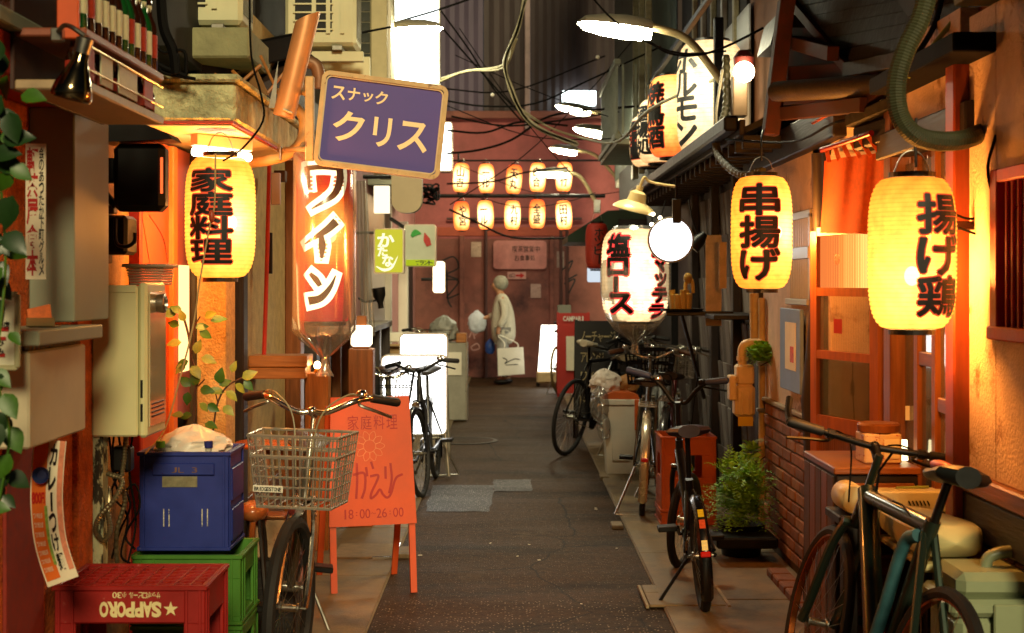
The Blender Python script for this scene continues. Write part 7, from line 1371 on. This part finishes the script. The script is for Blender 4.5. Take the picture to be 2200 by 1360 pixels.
t = thing('ribbed_duct', 'mossy ribbed hose duct bending down beneath the eave', 'duct'); flex(t, 'hose', mat('duct_green', '#3a3c20', .7, var=.4, scale=10, bump=.3, bscale=40), [P(2000, -40, 4.25), P(1978, 40, 4.25), P(1945, 110, 4.25), P(1926, 180, 4.25), P(1932, 245, 4.25), P(1962, 288, 4.25), P(2010, 303, 4.28), P(2070, 300, 4.35), P(2120, 280, 4.5)], .03, .03, 22)
for (x, y) in ((1937, 128), (1924, 200), (1946, 268)): pass
t = thing('thin_green_pipe', 'thin pale green pipe slanting across the eave', 'pipe'); tb(t, 'pipe', mat('pale_green', '#8a9c54', .5), [P(2092, -10, 4.7), P(1950, 166, 4.85)], .009, 8); tb(t, 'pipe', BLKM, [P(2025, -10, 4.9), P(2005, 60, 4.9), P(1955, 140, 4.9)], .01, 8)
t = thing('upper_right_house', 'olive plastered upper storey above the dark eaves', 'building'); bx(t, 'wall', mat('olive_plaster', '#7d7a45', .85, var=.3, scale=10, bump=.5, bscale=70), (1.38, 3.9, 2.36), (5., 4.42, 4.5), .003); bx(t, 'rear_wall', DARK, (1.5, 4.42, 2.5), (1.9, 7.9, 6.5), .003)
bx(t, 'window_strip', BLK, (1.495, 6.9, 2.6), (1.499, 7.6, 4), .0)
o = MB().prism([(0, 0), (.5, 0), (.46, .12), (.04, .16)], .4, Matrix(((1, 0, 0, P(1640, 0, 7.4).x), (0, 0, 1, 7.2), (0, 1, 0, P(0, 110, 7.4).z), (0, 0, 0, 1)))).build('dark_canopy', BLK); single(o, 'black metal canopy behind the bare bulb lamp', 'canopy')
t = thing('corner_conduit', 'bundle of ribbed conduits bending along the eave corner', 'pipes'); flex(t, 'hose', mat('conduit_olive', '#4d4a2c', .6, var=.3), [P(1560, 120, 8.2), P(1560, 230, 8.1), P(1540, 290, 8.), P(1545, 335, 7.8), P(1590, 375, 7.4), P(1640, 368, 7.2)], .022); tb(t, 'cable', CABG, [P(1552, 150, 8.1), P(1538, 260, 8.), P(1560, 300, 7.9)], .008); tb(t, 'cable', CABG, [P(1575, 165, 8.1), P(1572, 250, 8.1)], .012); tb(t, 'cable', CABL, [P(1560, 300, 7.5), P(1700, 305, 6.6), P(1790, 265, 6.), P(1860, 250, 5.7)], .006); tb(t, 'cable', mat('cable_orange', '#a5522c', .5), [P(1745, 265, 6.4), P(1800, 240, 6.2), P(1850, 250, 5.8)], .006)
t = thing('wall_cable', 'black cable looping over the doorway header and red window', 'cable'); tb(t, 'cable', CABL, [P(2050, 460, 4.5), P(2080, 470, 4.5), P(2120, 468, 4.5), P(2138, 490, 4.48), P(2125, 510, 4.48), P(2060, 490, 4.5)], .004, 6); tb(t, 'cable', CABL, [P(2140, 290, 4.3), P(2122, 360, 4.3), P(2135, 420, 4.3), P(2165, 447, 4.3), P(2210, 440, 4.2)], .005, 6); bx(t, 'header', REDLIT, P(2050, 495, 4.52), P(2140, 475, 4.5), .004)
# hangers for the near lanterns
for lb, pts in (('hook wire holding the 揚げ鶏 lantern under the duct', [P(1968, 360, 4.5), P(1966, 300, 4.5), P(1968, 255, 4.52)]), ('hook wire holding the 串揚げ lantern from the eave', [P(1636, 345, 6.2), P(1636, 300, 6.2), P(1640, 280, 6.3)])): t = thing('hanger_wire', lb, 'wire'); tb(t, 'wire', BLKM, pts, .005, 6)
# ---- things along the right wall near the camera
t = thing('wooden_chest', 'low brown wooden chest below the lattice door', 'chest'); d0 = 5.05
x0, x1 = 1.16, 1.45; bx(t, 'top', BRWX, (x0 - .01, d0 - .01, .82), (x1 + .01, 5.56, .845), .004); bx(t, 'body', DKWX, (x0, d0, .02), (x1, 5.55, .818), .004)
for k in range(5): bx(t, 'side_plank', BRW if k % 2 else mat('plank_worn', '#5a3a22', .6, var=.5, scale=30, stretch=(1, 1, .1)), (x0 - .008, d0 + .02 + k * .1, .03), (x0 - .0005, d0 + .112 + k * .1, .81), .002)
for z in (.57, .32, .07): bx(t, 'drawer_front', BRWX, (x0 + .015, d0 - .014, z), (x1 - .015, d0 - .001, z + .22), .003)
t = thing('flower_box', 'square tin box with flower print and brown round lid', 'tin'); q = Vector(P(1893, 0, 5.2)); zt = .845; FLW = mat('flower_tin', '#d8bd94', .5, var=.15, scale=20, dirt='#a52c2c', dscale=42, dthr=.57, dsoft=.03)
bx(t, 'body', FLW, (q.x - .075, 5.14, zt), (q.x + .06, 5.28, zt + .11), .006); MB().lathe([(.075, .0), (.078, .025), (.07, .032), (1e-4, .03)], 24, Matrix.Translation((q.x - .007, 5.21, zt + .112))).build('lid', BRW, t, smooth=True); bx(t, 'label', PAPER, (q.x - .005, 5.136, zt + .02), (q.x + .05, 5.139, zt + .09), .001)
o = MB().lathe([(.015, 0), (.012, .075), (1e-4, .076)], 14, Matrix.Translation((P(1942, 0, 5.25).x, 5.25, .846))).build('candle_light', em('candle_glow', (1., .85, .45), 4.), smooth=True); single(o, 'small glowing white candle light beside the flower tin', 'lamp')
t = thing('heater_unit', 'cream appliance with cylindrical end and slotted long box', 'appliance'); d = 4.84; q = P(1838, 1075, d); CRM = mat('appliance_cream', '#c2b98e', .4, var=.08, scale=4)
MB().lathe([(.046, 0), (.05, .005), (.05, .15), (.046, .155)], 28, Matrix.Translation(q + Vector((.0, .0, 0))) @ Matrix.Rotation(R(-90), 4, 'X')).build('drum', CRM, t, smooth=True); a, b = P(1865, 1100, d + .1), P(2058, 1054, d + .1); bb_ = bx(t, 'long_box', CRM, (a.x, d + .08, a.z), (b.x, d + .18, b.z), .006)
for i in range(6): MB().bar(P(1952 + i * 8, 1076, d + .077), P(1957 + i * 8, 1086, d + .077), .004, .004, 0).build('slot', BLK, bb_)
tb(t, 'pen', mat('pen_green', '#7a8a4a', .4), [P(1925, 1048, d + .15), P(1995, 1046, d + .15)], .005, 6)
t = thing('trestle', 'dark timber trestle table carrying the cream appliance', 'table'); a = P(1800, 1105, d); zt = a.z - .004; bx(t, 'top', DKWX, (a.x, d - .02, zt - .03), (1.46, d + .2, zt), .004)
for x in (a.x + .02, 1.42): bx(t, 'leg', DKW, (x, d, .018), (x + .05, d + .06, zt - .03), .004); bx(t, 'leg', DKW, (x, d + .13, .018), (x + .05, d + .19, zt - .03), .004)
# cream moulded bench seat
t = thing('bench_seat', 'long cream padded bench seat behind the road bicycle', 'bench'); CRS = mat('bench_cream', '#c8bd86', .45, var=.12, scale=6, dirt='#9a9060', dscale=5, dthr=.6); y0 = 4.46; zs = 1.5 - (1172 - 608) * 4.58 / F
zs = .70; ya, yb = 4.25, 4.92; vs = []; n = 20; m = 14
for i in range(n + 1):
    f = i / n; w_ = .125 * (1 - abs(2 * f - 1) ** 5) ** .5 * (1 - .35 * f) + .004; th = .055 * (1 - abs(2 * f - 1) ** 8) ** .5 * (1 - .35 * f) + .003
    for k in range(m): an = 2 * math.pi * k / m; cs, sn = math.cos(an), math.sin(an); vs.append((1.335 + w_ * (abs(cs) ** .5) * (1 if cs > 0 else -1), ya + (yb - ya) * f, zs + .02 * (1 - f) + th * (abs(sn) ** .6) * (1 if sn > 0 else -1)))
MB().add(vs, [(i * m + k, i * m + (k + 1) % m, (i + 1) * m + (k + 1) % m, (i + 1) * m + k) for i in range(n) for k in range(m)] + [tuple(range(m)), tuple(n * m + k for k in range(m))[::-1]]).build('seat', CRS, t, smooth=True)
bx(t, 'under_frame', CRS, (1.25, ya + .04, zs - .075), (1.42, yb - .1, zs - .05), .008)
for y in (ya + .08, yb - .14): bx(t, 'leg', BLKM, (1.3, y, .018), (1.35, y + .05, zs - .075), .004)
# storage tub
t = thing('storage_tub', 'grey-green plastic storage tub with a domed lid', 'tub'); TB = mat('tub_plastic', '#8a9474', .35, var=.12, scale=5); y0 = 4.0; x0 = 1.235
bx(t, 'body', TB, (x0 + .02, y0, .018), (x0 + .5, y0 + .26, .56), .02); bx(t, 'lid', TB, (x0, y0 - .015, .56), (x0 + .52, y0 + .275, .61), .02); bx(t, 'lid_dome', TB, (x0 + .03, y0 + .01, .606), (x0 + .5, y0 + .25, .68), .05); tb(t, 'handle', TB, [(x0 + .14, y0 + .12, .67), (x0 + .16, y0 + .12, .71), (x0 + .24, y0 + .12, .72), (x0 + .28, y0 + .12, .67)], .018, 10); bx(t, 'latch', TB, (x0 + .12, y0 - .025, .5), (x0 + .22, y0 - .012, .6), .006)
t = thing('loose_brick', 'row of loose paving bricks along the wall base', 'bricks')
for i in range(7): bx(t, 'brick', mat('brick_1', '#7a4626'), (1.3, 6.1 + i * .16, .018), (1.4, 6.24 + i * .16, .06), .006)
t = thing('door_panel_leaning', 'dark plank leaning under the lattice door', 'plank'); bx(t, 'plank', DKW, (1.4, 5.75, .018), (1.47, 6.6, .86), .004)
MB().ball((-.12 - (.97 - .29) * .3 + .06, 0, .97 + .018), .05, (1.5, .5, .35), 14, 8).build('saddle_trim', mat('trim_red', '#9c2416', .4), b8, smooth=True); MB().ball((-.12 - (.97 - .29) * .3 - .07, .035, .97 + .008), .04, (1.1, .9, .55), 14, 8).build('saddle_patch', mat('trim_teal', '#2c6a52', .4), b8, smooth=True)
bbp = Vector((-.12, 0, .29)); stp = Vector((-.12 - (.97 - .29) * .3, 0, .93)); MB().tube(curve([bbp.lerp(stp, .95) + Vector((.05, .03, -.12)), bbp.lerp(stp, .7) + Vector((.06, .04, 0)), bbp.lerp(stp, .4) + Vector((.045, .04, 0)), bbp.lerp(stp, .1) + Vector((.05, .035, 0))]), .02, 10).build('lock_hose', mat('hose_teal', '#2c5a62', .6, var=.3, scale=20), b8, smooth=True)
for q0, q1 in (((.14, .0, .98), (.2, .0, .8)), ((.0, .02, .84), (-.25, .02, .8))): MB().tube([Vector(q0), (Vector(q0) + Vector(q1)) / 2 + Vector((.05, 0, .02)), Vector(q1)], .004, 6).build('cable', CABL, b8, smooth=True)
# small items on the mini bike: stickers
for an_, m_, nm in ((128, '#d8b820', 'yellow_sticker'), (140, '#c84a20', 'red_sticker'), (160, '#d8b820', 'yellow_sticker')):
    a_ = R(an_); M_ = Matrix.Translation((-.49 + math.cos(a_) * .283, 0, .255 + math.sin(a_) * .283)) @ Matrix.Rotation(R(90) - a_, 4, 'Y'); MB().box((-.022, -.013, -.001), (.022, .013, .0015), 0).xf(M_).build(nm, mat('sticker' + m_.strip('#'), m_, .4, var=.3, scale=80), b7)
# ---- person at the alley end
d = 21.1; FX = P(1080, 825, d)
t = thing('person', 'grey-haired person in a long pale jacket carrying a white tote bag', 'person', loc=(FX.x, d, 0)); sk = .0
K = 1.6 / 1.62
def skin_mesh(joints, edges, name, m, root, sub=2):
    me = bpy.data.meshes.new(name); me.from_pydata([j[0] for j in joints], edges, []); o = bpy.data.objects.new(name, me); C.objects.link(o); o.parent = root
    md = o.modifiers.new('skin', 'SKIN'); 
    if not me.skin_vertices: me.skin_vertices and None
    bm = bmesh.new(); bm.from_mesh(me); ly = bm.verts.layers.skin.verify(); bm.verts.ensure_lookup_table()
    for v, j in zip(bm.verts, joints): r_ = j[1]; v[ly].radius = r_ if isinstance(r_, tuple) else (r_, r_); v[ly].use_root = False
    bm.verts[0][ly].use_root = True; bm.to_mesh(me); bm.free()
    sb = o.modifiers.new('sub', 'SUBSURF'); sb.levels = sub; sb.render_levels = sub
    dg = bpy.context.evaluated_depsgraph_get(); m2 = bpy.data.meshes.new_from_object(o.evaluated_get(dg)); bpy.data.objects.remove(o); bpy.data.meshes.remove(me)
    m2.name = name; m2.materials.clear(); m2.materials.append(m); m2.polygons.foreach_set('use_smooth', [True] * len(m2.polygons)); o = bpy.data.objects.new(name, m2); C.objects.link(o); o.parent = root; return o
SKN = mat('skin', '#b08060', .55, var=.1); COAT = mat('coat_cream', '#bdb8a4', .85, var=.3, scale=5, bump=.8, bdist=.03, bscale=9, stretch=(1, 1, .4)); TRS = mat('trousers_pale', '#9a9a92', .85, var=.12, scale=8); HAIR = mat('hair_grey', '#8f8f7e', .7, var=.3, scale=30); SHOE = mat('shoe_dark', '#14120f', .5)
# facing image left (-x): pelvis, spine, neck, head, arms, legs
J = [((0, 0, .84), (.12, .15)), ((-.01, 0, 1.05), (.105, .14)), ((-.01, 0, 1.25), (.1, .16)), ((-.03, 0, 1.34), (.055, .06)), ((-.05, 0, 1.38), (.05, .05)), ((-.08, 0, 1.45), (.1, .085)), ((-.075, 0, 1.53), (.085, .075)), ((-.17, 0, 1.45), (.024, .018)),
     ((.0, -.17, 1.27), .05), ((.03, -.21, 1.02), .042), ((-.06, -.21, .82), .033), ((-.07, -.21, .74), .035), ((.0, .17, 1.27), .05), ((-.08, .2, 1.04), .042), ((-.25, .18, .98), .033), ((-.33, .17, .97), .033),
     ((.0, -.08, .78), .085), ((-.02, -.08, .44), .06), ((.04, -.08, .1), .045), ((-.09, -.08, .045), .035), ((.0, .08, .78), .085), ((.02, .08, .44), .06), ((.1, .08, .1), .045), ((-.03, .08, .045), .035)]
E_ = [(0, 1), (1, 2), (2, 3), (3, 4), (4, 5), (5, 6), (5, 7), (2, 8), (8, 9), (9, 10), (10, 11), (2, 12), (12, 13), (13, 14), (14, 15), (0, 16), (16, 17), (17, 18), (18, 19), (0, 20), (20, 21), (21, 22), (22, 23)]
body = skin_mesh(J, E_, 'body', SKN, t)
skin_mesh([((0.02, 0, .55), (.175, .2)), ((0.01, 0, .84), (.19, .2)), ((0, 0, 1.05), (.17, .19)), ((-.005, 0, 1.26), (.145, .195)), ((-.03, 0, 1.36), (.07, .085)), ((.0, -.18, 1.27), .068), ((.035, -.22, 1.02), .062), ((-.05, -.22, .84), .055), ((.0, .18, 1.27), .068), ((-.08, .21, 1.04), .06), ((-.22, .19, .985), .052)], [(0, 1), (1, 2), (2, 3), (3, 4), (3, 5), (5, 6), (6, 7), (3, 8), (8, 9), (9, 10)], 'coat', COAT, t)
skin_mesh([((0, 0, .78), (.12, .14)), ((.0, -.08, .74), .1), ((-.02, -.08, .44), .08), ((.04, -.08, .1), .068), ((.0, .08, .74), .1), ((.02, .08, .44), .08), ((.1, .08, .1), .068)], [(0, 1), (1, 2), (2, 3), (0, 4), (4, 5), (5, 6)], 'trousers', TRS, t)
MB().ball((-.03, 0, 1.5), .115, (1., .92, 1.), 20, 14).build('hair', HAIR, t, smooth=True)
for y, x in ((-.08, -.02), (.08, .04)): MB().ball((x, y, .045), .05, (2.3, .95, .9), 14, 8).build('shoe', SHOE, t, smooth=True)
for y in (-.035, .035): MB().ball((-.175, y, 1.48), .009).build('eye', INK, t)
# bags held
q = P(1098, 775, 20.85); t = thing('tote_bag', 'white paper tote bag with black scribble held by the person', 'bag'); tw = .2; hh = .2
bg_ = MB().prism([(q.x - .19, q.z - .22), (q.x + .2, q.z - .19), (q.x + .18, q.z + .2), (q.x - .2, q.z + .18)], .08, Matrix(((1, 0, 0, 0), (0, 0, 1, 20.8), (0, 1, 0, 0), (0, 0, 0, 1)))).build('bag', WHT, t); MB().tube(curve([(q.x - .1, 20.84, q.z + .19), (q.x - .1, 20.87, q.z + .26), (FX.x - .07, 20.9, .74), (q.x + .08, 20.87, q.z + .26), (q.x + .1, 20.84, q.z + .19)]), .008, 6).build('handle', WHT, t)
fnp = plane_fn((q.x, 20.795, q.z), (1, 0, 0), (0, 0, 1)); sc = MB(); sc.add(*ribbon([(-.12, .05), (-.06, .01), (-.09, -.04), (-.02, .0), (.06, .03), (.13, .02)], .012, lambda u, v, e=0: fnp(u, v, 0))); sc.add(*ribbon([(-.08, -.06), (.1, -.05)], .01, lambda u, v, e=0: fnp(u, v, 0))); sc.build('print', INK, bg_)
q = P(1024, 692, 21.0); t = thing('plastic_bag', 'pale blue-white plastic bag held out in front by the person', 'bag'); bag_mesh((q.x, 21.28, q.z - .02), .13, .06, .15, 21).build('bag', mat('bag_bluewhite', '#b9c2cc', .4, var=.15), t, smooth=True); tb(t, 'strap', WHT, [(q.x + .05, 21.28, q.z + .12), (FX.x - .33, 21.27, .99)], .008, 5)
q = P(1052, 748, 21.0); o = bag_mesh((q.x, 21.32, q.z), .07, .05, .1, 33).build('blue_pouch', mat('pouch_blue', '#2c55b0', .5, var=.2), smooth=True); single(o, 'small bright blue bag hanging at the person\'s side', 'bag')
finish()
